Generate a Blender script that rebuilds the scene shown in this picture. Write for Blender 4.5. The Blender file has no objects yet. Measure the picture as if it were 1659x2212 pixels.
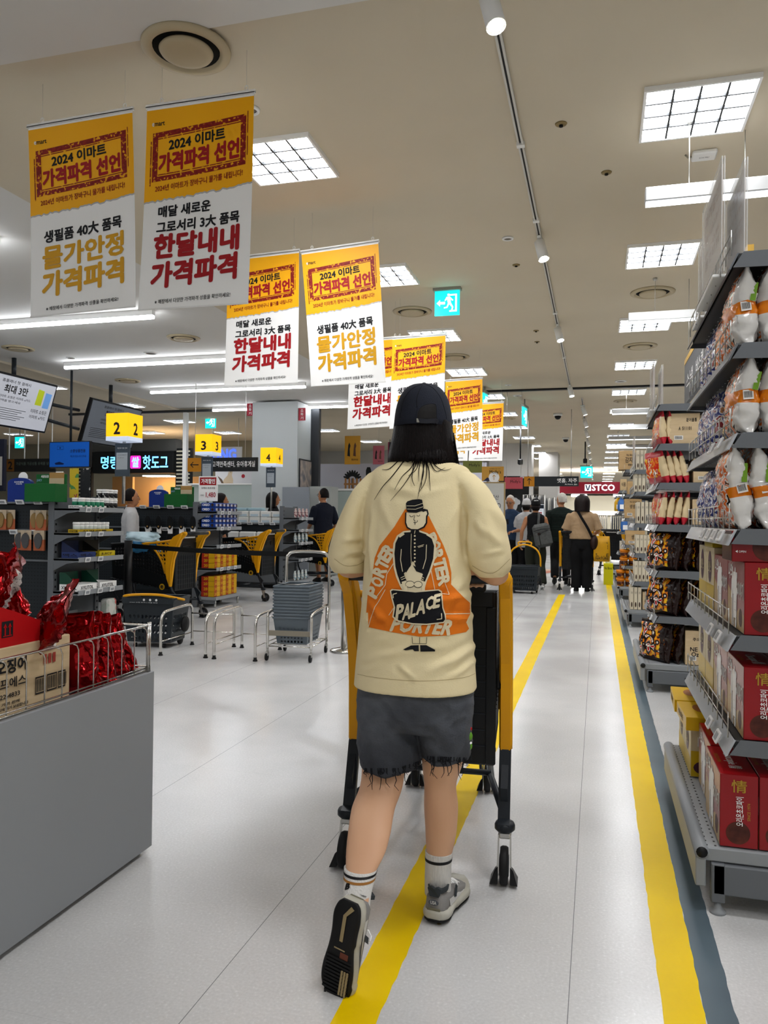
import bpy, bmesh, math, random
from mathutils import Vector, Matrix, noise
from mathutils.bvhtree import BVHTree
random.seed(7)
V = Vector
SC = bpy.context.scene
COL = SC.collection

# ------------------------------------------------------------------ camera
CAM_H = 1.2
RX = V((0.96362, 0.00828, -0.26713)); RX.normalize()      # world axes seen from the camera: right, down, forward
ROWS = [V((0.9636, 0.0082, -0.2671)), V((0.2670, 0.0116, 0.9636)), V((0.0110, -0.9999, 0.0090))]
CAM_R = V((ROWS[0][0], ROWS[1][0], ROWS[2][0])).normalized()
CAM_F = V((ROWS[0][2], ROWS[1][2], ROWS[2][2])).normalized()
CAM_R = (CAM_R - CAM_F * CAM_R.dot(CAM_F)).normalized()
CAM_D = CAM_F.cross(CAM_R).normalized()
if CAM_D.z > 0:
    CAM_D = -CAM_D
FPX, CX, CY = 1665.0, 829.5, 1106.0
CAM_P = V((0, 0, CAM_H))
cd = bpy.data.cameras.new('camera')
cam = bpy.data.objects.new('camera', cd)
COL.objects.link(cam)
cd.sensor_fit = 'VERTICAL'
cd.sensor_height = 36.0
cd.lens = FPX / 2212 * 36.0
cd.clip_start = 0.02
cd.clip_end = 300
mw = Matrix.Identity(4)
for i in range(3):
    mw[i][0], mw[i][1], mw[i][2], mw[i][3] = CAM_R[i], -CAM_D[i], -CAM_F[i], CAM_P[i]
cam.matrix_world = mw
SC.camera = cam


def ray(px, py):
    return CAM_R * ((px - CX) / FPX) + CAM_D * ((py - CY) / FPX) + CAM_F


def fl(px, py, z=0.0):          # where the line of sight meets a level
    d = ray(px, py)
    return CAM_P + d * ((z - CAM_H) / d.z)


def W(px, py, Y):               # ... a plane across the aisle
    d = ray(px, py)
    return CAM_P + d * (Y / d.y)


def WX(px, py, X):              # ... a plane along the aisle
    d = ray(px, py)
    return CAM_P + d * (X / d.x)


# ------------------------------------------------------------------ light, exposure
vs = SC.view_settings
vs.view_transform = 'Standard'
vs.look = 'None'
vs.gamma = 1.0
vs.use_curve_mapping = False
vs.exposure = 0.82
PANEL_POWER = 23.0
TUBE_POWER = 16.0
wd = bpy.data.worlds.new('hall')
SC.world = wd
wd.use_nodes = True
wd.node_tree.nodes['Background'].inputs[0].default_value = (1.0, 0.985, 0.95, 1)
wd.node_tree.nodes['Background'].inputs[1].default_value = 0.3
SC.cycles.max_bounces = 7
SC.cycles.diffuse_bounces = 4
SC.cycles.glossy_bounces = 3
SC.cycles.transmission_bounces = 4
SC.cycles.transparent_max_bounces = 8
SC.cycles.use_denoising = True
SC.cycles.sample_clamp_indirect = 6.0

# ------------------------------------------------------------------ materials
MATS = {}


def lin(c):
    return c / 12.92 if c <= 0.04045 else ((c + 0.055) / 1.055) ** 2.4


def rgb(h):
    if isinstance(h, str):
        h = h.lstrip('#')
        return tuple(lin(int(h[i:i + 2], 16) / 255) for i in (0, 2, 4)) + (1,)
    return tuple(h) + (1,)


def mat(name, col='#808080', rough=0.5, metal=0.0, emit=None, power=0.0, coat=0.0, alpha=None, spec=None, trans=0.0):
    if name in MATS:
        return MATS[name]
    m = bpy.data.materials.new(name)
    m.use_nodes = True
    b = m.node_tree.nodes['Principled BSDF']
    b.inputs['Base Color'].default_value = rgb(col)
    b.inputs['Roughness'].default_value = rough
    b.inputs['Metallic'].default_value = metal
    b.inputs['Coat Weight'].default_value = coat * .35
    b.inputs['Coat Roughness'].default_value = 0.08
    b.inputs['Specular IOR Level'].default_value = .25 if spec is None else spec
    if emit:
        b.inputs['Emission Color'].default_value = rgb(emit)
        b.inputs['Emission Strength'].default_value = power
    if alpha is not None:
        b.inputs['Alpha'].default_value = alpha
    if trans:
        b.inputs['Transmission Weight'].default_value = trans
        b.inputs['IOR'].default_value = 1.1
    MATS[name] = m
    return m


def noisy(name, cols, scale=8.0, rough=0.4, metal=0.0, coat=0.0, detail=2.0, hard=True, stretch=(1, 1, 1), bump=0.0, bscale=None, coords='Object', distort=0.0, spec=None):
    """Printed or mottled surface: bands of a noise turned into the colours given as (position, colour)."""
    if name in MATS:
        return MATS[name]
    m = mat(name, cols[0][1], rough, metal, coat=coat, spec=spec)
    nt = m.node_tree
    b = nt.nodes['Principled BSDF']
    tc = nt.nodes.new('ShaderNodeTexCoord')
    mp = nt.nodes.new('ShaderNodeMapping')
    mp.inputs['Scale'].default_value = stretch
    nz = nt.nodes.new('ShaderNodeTexNoise')
    nz.inputs['Scale'].default_value = scale
    nz.inputs['Detail'].default_value = detail
    nz.inputs['Distortion'].default_value = distort
    cr = nt.nodes.new('ShaderNodeValToRGB')
    cr.color_ramp.interpolation = 'CONSTANT' if hard else 'LINEAR'
    el = cr.color_ramp.elements
    while len(el) < len(cols):
        el.new(0.5)
    for e, (p, c) in zip(el, cols):
        e.position = p
        e.color = rgb(c)
    nt.links.new(tc.outputs[coords], mp.inputs[0])
    nt.links.new(mp.outputs[0], nz.inputs['Vector'])
    nt.links.new(nz.outputs[0], cr.inputs[0])
    nt.links.new(cr.outputs[0], b.inputs['Base Color'])
    if bump:
        n2 = nt.nodes.new('ShaderNodeTexNoise')
        n2.inputs['Scale'].default_value = bscale or scale
        n2.inputs['Detail'].default_value = 3
        bp = nt.nodes.new('ShaderNodeBump')
        bp.inputs['Strength'].default_value = bump
        bp.inputs['Distance'].default_value = 0.01
        nt.links.new(mp.outputs[0], n2.inputs['Vector'])
        nt.links.new(n2.outputs[0], bp.inputs['Height'])
        nt.links.new(bp.outputs[0], b.inputs['Normal'])
    return m


# ------------------------------------------------------------------ mesh building
TEXTS = {}


def text_mesh(s, bold):
    k = (s, bold)
    if k not in TEXTS:
        c = bpy.data.curves.new('lettering', 'FONT')
        c.body = s
        c.size = 1.0
        c.resolution_u = 2
        o = bpy.data.objects.new('lettering', c)
        COL.objects.link(o)
        dg = bpy.context.evaluated_depsgraph_get()
        me = bpy.data.meshes.new_from_object(o.evaluated_get(dg))
        vs_ = [v.co.copy() for v in me.vertices]
        fs_ = [tuple(p.vertices) for p in me.polygons]
        bpy.data.objects.remove(o)
        bpy.data.curves.remove(c)
        bpy.data.meshes.remove(me)
        if vs_:
            x0 = min(v.x for v in vs_); x1 = max(v.x for v in vs_)
            y0 = min(v.y for v in vs_); y1 = max(v.y for v in vs_)
            if bold:
                base, n0 = vs_, len(vs_)
                f0 = list(fs_)
                for q in range(8):
                    a = q * math.pi / 4
                    fs_ += [tuple(i + n0 * (q + 1) for i in f) for f in f0]
                    vs_ = vs_ + [V((v.x + bold * math.cos(a), v.y + bold * math.sin(a), q + 1)) for v in base]
            vs_ = [((v.x - x0) / max(x1 - x0, 1e-6), (v.y - y0) / max(y1 - y0, 1e-6), v.z) for v in vs_]
        TEXTS[k] = (vs_, fs_)
    return TEXTS[k]


def frame(o, x, y):
    """matrix whose local x, y run along x and y from o (z = x cross y)"""
    x, y = V(x).normalized(), V(y)
    z = x.cross(y).normalized()
    y = z.cross(x)
    m = Matrix.Identity(4)
    for i in range(3):
        m[i][0], m[i][1], m[i][2], m[i][3] = x[i], y[i], z[i], o[i]
    return m


def smooth_path(pts, n):
    """Catmull-Rom through pts of any dimension, n samples per span"""
    out = []
    P = [tuple(p) for p in pts]
    for i in range(len(P) - 1):
        p0, p1, p2, p3 = P[max(i - 1, 0)], P[i], P[i + 1], P[min(i + 2, len(P) - 1)]
        for k in range(n):
            t = k / n
            out.append(tuple(0.5 * (2 * b + (c - a) * t + (2 * a - 5 * b + 4 * c - d) * t * t + (3 * b - a - 3 * c + d) * t ** 3)
                             for a, b, c, d in zip(p0, p1, p2, p3)))
    out.append(P[-1])
    return out


class B:
    def __init__(self):
        self.v, self.f, self.m, self.s, self.mats = [], [], [], [], []
        self.M = None

    def mi(self, m):
        if m not in self.mats:
            self.mats.append(m)
        return self.mats.index(m)

    def add(self, vs_, fs_, m, smooth=False):
        o = len(self.v)
        if self.M is not None:
            vs_ = [self.M @ V(p) for p in vs_]
        self.v.extend(tuple(p) for p in vs_)
        k = self.mi(m)
        for f in fs_:
            self.f.append(tuple(o + i for i in f))
            self.m.append(k)
            self.s.append(smooth)
        return self

    def box(self, x0, x1, y0, y1, z0, z1, m, c=0.0, top=None):
        x0, x1 = min(x0, x1), max(x0, x1); y0, y1 = min(y0, y1), max(y0, y1); z0, z1 = min(z0, z1), max(z0, z1)
        c = min(c, (x1 - x0) * .45, (y1 - y0) * .45, (z1 - z0) * .45)
        if c <= 0:
            v = [(x, y, z) for z in (z0, z1) for y in (y0, y1) for x in (x0, x1)]
            return self.add(v, [(0, 2, 3, 1), (4, 5, 7, 6), (0, 1, 5, 4), (2, 6, 7, 3), (0, 4, 6, 2), (1, 3, 7, 5)], m)
        cen = ((x0 + x1) / 2, (y0 + y1) / 2, (z0 + z1) / 2)
        h = ((x1 - x0) / 2, (y1 - y0) / 2, (z1 - z0) / 2)
        v, idx = [], {}
        sg = [(a, b, d) for a in (-1, 1) for b in (-1, 1) for d in (-1, 1)]
        for q in sg:
            for ax in range(3):
                idx[q, ax] = len(v)
                v.append(tuple(cen[i] + q[i] * (h[i] if i == ax else h[i] - c) for i in range(3)))
        f = []
        for ax in range(3):
            b_, c_ = (ax + 1) % 3, (ax + 2) % 3
            for s in (-1, 1):
                cyc = []
                for (p, q) in ((-1, -1), (1, -1), (1, 1), (-1, 1)):
                    t = [0, 0, 0]; t[ax] = s; t[b_] = p; t[c_] = q
                    cyc.append(idx[tuple(t), ax])
                f.append(tuple(cyc if s > 0 else cyc[::-1]))
            for p in (-1, 1):
                for q in (-1, 1):
                    t1 = [0, 0, 0]; t1[ax] = -1; t1[b_] = p; t1[c_] = q
                    t2 = list(t1); t2[ax] = 1
                    r = (idx[tuple(t1), b_], idx[tuple(t2), b_], idx[tuple(t2), c_], idx[tuple(t1), c_])
                    f.append(r if p * q < 0 else r[::-1])
        for q in sg:
            r = tuple(idx[q, ax] for ax in range(3))
            f.append(r if q[0] * q[1] * q[2] > 0 else r[::-1])
        return self.add(v, f, m)

    def loft(self, rings, m, cap0=True, cap1=True, smooth=True, closed=True):
        n = len(rings[0])
        v = [p for r in rings for p in r]
        f = []
        for i in range(len(rings) - 1):
            for j in range(n if closed else n - 1):
                k = (j + 1) % n
                f.append((i * n + j, i * n + k, (i + 1) * n + k, (i + 1) * n + j))
        if cap0:
            f.append(tuple(range(n - 1, -1, -1)))
        if cap1:
            f.append(tuple(range((len(rings) - 1) * n, len(rings) * n)))
        return self.add(v, f, m, smooth)

    def tube(self, pts, r, m, n=8, smooth=True, cap=True, flat=1.0, closed=False):
        pts = [V(p) for p in pts]
        rr = r if isinstance(r, (list, tuple)) else [r] * len(pts)
        if closed:
            pts = pts + [pts[0]]; rr = list(rr) + [rr[0]]
        rings = []
        up = None
        for i, p in enumerate(pts):
            if closed and i in (0, len(pts) - 1):
                t = pts[1] - pts[-2]
            else:
                t = pts[min(i + 1, len(pts) - 1)] - pts[max(i - 1, 0)]
            if t.length < 1e-9:
                t = V((0, 0, 1))
            t.normalize()
            if up is None:
                up = V((0, 0, 1)) if abs(t.z) < 0.9 else V((0, 1, 0))
            a = t.cross(up)
            if a.length < 1e-6:
                a = t.orthogonal()
            a.normalize()
            b = a.cross(t).normalized()
            up = b
            rings.append([p + a * math.cos(2 * math.pi * k / n) * rr[i] + b * math.sin(2 * math.pi * k / n) * rr[i] * flat for k in range(n)])
        return self.loft(rings, m, cap and not closed, cap and not closed, smooth)

    def cyl(self, p, q, r, m, n=16, r2=None):
        return self.tube([p, q], [r, r if r2 is None else r2], m, n)

    def lathe(self, prof, m, c=(0, 0, 0), n=32, axis='z', smooth=True):
        rings = []
        for r, z in prof:
            ring = []
            for k in range(n):
                a = 2 * math.pi * k / n
                x, y = r * math.cos(a), r * math.sin(a)
                p = (x, y, z) if axis == 'z' else ((z, x, y) if axis == 'x' else (y, z, x))
                ring.append((c[0] + p[0], c[1] + p[1], c[2] + p[2]))
            rings.append(ring)
        return self.loft(rings, m, prof[0][0] > 1e-4, prof[-1][0] > 1e-4, smooth)

    def prism(self, poly, d0, d1, m, M=None, smooth=False):
        """polygon in the xy plane of M, thickness d0..d1 along its z"""
        M = M or Matrix.Identity(4)
        n = len(poly)
        v = [M @ V((p[0], p[1], d0)) for p in poly] + [M @ V((p[0], p[1], d1)) for p in poly]
        f = [tuple(range(n - 1, -1, -1)), tuple(range(n, 2 * n))]
        self.add(v, f, m, False)
        return self.add(v, [(i, (i + 1) % n, n + (i + 1) % n, n + i) for i in range(n)], m, smooth)

    def quad(self, M, x0, x1, y0, y1, m, z=0.0):
        return self.add([M @ V(p) for p in ((x0, y0, z), (x1, y0, z), (x1, y1, z), (x0, y1, z))], [(0, 1, 2, 3)], m)

    def poly(self, M, pts, m, z=0.0):
        return self.add([M @ V((p[0], p[1], z)) for p in pts], [tuple(range(len(pts)))], m)

    def text(self, s, M, x0, x1, y0, y1, m, bold=0.0, z=0.0012, shear=0.0):
        vs_, fs_ = text_mesh(s, bold)
        return self.add([M @ V((x0 + (p[0] + shear * p[1]) * (x1 - x0), y0 + p[1] * (y1 - y0), z + p[2] * .0001)) for p in vs_], fs_, m)

    def sphere(self, c, r, m, n=16, k=10, sx=1, sy=1, sz=1):
        rings = []
        for i in range(1, k):
            a = math.pi * i / k
            rings.append([(c[0] + r * sx * math.sin(a) * math.cos(2 * math.pi * j / n), c[1] + r * sy * math.sin(a) * math.sin(2 * math.pi * j / n), c[2] - r * sz * math.cos(a)) for j in range(n)])
        return self.loft(rings, m)

    def mesh(self, name='mesh', recalc=True):
        me = bpy.data.meshes.new(name)
        me.from_pydata(self.v, [], self.f)
        for x in self.mats:
            me.materials.append(x)
        me.polygons.foreach_set('material_index', self.m)
        me.polygons.foreach_set('use_smooth', self.s)
        if recalc:
            bm = bmesh.new(); bm.from_mesh(me)
            bmesh.ops.recalc_face_normals(bm, faces=bm.faces)
            bm.to_mesh(me); bm.free()
        me.update()
        return me

    def build(self, name, parent=None, recalc=True):
        o = bpy.data.objects.new(name, self.mesh(name, recalc))
        COL.objects.link(o)
        if parent is not None:
            o.parent = parent
        return o


def tag(o, label, cat, group=None):
    o['label'] = label
    o['category'] = cat
    if group:
        o['group'] = group
    return o


def thing(name, label, cat, loc=(0, 0, 0), rz=0.0, group=None):
    o = bpy.data.objects.new(name, None)
    COL.objects.link(o)
    o.empty_display_size = 0.1
    o.location = loc
    o.rotation_euler = (0, 0, rz)
    return tag(o, label, cat, group)


def struct(b, name):
    o = b.build(name)
    o['kind'] = 'structure'
    return o


KIDS = {}


def copy_tree(o, parent=None):
    c = o.copy()
    COL.objects.link(c)
    if parent is not None:
        c.parent = parent
    for k in list(o.children):
        copy_tree(k, c)
    return c


def dup(o, loc, rz=None, label=None, group=None, scale=None):
    c = copy_tree(o)
    c.location = loc
    if rz is not None:
        c.rotation_euler = (0, 0, rz) if not isinstance(rz, (tuple, list)) else rz
    if label:
        c['label'] = label
    if group:
        c['group'] = group
    if scale is not None:
        c.scale = scale if isinstance(scale, (tuple, list)) else (scale,) * 3
    return c


ORD = ['first', 'second', 'third', 'fourth', 'fifth', 'sixth', 'seventh', 'eighth', 'ninth', 'tenth', 'eleventh', 'twelfth', 'thirteenth', 'fourteenth', 'fifteenth', 'sixteenth', 'seventeenth', 'eighteenth', 'nineteenth', 'twentieth']


def union_mesh(b, voxel, name, parent, m, smooth=2, offset=None, keep=False):
    """one continuous surface out of the builder's overlapping solids"""
    me = b.mesh(name)
    o = bpy.data.objects.new(name, me)
    COL.objects.link(o)
    r = o.modifiers.new('r', 'REMESH')
    r.mode = 'VOXEL'
    r.voxel_size = voxel
    s = o.modifiers.new('s', 'SMOOTH')
    s.factor = 0.5
    s.iterations = smooth
    dg = bpy.context.evaluated_depsgraph_get()
    me2 = bpy.data.meshes.new_from_object(o.evaluated_get(dg))
    o.modifiers.clear()
    o.data = me2
    me2.materials.clear()
    me2.materials.append(m)
    me2.polygons.foreach_set('use_smooth', [True] * len(me2.polygons))
    me2.polygons.foreach_set('material_index', [0] * len(me2.polygons))
    if offset:
        me2.update()
        nn = [v.normal.copy() for v in me2.vertices]
        for v, n_ in zip(me2.vertices, nn):
            v.co += n_ * offset(v.co)
    me2.update()
    if parent is not None:
        o.parent = parent
    return o


# ------------------------------------------------------------------ shared materials
WHITE = mat('white_paint', '#e9e9e6', .45)
BLACK = mat('black_print', '#101012', .5)
INK = mat('black_ink', '#15161a', .6)
CHROME = mat('chrome', '#d6d4cf', .16, 1.0)
STEEL = mat('brushed_steel', '#b9b8b4', .3, 1.0)
DGREY = mat('dark_grey_plastic', '#23272b', .42)
BLKP = mat('black_plastic', '#0e0f11', .38)
RUBBER = mat('rubber', '#131314', .6)
YEL = mat('yellow_plastic', '#e0a005', .38)
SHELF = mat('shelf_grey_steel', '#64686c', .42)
SHELF_D = mat('shelf_shaded_steel', '#232527', .5)  # grey steel darkened so the colour holds the shade under the shelves
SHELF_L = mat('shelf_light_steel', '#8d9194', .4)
RAIL = mat('price_rail_plastic', '#a9adb2', .25, coat=.3)
CARD = noisy('cardboard', [(0.3, '#b39467'), (0.7, '#bfa074')], 6, .75, hard=False, stretch=(1, 1, 8))
KRAFT = noisy('pale_cardboard', [(0.3, '#c2ab86'), (0.7, '#cfb894')], 6, .75, hard=False, stretch=(1, 1, 8))
TAGW = mat('price_tag_white', '#dfe0e0', .3)
TAGS = mat('price_tag_screen', '#8f9296', .3)
FILM = mat('clear_acrylic', '#f2f4f4', .1, alpha=.35)

# ------------------------------------------------------------------ the setting
def floor_material():
    m = mat('vinyl_floor', '#d3d3d1', .16, spec=.5)
    nt = m.node_tree
    b = nt.nodes['Principled BSDF']
    N, L = nt.nodes.new, nt.links.new
    geo = N('ShaderNodeNewGeometry')
    n1 = N('ShaderNodeTexNoise'); n1.inputs['Scale'].default_value = 120; n1.inputs['Detail'].default_value = 4
    n2 = N('ShaderNodeTexNoise'); n2.inputs['Scale'].default_value = 1.3; n2.inputs['Detail'].default_value = 4
    c1 = N('ShaderNodeValToRGB')
    c1.color_ramp.elements[0].position = .3; c1.color_ramp.elements[0].color = rgb('#c9c9c8')
    c1.color_ramp.elements[1].position = .62; c1.color_ramp.elements[1].color = rgb('#d3d3d2')
    e = c1.color_ramp.elements.new(.72); e.color = rgb('#dfdfde')
    c2 = N('ShaderNodeValToRGB')
    c2.color_ramp.elements[0].position = .35; c2.color_ramp.elements[0].color = (.86, .86, .86, 1)
    c2.color_ramp.elements[1].position = .65; c2.color_ramp.elements[1].color = (1, 1, 1, 1)
    mx = N('ShaderNodeMix'); mx.data_type = 'RGBA'; mx.blend_type = 'MULTIPLY'; mx.inputs[0].default_value = 1
    L(geo.outputs['Position'], n1.inputs['Vector']); L(geo.outputs['Position'], n2.inputs['Vector'])
    L(n1.outputs[0], c1.inputs[0]); L(n2.outputs[0], c2.inputs[0])
    L(c1.outputs[0], mx.inputs[6]); L(c2.outputs[0], mx.inputs[7])
    sp = N('ShaderNodeSeparateXYZ'); L(geo.outputs['Position'], sp.inputs[0])
    last = mx.outputs[2]
    for ax, off, w in ((0, .945, .0022), (1, .2, .0015)):
        a = N('ShaderNodeMath'); a.operation = 'ADD'; a.inputs[1].default_value = off + 88.5 + (.0022 / 2); L(sp.outputs[ax], a.inputs[0])
        q = N('ShaderNodeMath'); q.operation = 'MODULO'; q.inputs[1].default_value = .885 if ax == 0 else 1.77; L(a.outputs[0], q.inputs[0])
        c = N('ShaderNodeMath'); c.operation = 'LESS_THAN'; c.inputs[1].default_value = w; L(q.outputs[0], c.inputs[0])
        if ax == 1:
            c_ = N('ShaderNodeMath'); c_.operation = 'MULTIPLY'; c_.inputs[1].default_value = .25; L(c.outputs[0], c_.inputs[0]); c = c_
        x = N('ShaderNodeMix'); x.data_type = 'RGBA'; x.inputs[7].default_value = rgb('#77777a')
        L(c.outputs[0], x.inputs[0]); L(last, x.inputs[6]); last = x.outputs[2]
    L(last, b.inputs['Base Color'])
    rr = N('ShaderNodeMapRange'); rr.inputs[3].default_value = .13; rr.inputs[4].default_value = .3
    L(n2.outputs[0], rr.inputs[0]); L(rr.outputs[0], b.inputs['Roughness'])
    return m


FLOOR = floor_material()
b = B(); b.box(-26, 9, -6, 62, -.1, 0, FLOOR); struct(b, 'floor')
CEIL = noisy('beige_ceiling', [(0.3, '#c9bea8'), (0.7, '#cec3ad')], 1.2, .9, hard=False)
CEILW = mat('white_ceiling', '#d6d4cf', .85)
H = 3.6
b = B()
b.box(-4.23, 9, -6, 62, H, H + .3, CEIL)
b.box(-26, -9.1, -6, 62, H, H + .3, CEIL)
b.box(-9.1, -4.23, 15.5, 62, H, H + .3, CEIL)
struct(b, 'ceiling')
b = B(); b.box(-9.1, -4.23, -6, 15.5, H + .035, H + .3, CEILW); struct(b, 'ceiling_panel')
b = B(); b.box(-4.22, .2, -6, 3.37, H - .015, H - .001, CEILW); struct(b, 'ceiling_panel')
# shutter slot across the ceiling and headers
b = B(); b.box(-4.2, 2.2, 14.22, 14.32, H - .03, H - .001, BLACK); struct(b, 'trim_1')
b = B(); b.box(-12, -4.2, 15.44, 15.52, H - .05, H - .001, mat('dark_trim', '#3a3b3c', .5)); struct(b, 'trim_2')
TAPE = noisy('yellow_floor_tape', [(0.25, '#e2bd00'), (0.75, '#eecb00')], 3, .4, hard=False, bump=.05, bscale=60, spec=.12)
GREYT = noisy('grey_floor_paint', [(0.3, '#4d5b64'), (0.7, '#586870')], 3, .35, hard=False)


def strip(name, x0, x1, y0, y1, m, z, seed):
    rnd = random.Random(seed)
    b = B()
    n = max(2, int((y1 - y0) / .035))
    Lf, Rt = [], []
    for i in range(n + 1):
        y = y0 + (y1 - y0) * i / n
        k = 1.0 if y < 9 else 0.2
        Lf.append((x0 + rnd.uniform(-.0018, .0018) * k, y)); Rt.append((x1 + rnd.uniform(-.0022, .0022) * k, y))
    v = [(p[0], p[1], 0.0) for p in Lf] + [(p[0], p[1], 0.0) for p in Rt] + [(p[0], p[1], z) for p in Lf] + [(p[0], p[1], z) for p in Rt]
    k = n + 1
    f = []
    for i in range(n):
        f += [(2 * k + i, 3 * k + i, 3 * k + i + 1, 2 * k + i + 1), (i, 2 * k + i, 2 * k + i + 1, i + 1), (k + i, k + i + 1, 3 * k + i + 1, 3 * k + i)]
    b.add(v, f, m)
    return struct(b, name)


strip('floor_marking', -.602, -.498, .6, 12.9, TAPE, .0008, 1)
strip('floor_marking', .163, .262, .6, 40, TAPE, .0008, 2)
strip('floor_marking', .262, .335, .6, 15, GREYT, .0005, 3)
strip('floor_marking', -.62, -.49, 19.5, 30, TAPE, .0008, 4)
ZONE = mat('orange_floor_print', '#c8663c', .3)
b = B(); b.add([(-3.2, 15.6, .001), (-2.2, 15.6, .001), (-.9, 19.5, .001), (-1.9, 19.5, .001)], [(0, 1, 2, 3)], mat('peach_floor_print', '#c9a88c', .3)); struct(b, 'floor_marking')
b = B(); b.add([(-2.2, 15.6, .0015), (-1.9, 15.6, .0015), (-.6, 19.5, .0015), (-.9, 19.5, .0015)], [(0, 1, 2, 3)], ZONE); struct(b, 'floor_marking')
# end walls of the hall
GW = mat('grey_wall', '#b4b3ae', .7)
b = B(); b.box(-26, 9, 61.9, 62.2, 0, H, GW); struct(b, 'wall_far')
b = B(); b.box(-26.2, -26, -6, 62, 0, H, GW); struct(b, 'wall_left')
b = B(); b.box(9, 9.2, -6, 62, 0, H, GW); struct(b, 'wall_right')

# ------------------------------------------------------------------ ceiling fixtures
PANEL_E = mat('lit_diffuser', '#ffffff', .5, emit='#fbfcff', power=PANEL_POWER)
LOUV = mat('white_louvre', '#f4f4f2', .4)
GRID = mat('darkened_louvre_grid', '#36383a', .6)  # louvre colour darkened to offset the strong glow of the diffuser


def make_panel():
    t = thing('ceiling_light', '', 'ceiling light', (0, 0, H), 0, 'square louvred ceiling lights')
    b = B()
    for x0, x1, y0, y1 in ((-.3, .3, -.3, -.285), (-.3, .3, .285, .3), (-.3, -.285, -.285, .285), (.285, .3, -.285, .285)):
        b.box(x0, x1, y0, y1, -.03, -.001, LOUV)
    b.build('fixture_frame', t)
    b = B(); b.quad(Matrix.Identity(4), -.285, .285, -.285, .285, PANEL_E, -.004)
    b.build('diffuser', t, recalc=False).data.flip_normals()
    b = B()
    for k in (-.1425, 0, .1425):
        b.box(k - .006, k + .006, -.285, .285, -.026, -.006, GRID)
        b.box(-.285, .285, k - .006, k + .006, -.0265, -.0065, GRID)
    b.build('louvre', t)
    return t


PANEL = make_panel()
used = False


def put_panel(x, y, label):
    global used
    if not used:
        PANEL.location = (x, y, H); PANEL['label'] = label; used = True
        return PANEL
    return dup(PANEL, (x, y, H), 0, label)


for i in range(-2, 20):
    y = 4.755 + 2.515 * i
    if 14.0 < y < 14.5:
        y += .3
    if i >= 0:
        put_panel(.53, y, ('nearest square louvred light above the right shelves' if i == 0 else f'square louvred light, {ORD[i]} from the front above the right shelves'))
        put_panel(-2.05, y, ('nearest square louvred light beside the yellow banners' if i == 0 else f'square louvred light, {ORD[i]} from the front in the row left of the track'))
    else:
        put_panel(.53, y, f'square ceiling light behind the viewer, row {ORD[-i]}, right of the aisle')
        put_panel(-2.05, y, f'square ceiling light behind the viewer, row {ORD[-i]}, left of the aisle')
for j, (px, py) in enumerate(((95, 833), (272, 874), (325, 933), (388, 908), (492, 933), (705, 928), (40, 937), (800, 952))):
    p = fl(px, py, H)
    put_panel(p.x, p.y, ['square louvred light above the upper tilted screen', 'square louvred light above the yellow number two sign', 'small square light right of the number two sign', 'square light left of the white pole', 'square light above the number three sign', 'square light right of the red column sign', 'square light under the nearest hanging screen', 'square light above the pet posters'][j])
for i in range(9):          # the next row over the gondola aisles, hidden by the shelves but lighting them
    put_panel(3.1, -1.8 + 2.515 * i, f'square light deep over the shelf aisles, {ORD[i]} from the front')

# linear lights of the checkout zone
TUBE_E = mat('lit_tube', '#ffffff', .5, emit='#f4f8ff', power=TUBE_POWER)
for i in range(8):
    y = 8.0 + 2.45 * (i - 4)
    t = thing('linear_light', f'{["first behind the viewer", "second behind the viewer", "hidden nearest", "second nearest hidden", "nearest visible", "middle visible", "farthest visible", "last"][i]} white strip light on the checkout ceiling', 'strip light', (-6.63, y, H), 0, 'strip lights over the checkouts')
    b = B(); b.box(-1.57, 1.57, -.03, .03, -.03, .034, LOUV); b.build('housing', t)
    b = B(); b.box(-1.57, 1.57, -.026, .026, -.07, -.031, TUBE_E, .008); b.build('tube', t)
# suspended linear lights over the shelf aisles at right
WIRE = mat('steel_wire', '#c9c8c4', .35, .8)
BARE = mat('lit_strip', '#ffffff', .5, emit='#eef4ff', power=2.5)
for i, (px, py, Y, x1) in enumerate(((1393, 440, 4.9, 2.6), (1357, 696, 8.0, 3.2), (1322, 894, 14.7, 3.4), (1318, 926, 18, 3.4), (1314, 950, 21.5, 3.4), (1311, 968, 25.2, 3.4))):
    p = W(px, py, Y)
    t = thing('suspended_light', f'white suspended strip light, {ORD[i]} from the front above the right shelves', 'strip light', (p.x, Y, p.z), 0, 'suspended strip lights')
    b = B(); b.box(0, x1 - p.x, -.04, .04, .0, .085, mat('housing_grey', '#bfc0c0', .5), .006); b.build('housing', t)
    b = B(); b.box(.005, x1 - p.x - .005, -.03, .03, -.014, -.001, BARE); b.build('tube', t)
    b = B()
    for dx in (.25, 1.6):
        b.cyl((dx, 0, .085), (dx, 0, H - p.z), .0025, WIRE, 6)
        b.lathe([(.0, H - p.z - .03), (.02, H - p.z - .02), (.022, H - p.z - .001)], WIRE, (dx, 0, 0), 12)
    b.build('suspension_wire', t)

# round air diffusers
BEIGEM = mat('beige_enamel', '#b9ab8d', .5)
DARKR = mat('duct_black', '#191814', .9)


def diffuser():
    t = thing('air_diffuser', '', 'air vent', (0, 0, H), 0, 'round air diffusers')
    b = B(); b.lathe([(.225, -.001), (.222, -.012), (.19, -.022), (.175, -.02), (.168, -.002)], BEIGEM, n=48); b.build('outer_ring', t)
    b = B(); b.lathe([(.168, -.003), (.0, -.0025)], DARKR, n=32); b.build('duct_opening', t)
    b = B(); b.lathe([(.0, -.03), (.10, -.032), (.128, -.028), (.136, -.016), (.13, -.008), (0, -.006)], BEIGEM, n=48); b.build('centre_plate', t)
    return t


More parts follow.
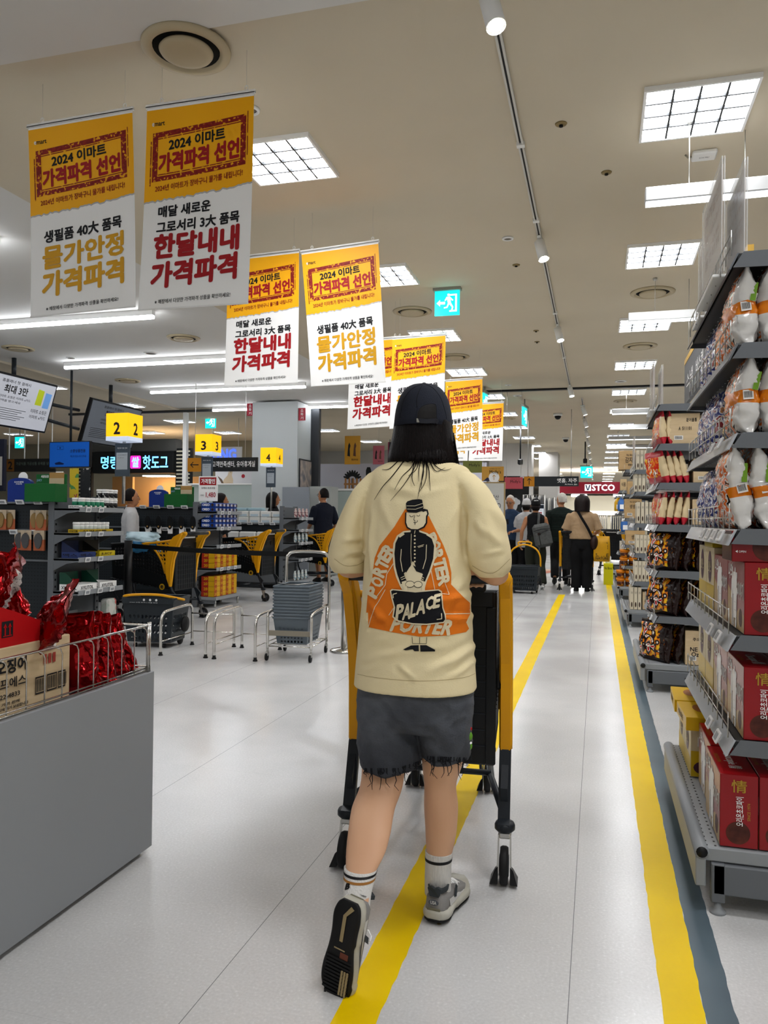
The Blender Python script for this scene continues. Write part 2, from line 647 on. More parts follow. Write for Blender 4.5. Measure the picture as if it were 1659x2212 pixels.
DIF = diffuser()
dl = [((-2.04, 3.49), 'largest round beige air diffuser, nearest, above the banners'), ((.535, 8.48), 'round air diffuser below the second ceiling light on the right'),
      ((-2.08, 8.63), 'round air diffuser left of the green exit sign'), ((-5.45, 9.35), 'round air diffuser in the white checkout ceiling'),
      ((.54, 11.04), 'round air diffuser, second on the right of the track'), ((-2.05, 11.17), 'round air diffuser behind the third banner pair'),
      ((-8.17, 9.39), 'round air diffuser above the left edge of the screens'), ((-8.15, 12.08), 'round air diffuser above the number two sign'), ((.51, 16.03), 'round air diffuser beyond the black ceiling slot at right'),
      ((-2.1, 3.49 + 2.5 * 5.9), 'round air diffuser beyond the slot on the left of the aisle'), ((-2.1, 24), 'second round air diffuser far down the left of the aisle'), ((-2.1, 33), 'farthest round air diffuser left of the aisle')]
for i, ((x, y), lb) in enumerate(dl):
    if i == 0:
        DIF.location = (x, y, H - .015); DIF['label'] = lb
    else:
        dup(DIF, (x, y, H + (.035 if -9.1 < x < -4.23 else 0)), 0, lb)

# small ceiling fittings
t = thing('access_point', 'white wireless access point box on the ceiling below the right light', 'access point', (.647, 5.35, H))
b = B(); b.box(-.075, .075, -.06, .06, -.03, -.001, WHITE, .008)
b.text('214 MU', frame((0, 0, -.0305), (1, 0, 0), (0, -1, 0)), -.03, .03, -.01, .01, INK); b.build('housing', t)
b = B(); b.tube([(-.075, 0, -.018), (-.1, .0, -.02), (-.115, 0, -.001)], .006, mat('cable', '#8a8676', .5), 8); b.build('cable', t)
BRASS = mat('aged_brass', '#8c7a52', .5, .3)
for i, (px, py) in enumerate(((1212, 267), (1115, 572), (1158, 714), (1310, 372), (1160, 738), (920, 745))):
    p = fl(px, py, H)
    t = thing('sprinkler', f'small round ceiling sprinkler cover, {ORD[i]} from the front', 'sprinkler', (p.x, p.y, H), 0, 'ceiling sprinklers')
    b = B(); b.lathe([(.036, -.001), (.033, -.007), (.018, -.01), (0, -.01)], BRASS); b.build('cover', t)
    b = B(); b.lathe([(.012, -.0105), (.012, -.02), (0, -.022)], DARKR); b.build('nozzle', t)
for i, (px, py, r) in enumerate(((1097, 514, .05), (1118, 854, .09), (540, 236, .06), (1098, 831, .06), (1341, 823, .1), (325, 762, .1), (153, 772, .07))):
    p = fl(px, py, H)
    t = thing('speaker', ['round white ceiling speaker left of the track spotlight', 'round ceiling speaker behind the black slot', 'round ceiling fitting behind the red text banner', 'dark round detector just before the ceiling slot', 'flat round ceiling speaker on the far right', 'flat white ceiling disc above the strip light', 'small white ceiling detector above the middle strip light'][i], 'ceiling speaker', (p.x, p.y, H))
    b = B(); b.lathe([(r, -.001), (r * .95, -.012), (r * .72, -.016), (r * .68, -.006)], WHITE); b.build('ring', t)
    b = B(); b.lathe([(r * .68, -.006), (r * .3, -.008), (0, -.02)], mat('speaker_mesh', '#7c7468', .8)); b.build('mesh_cover', t)
CAMB = mat('camera_dome', '#0b0b0d', .12)
for i, (px, py) in enumerate(((1205, 893), (1222, 945))):
    p = fl(px, py, H)
    t = thing('security_camera', ['white dome security camera nearer on the aisle ceiling', 'white dome security camera farther on the aisle ceiling'][i], 'camera', (p.x, p.y, H))
    b = B(); b.lathe([(.1, -.001), (.1, -.05), (.085, -.06)], WHITE); b.build('base', t)
    b = B(); b.lathe([(.075, -.061), (.065, -.1), (.04, -.13), (0, -.14)], CAMB); b.build('dome', t)
p = fl(1124, 990, H)
for i, (px, py, Y) in enumerate(((1124, 998, 20), (1264, 996, 24))):
    p = W(px, py, Y)
    t = thing('security_camera', ['black bullet camera beside the farthest yellow banner', 'black bullet camera near the far end of the track'][i], 'camera', (p.x, Y, p.z))
    b = B(); b.box(-.06, .06, -.1, .1, -.07, .07, BLKP, .02); b.build('body', t)
    b = B(); b.cyl((0, 0, .07), (0, 0, H - p.z), .02, BLKP, 10); b.build('mount', t)

# lighting track with spotlights
b = B()
TRK = mat('track_grey', '#c8c6bf', .4, .2)
for (x0, y0, y1) in ((-.49, 1.2, 4.9), (-.49, 4.95, 9.0), (-.49, 9.03, 14.1)):
    b.box(x0 - .018, x0 - .006, y0, y1, H - .022, H - .001, TRK); b.box(x0 + .006, x0 + .018, y0, y1, H - .022, H - .001, TRK)
    b.box(x0 - .006, x0 + .006, y0, y1, H - .012, H - .001, BLACK)
for y in (4.92, 9.015, 6.2, 11.5):
    b.box(-.515, -.465, y - .02, y + .02, H - .028, H - .001, WHITE)
tag(b.build('light_track'), 'long grey lighting track running along the aisle ceiling', 'light track')
b = B(); b.box(-.33, -.30, 15.4, 45, H - .022, H - .001, TRK); b.box(-.322, -.308, 15.4, 45, H - .024, H - .0225, BLACK)
tag(b.build('light_track'), 'far lighting track beyond the black ceiling slot', 'light track')
SPOT_E = mat('lit_spot', '#ffffff', .5, emit='#fffaf0', power=40)


def spot():
    t = thing('spotlight', '', 'spotlight', (0, 0, H), 0, 'white track spotlights')
    b = B(); b.box(-.016, .016, -.05, .05, -.045, -.0225, WHITE, .004); b.cyl((0, 0, -.045), (0, 0, -.075), .012, WHITE, 12); b.build('mount', t)
    d = V((.25, -.25, -1)).normalized()
    p0 = V((0, .0, -.06)); p1 = p0 + d * .17
    b = B(); b.tube([p0, p0 + d * .005, p1 - d * .001], [.03, .044, .044], WHITE, 24); b.tube([p1 - d * .002, p1 + d * .006], [.0442, .0442], WHITE, 24, cap=False); b.build('barrel', t)
    b = B(); b.tube([p1, p1 + d * .002], [.034, .034], SPOT_E, 24); b.build('lens', t)
    return t


SP = spot()
sy = [3.42, 6.55, 9.55, 13.85]
for i, y in enumerate(sy + [16.3, 18.4, 20.6, 23, 25.5, 28, 31, 34.5, 38, 42]):
    x = -.49 if i < 4 else -.315
    lb = f'white track spotlight, {ORD[i]} from the front along the aisle'
    if i == 0:
        SP.location = (x, y, H); SP['label'] = lb
    else:
        dup(SP, (x, y, H), 0 if i < 4 else .9, lb)

# running-man exit signs
EXITG = mat('exit_teal', '#18b9b4', .4, emit='#12c0bd', power=.9)
EXITW = mat('exit_white', '#e8ffff', .4, emit='#d8ffff', power=1.6)


def exit_sign(px, py, Y, w, label, edge=False):
    p = W(px, py, Y)
    t = thing('exit_sign', label, 'exit sign', (p.x, Y, p.z), math.pi / 2 * .92 if edge else 0, 'green exit signs')
    h = w * .98
    b = B(); b.box(-w / 2, w / 2, -.012, .012, -h / 2, h / 2, EXITG)
    M = frame((0, -.0125, 0), (1, 0, 0), (0, 0, 1)); k = w
    def q(*pts): b.poly(M, [(x * k, y * k) for x, y in pts], EXITW, .001)
    q((-.42, 0), (-.28, .13), (-.28, .05), (-.08, .05), (-.08, -.05), (-.28, -.05), (-.28, -.13))
    q((.1, .34), (.4, .34), (.4, -.36), (.1, -.36), (.1, -.3), (.33, -.3), (.33, .28), (.1, .28))
    q((.02, .28), (.1, .28), (.1, .36), (.02, .36))
    q((-.02, .24), (.12, .26), (.16, .02), (.04, -.02)); q((-.02, .24), (-.1, .1), (-.06, .08), (.02, .18)); q((.12, .24), (.26, .1), (.22, .07), (.12, .16))
    q((.05, 0), (.15, .02), (.26, -.18), (.22, -.32), (.17, -.31), (.2, -.18)); q((.04, 0), (.12, 0), (.02, -.2), (-.12, -.22), (-.12, -.17), (-.01, -.15))
    b.build('panel', t)
    b = B(); b.box(-w * .56, w * .56, -.04, .04, h / 2, h / 2 + .045, mat('sign_grey', '#9a9a90', .5)); b.cyl((0, 0, h / 2 + .045), (0, 0, H - p.z - .001), .012, mat('sign_grey', '#9a9a90', .5), 10); b.build('mount', t)


exit_sign(966, 655, 7.85, .26, 'green running-man exit sign hanging beside the second banner pair')
exit_sign(1047, 868, 13.9, .3, 'green exit sign partly behind the fourth yellow banner', True)
exit_sign(1133, 900, 15.4, .36, 'green exit sign seen edge-on right of the banners', True)
exit_sign(1195, 991, 31, .6, 'far green exit sign seen edge-on over the aisle', True)
exit_sign(1267, 1020, 33, .48, 'small green exit sign facing the viewer far down the aisle')
exit_sign(455, 913, 17, .28, 'green exit sign above the number three sign')
exit_sign(43, 956, 17, .3, 'green exit sign at far left under the nearest screen')
# ------------------------------------------------------------------ hanging banners
BYEL = noisy('banner_yellow', [(0.3, '#fab008'), (0.7, '#fdb80c')], 3, .45, hard=False)
BWHT = mat('banner_white', '#f8f8f6', .5)
STAMP = noisy('stamp_red', [(0.0, '#f2aa06'), (0.40, '#8f1c12'), (0.56, '#7c130c')], 55, .5, detail=4)
RED = mat('print_red', '#a3121a', .5)
DRED = mat('print_dark_red', '#96190f', .5)
GOLD = mat('print_gold', '#d9a012', .5)


def banner(TL, TR, BR, BL, kind, label, billow=0.02):
    c = (TL + TR) / 2
    t = thing('hanging_banner', label, 'banner', c, 0, 'yellow and white sale banners')

    def P(u, v, off=0.0):
        top = TL.lerp(TR, u); bot = BL.lerp(BR, u)
        p = bot.lerp(top, v)
        d = billow * math.sin(math.pi * v) * math.sin(2.2 * u + .6)
        return p - c + V((0, d - off, 0))

    class UV(B):
        def flush(self, off=0.0):
            pass
    b = B()

    def patch(u0, u1, v0, v1, m, off, nu=8, nv=10, top=None, bot=None):
        vs_, fs_ = [], []
        for i in range(nu + 1):
            u = u0 + (u1 - u0) * i / nu
            a, z = (bot(u) if bot else v0), (top(u) if top else v1)
            for j in range(nv + 1):
                vs_.append(P(u, a + (z - a) * j / nv, off))
        for i in range(nu):
            for j in range(nv):
                k = i * (nv + 1) + j
                fs_.append((k, k + nv + 1, k + nv + 2, k + 1))
        b.add(vs_, fs_, m, True)

    rnd = random.Random(3)
    jag = [rnd.uniform(-.006, .006) for _ in range(60)]
    torn = lambda u: .535 + .04 * u + jag[int(u * 56)]
    patch(0, 1, 0, 1, BWHT, -.0012)
    patch(0, 1, 0, 1, BWHT, 0.0)
    patch(0, 1, 0, .985, BYEL, .0008, 48, 6, bot=torn)
    patch(0, 1, 0, 1, mat('torn_edge', '#b9b9ba', .6), .0005, 48, 1, top=torn, bot=lambda u: torn(u) - .008)

    def txt(s, u0, u1, v0, v1, m, bold=.0, sk=0.0, off=.0018):
        vs_, fs_ = text_mesh(s, bold)
        b.add([P(u0 + x * (u1 - u0), v0 + y * (v1 - v0) + sk * (u0 + x * (u1 - u0) - .5), off + q * .0001) for x, y, q in vs_], fs_, m)

    def rect(u0, u1, v0, v1, m, sk=0.0, off=.0015, n=10):
        vs_, fs_ = [], []
        for i in range(n + 1):
            u = u0 + (u1 - u0) * i / n
            vs_ += [P(u, v0 + sk * (u - .5), off), P(u, v1 + sk * (u - .5), off)]
        fs_ = [(2 * i, 2 * i + 2, 2 * i + 3, 2 * i + 1) for i in range(n)]
        b.add(vs_, fs_, m)
    k = .04
    rect(.065, .935, .862, .888, STAMP, k); rect(.065, .935, .648, .672, STAMP, k)
    rect(.065, .115, .66, .876, STAMP, k, n=2); rect(.885, .935, .66, .876, STAMP, k, n=2)
    rect(.1, .9, .853, .858, STAMP, k); rect(.1, .9, .677, .682, STAMP, k); rect(.045, .055, .63, .85, STAMP, k, n=1); rect(.945, .953, .69, .9, STAMP, k, n=1)
    txt('2024 이마트', .22, .74, .79, .846, INK, .035, k)
    txt('가격파격 선언', .13, .87, .69, .778, RED, .05, k)
    txt('2024년 이마트가 장바구니 물가를 내립니다!', .10, .91, .597, .628, DRED, .02, k)
    txt('e', .055, .075, .905, .922, BWHT, .02); txt('mart', .08, .175, .905, .924, INK, .015)
    if kind == 'red':
        txt('매달 새로운', .14, .62, .462, .515, INK, .035, .025); txt('그로서리 3大 품목', .13, .89, .385, .44, INK, .035, .025)
        txt('한달내내', .12, .89, .258, .372, RED, .046, .02); txt('가격파격', .11, .88, .115, .236, RED, .046, .03)
    else:
        txt('생필품 40大 품목', .13, .87, .40, .462, INK, .035, .045)
        txt('물가안정', .12, .885, .262, .378, GOLD, .038, .045); txt('가격파격', .12, .885, .115, .24, GOLD, .045, .045)
    txt('※ 매장에서 다양한 가격파격 상품을 확인하세요!', .155, .84, .03, .052, INK, .004, .02)
    b.build('printed_sheet', t)
    b = B()
    e = (TR - TL).normalized()
    M = frame(TL - c - e * .008, e, (0, 0, 1))
    w = (TR - TL).length + .016
    b.M = M
    b.box(0, w, -.004, .018, -.006, .006, WHITE, .003)
    b.box(0, w, -.004, .004, -.006, .006, WHITE)
    b.build('top_rail', t)
    b = B()
    e2 = (BR - BL).normalized()
    b.M = frame(BL - c, e2, (0, 0, 1)); b.box(0, (BR - BL).length, -.003, .004, -.003, .003, WHITE); b.build('bottom_rail', t)
    for u in (.14, .93):
        b = B()
        q = TL.lerp(TR, u) - c + V((0, 0, .018))
        ring = [q + V((math.cos(a) * .009, 0, .012 + math.sin(a) * .012)) for a in [2 * math.pi * i / 12 for i in range(12)]]
        b.tube(ring, .0025, WHITE, 6, closed=True); b.build('hook', t)
        b = B(); b.cyl(q + V((0, 0, .024)), V((q.x, q.y, H - c.z)), .0007, WIRE, 5); b.build('hanging_thread', t)
    return t


def bq(Y, q, kind, label, dy=0.0):
    return banner(W(*q[0], Y), W(*q[1], Y), W(*q[2], Y + dy), W(*q[3], Y + dy), kind, label)


bq(3.6, ((61, 276), (286, 237), (293, 662), (66, 685)), 'gold', 'leftmost large yellow banner with gold lower lettering, nearest the viewer')
bq(3.6, ((318, 234), (549, 200), (536, 655), (298, 670)), 'red', 'large yellow banner with red lower lettering, nearest pair, on the right', -.03)
bq(5.72, ((492, 560), (646, 542), (643, 826), (484, 834)), 'red', 'red lettered yellow banner of the second pair, on its left')
bq(5.66, ((651, 546), (817, 522), (833, 825), (672, 834)), 'gold', 'gold lettered yellow banner of the second pair, on its right')
bq(8.2, ((755, 739), (861, 729), (853, 920), (750, 927)), 'red', 'red lettered banner of the third pair, partly behind its neighbour')
bq(8.1, ((848, 731), (963, 722), (958, 918), (841, 926)), 'gold', 'gold lettered yellow banner just above the black cap')
bq(10.75, ((962, 823), (1042, 817), (1042, 972), (962, 975)), 'gold', 'gold lettered banner right of the black cap, fourth pair')
bq(10.8, ((882, 829), (955, 824), (954, 976), (880, 979)), 'red', 'yellow banner of the fourth pair hidden behind the black cap')
bq(13.2, ((1020, 873), (1088, 869), (1085, 995), (1012, 995)), 'red', 'smallest red lettered banner, farthest along the row')
bq(13.25, ((948, 879), (1014, 874), (1010, 995), (948, 995)), 'gold', 'farthest white banner edge beside the smallest red lettered banner')

# ------------------------------------------------------------------ end displays at right
LEV = [.2, .535, .855, 1.18, 1.475, 1.75, 2.03]
SLOT_PALE = mat('painted_slot_light', '#b9bdbf', .5)  # pale chips painted as light showing through the shelf holes


def endcap(Y0, Y1, nth, levels=LEV, x0=.395, guards=(1, 2, 3, 4, 5, 6)):
    t = thing('end_display_shelf', f'{nth} grey steel end display shelf along the right side of the aisle', 'shelf unit', (0, Y0, 0), 0)
    L = Y1 - Y0
    xb = .86
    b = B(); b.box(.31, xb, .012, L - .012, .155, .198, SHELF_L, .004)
    for x in (.335, .36):
        for i in range(34):
            y = .03 + i * (L - .06) / 33
            b.box(x - .003, x + .003, y - .004, y + .004, .1975, .1986, BLACK)
    b.build('base_deck', t)
    b = B(); b.tube([(.318, .0, .185), (.318, L, .185)], .022, SHELF_L, 14); b.tube([(.318, -.001, .185), (.318, .02, .185)], .017, BLACK, 12); b.box(.3, .33, .002, L, .08, .17, SHELF_L, .003)
    b.build('bumper_rail', t)
    for y in (.0, L - .03):
        b = B()
        b.box(.35, xb, y, y + .028, .06, .152, SHELF, .004); b.box(.345, .385, y, y + .03, .035, .154, SHELF, .003)
        b.cyl((.6, y - .001, .09), (.6, y + .001, .09), .006, BLACK, 10); b.cyl((.6, y - .001, .11), (.6, y + .001, .11), .006, BLACK, 10)
        b.build('base_bracket', t)
    for y in (.015, L - .015):
        b = B(); b.lathe([(.024, 0), (.024, .008), (.012, .016), (.009, .034)], SHELF_L, (.366, y, 0), 16); b.build('levelling_foot', t)
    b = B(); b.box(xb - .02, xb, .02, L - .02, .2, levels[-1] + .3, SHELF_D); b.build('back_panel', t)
    for y in (0, L - .04):
        b = B(); b.box(xb - .04, xb + .02, y, y + .04, 0, levels[-1] + .32, SHELF, .004); b.build('upright', t)
    for i, z in enumerate(levels[1:], 1):
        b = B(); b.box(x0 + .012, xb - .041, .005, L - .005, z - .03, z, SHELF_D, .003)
        for y in (0.0, L - .004):
            b.add([(x0, y, z - .045), (x0 + .03, y, z + .002), (xb - .041, y, z + .002), (xb - .041, y, z - .07), (x0 + .2, y, z - .05),
                   (x0, y + .004, z - .045), (x0 + .03, y + .004, z + .002), (xb - .041, y + .004, z + .002), (xb - .041, y + .004, z - .07), (x0 + .2, y + .004, z - .05)],
                  [(0, 1, 2, 3, 4), (9, 8, 7, 6, 5), (0, 5, 6, 1), (1, 6, 7, 2), (2, 7, 8, 3), (3, 8, 9, 4), (4, 9, 5, 0)], SHELF)
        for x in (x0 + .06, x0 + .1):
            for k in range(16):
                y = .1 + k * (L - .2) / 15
                b.box(x - .002, x + .002, y - .004, y + .004, z - .0315, z - .0295, SLOT_PALE)
        sh = b.build('shelf_board', t)
        b = B(); b.add([(x0 - .012, .004, z - .05), (x0 + .012, .004, z), (x0 + .018, .004, z), (x0 - .006, .004, z - .05), (x0 - .012, L - .004, z - .05), (x0 + .012, L - .004, z), (x0 + .018, L - .004, z), (x0 - .006, L - .004, z - .05)],
                       [(0, 1, 2, 3), (7, 6, 5, 4), (0, 4, 5, 1), (1, 5, 6, 2), (2, 6, 7, 3), (3, 7, 4, 0)], RAIL if z < 1.5 else SHELF)
        b.build('price_rail', sh)
        if i in guards:
            b = B()
            for dz in (.035, .075):
                b.tube([(x0 - .001, .03, z + dz), (x0 - .001, L - .03, z + dz)], .0022, STEEL, 6)
            for k in range(11):
                y = .03 + k * (L - .06) / 10
                b.tube([(x0 - .001, y, z + .001), (x0 - .001, y, z + .08)], .002, STEEL, 6)
            b.build('wire_guard', sh)
        if z < 1.5:
            for y in ((.12, .3) if i != 3 else (.08, .22, .36, .5)):
                b = B(); b.M = Matrix.Translation((x0 - .016, y, z - .022)) @ Matrix.Rotation(math.radians(26), 4, 'Y')
                b.box(-.008, 0, -.032, .032, -.02, .02, TAGW, .003); b.box(-.0085, -.008, -.024, .02, -.012, .012, TAGS)
                b.build('price_tag', sh)
    return t


for Y0, Y1, n in ((2.56, 3.72, 'nearest'), (5.75, 6.9, 'second nearest'), (9.2, 10.35, 'third'), (12.4, 13.5, 'fourth')):
    endcap(Y0, Y1, n, LEV if Y0 < 8 else [.2, .52, .84, 1.18, 1.54, 1.79] if Y0 < 12 else [.2, .52, .84, 1.25, 1.62, 2.0])
for Y0, n in ((15.6, 'fifth'), (18.8, 'farthest')):
    endcap(Y0, Y0 + 1.1, n, [.2, .6, 1.0, 1.4, 1.8], guards=())

ACRYL = mat('sign_paper', '#cdbfb4', .4)
for (x, y0, y1, z0, z1, lb) in ((.40, 2.80, 3.3, 2.035, 2.44, 'clear acrylic price board on top of the nearest display, front one'), (.452, 2.69, 3.08, 2.035, 2.38, 'clear acrylic price board on top of the nearest display, rear one'),
                                (.40, 6.1, 6.5, 2.035, 2.42, 'clear acrylic price board on top of the second display, front one'), (.44, 5.85, 6.2, 2.035, 2.33, 'clear acrylic price board on top of the second display, rear one'),
                                (.41, 9.4, 9.9, 1.795, 2.2, 'acrylic price board on top of the third display'), (.42, 3.36, 3.6, 2.035, 2.4, 'clear acrylic price board at the far end of the nearest display')):
    t = thing('price_board', lb, 'sign', (x, (y0 + y1) / 2, z0))
    h, w = z1 - z0, (y1 - y0) / 2
    b = B(); b.box(-.006, -.002, -w, w, .012, h, FILM, .001); b.box(.002, .006, -w, w, .012, h, FILM, .001); b.build('acrylic_cover', t)
    b = B(); b.box(-.0015, .0015, -w + .02, w - .02, .03, h - .02, ACRYL)
    M = frame((-.0017, 0, h * .5), (0, -1, 0), (0, 0, 1))
    for r, k in ((.3, .12), (.12, .06), (-.05, .05), (-.2, .09)):
        b.text('가격할인' if r > .2 else '한정 기간 특가 행사', M, -w * .7, w * .7, h * r * .8, h * (r * .8 + k), mat('faded_print', '#8e7468', .6))
    b.build('printed_card', t)
    b = B(); b.box(-.03, .03, -w * .9, w * .9, 0, .012, WHITE, .003); b.build('foot', t)

# hanging aisle sign at right
t = thing('aisle_sign', 'dark grey hanging aisle board with yellow top edge at the right edge', 'sign', (.85, 6.6, 2.38))
b = B(); b.box(-.015, .015, -1.7, 1.7, 0, .4, mat('sign_dark', '#45474a', .5)); b.box(-.018, .018, -1.7, 1.7, .4, .45, mat('sign_ochre', '#c9a04a', .5))
M = frame((-.0155, 0, .2), (0, -1, 0), (0, 0, 1))
for k, s in enumerate(('스낵', '비스켓', '초콜릿', '캔디')):
    b.text(s, M, -1.5 + k * .75, -1.5 + k * .75 + .5, -.07, .07, BWHT)
b.build('board', t)
b = B()
for y in (-1.5, 1.5):
    b.cyl((0, y, .45), (0, y, H - 2.38), .003, WIRE, 6)
b.build('suspension_wire', t)

# ------------------------------------------------------------------ packed goods
BARC = mat('barcode_white', '#e4e2dd', .5)


def barcode(b, M, w, h):
    b.quad(M, -w / 2, w / 2, -h / 2, h / 2, BARC, .0006)
    x = -w * .4
    r = random.Random(5)
    while x < w * .38:
        d = r.choice((.03, .05, .08)) * w
        b.quad(M, x, x + d * .55, -h * .32, h * .36, INK, .001)
        x += d


FILL = ((0, .25), (.05, .62), (.2, .95), (.45, 1.0), (.7, .82), (.85, .5), (.93, .16), (1, .08))


def fill_at(v):
    for (a, p), (c, q) in zip(FILL, FILL[1:]):
        if v <= c:
            return p + (q - p) * (v - a) / (c - a)
    return FILL[-1][1]


def bag_mesh(w, h, d, matf, seed, crimp=.025, nu=20, nv=24, crumple=1.0, extra=None, eu=.42, fq=14, ea=1.0):
    """pillow pouch: w along y, h up, d along x; matf(u,v,front) -> material"""
    b = B()
    off = V((seed * 7.3, seed * 3.1, seed * 1.7))
    for side in (-1, 1):
        vs_ = []
        for j in range(nv + 1):
            v = j / nv
            for i in range(nu + 1):
                u = .5 - .5 * math.cos(math.pi * i / nu)
                fill = fill_at(v)
                prof = fill * (max(0.0, math.sin(math.pi * u)) ** eu)
                y = (u - .5) * w * (1 - .10 * fill * abs(2 * u - 1))
                z = v * h * (1 - .02 * prof)
                x = side * d / 2 * prof
                p = V((x, y, z))
                n_ = noise.noise_vector(p * fq + off)
                rg = (1 - abs(noise.noise(p * fq * 1.6 + off * 2))) ** 3 - .35 + .6 * ((1 - abs(noise.noise(p * 45 + off))) ** 4 - .3)
                n_ = V((n_.x + side * 1.1 * rg, n_.y + .5 * rg * math.copysign(1, u - .5) * (-1 if side < 0 else 1) * 0, n_.z))
                e = 0.009 * crumple * (.3 + .7 * fill)
                edge = 0 if (i in (0, nu) or j in (0, nv)) else 1
                ej = 0 if j in (0, nv) else 1
                q = p + V((n_.x * e * edge, ea * (noise.noise(p * 14 - off) * .5 + math.copysign(1.5, u - .5) * rg * (1.1 - .8 * prof)) * e * ej, n_.z * e * .4 * edge))
                if j in (0, nv) or v < crimp or v > 1 - crimp:
                    q.x += .008 * math.sin(u * 5 + seed) * crumple
                q.z = max(q.z, 0)
                vs_.append(q)
        for j in range(nv):
            for i in range(nu):
                k = j * (nu + 1) + i
                b.add([vs_[k], vs_[k + 1], vs_[k + nu + 2], vs_[k + nu + 1]], [(0, 1, 2, 3) if side < 0 else (3, 2, 1, 0)], matf(.5 - .5 * math.cos(math.pi * (i + .5) / nu), (j + .5) / nv, side < 0), True)
    if extra:
        extra(b)
    me = b.mesh('pouch')
    bm = bmesh.new(); bm.from_mesh(me)
    bmesh.ops.remove_doubles(bm, verts=bm.verts, dist=1e-5)
    bmesh.ops.recalc_face_normals(bm, faces=bm.faces)
    bm.to_mesh(me); bm.free()
    return me


FWHITE = mat('white_film', '#dcdad6', .16, coat=.8, spec=.5)
FOR = mat('orange_film', '#d9780f', .25, coat=.4)
ARTA = noisy('orange_snack_print', [(0.0, '#1a1210'), (0.38, '#e6e1d8'), (0.47, '#d9661a'), (0.6, '#e6e1d8'), (0.66, '#5d2f16'), (0.74, '#2a1a14')], 26, .25, coat=.4, detail=1.0, distort=.8)
ARTB = noisy('blue_snack_print', [(0.0, '#8d1420'), (0.37, '#e2e0e4'), (0.46, '#26347e'), (0.6, '#d9d6da'), (0.68, '#c58a5c'), (0.76, '#20295c')], 24, .25, coat=.4, detail=1.0, distort=.8)
ARTC = noisy('corn_snack_print', [(0.0, '#f0c020'), (0.36, '#d97812'), (0.45, '#24100b'), (0.58, '#e9e2d6'), (0.64, '#b3202a'), (0.72, '#2f5a1d')], 20, .22, coat=.5, detail=1.0, distort=.6)
CHOC = mat('dark_brown_film', '#1d0c09', .2, coat=.6)
ARTD = noisy('red_stick_print', [(0.0, '#e9b21a'), (0.36, '#cf2416'), (0.5, '#e77b18'), (0.58, '#e9dfc9'), (0.66, '#b3182a')], 22, .24, coat=.5, detail=1.0, distort=.5)
CREAM = mat('cream_film', '#d8c39a', .28, coat=.4)
CRED = mat('crimson_film', '#b01c2c', .28, coat=.4)
NAVYF = mat('navy_film', '#182248', .22, coat=.5)
ARTE = noisy('navy_gold_print', [(0.0, '#1c2450'), (0.45, '#d9a41e'), (0.55, '#2a1d12'), (0.62, '#dad6d0')], 18, .22, coat=.5, detail=1.0)
GREENT = mat('green_label', '#6d9a1c', .4)


def fA(u, v, front):
    if u < .1 or u > .9:
        return FOR if .38 < v < .5 else FWHITE
    if front:
        return ARTA
    if .38 < v < .56:
        return FOR
    return FWHITE


def fA2(u, v, front):
    if u < .1:
        return FOR if .38 < v < .56 else FWHITE
    if .38 < v < .56:
        return FOR
    if front and .12 < u < .95:
        return ARTA
    return FWHITE


def fB(u, v, front):
    return ARTB if front or v > .7 else NAVYF if v < .3 else FWHITE


def fC(u, v, front):
    return ARTC if front and .15 < u < .98 and .1 < v < .9 else CHOC


def fD(u, v, front):
    if v > .86 or v < .22:
        return CRED
    if u < .12:
        return CREAM
    return ARTD if front else CREAM


def fE(u, v, front):
    return ARTE if front else NAVYF


def side_tag(b):
    pass


def proto(name, me, lab):
    o = bpy.data.objects.new(name, me)
    COL.objects.link(o)
    return o


FIRST, MK = {}, {}


def bags(kind, mk, pos, labels, group, cat='snack bag', name='snack_bag'):
    """copies of one pouch; every one its own object"""
    for i, ((x, y, z, rz, tilt), lb) in enumerate(zip(pos, labels)):
        MK.setdefault(kind, mk)
        key = (kind, i % 3)
        if key not in FIRST:
            FIRST[key] = MK[kind](i % 3)
        o = bpy.data.objects.new(name, FIRST[key])
        COL.objects.link(o)
        o.location = (x + .012, y, z + .002)
        o.rotation_euler = (0, tilt, rz)
        tag(o, lb, cat, group)


def band_label(b, w, h, d, seed):
    # a barcode square and a green slip on the end of the pouch that faces along the aisle
    M = frame((-.004 + .012 * math.sin(seed), -w * .462, h * .47), (1, 0, .08), (0, .12, 1))
    barcode(b, M, .03, .03)
    M2 = frame((.020, -w * .452, h * .64), (1, 0, -.2), (0, .15, 1))
    b.quad(M2, -.008, .008, -.03, .03, GREENT, .001)


def mkA(s):
    return bag_mesh(.29, .255, .082, fA2, 1 + s, eu=.2, extra=lambda b: band_label(b, .29, .255, .082, s))


def mkAt(s):
    return bag_mesh(.27, .27, .08, fA, 11 + s, eu=.2, extra=lambda b: band_label(b, .27, .27, .08, s + 1))


shelfname = {1: 'lowest shelf', 2: 'second shelf up', 3: 'third shelf up', 4: 'fourth shelf up', 5: 'fifth shelf up', 6: 'top shelf'}
nth = ['first', 'second', 'third', 'fourth', 'fifth', 'sixth']


def labs(desc, where, n, frm='the aisle edge'):
    return [f'{desc}, {nth[k]} from {frm}, {where}' for k in range(n)]


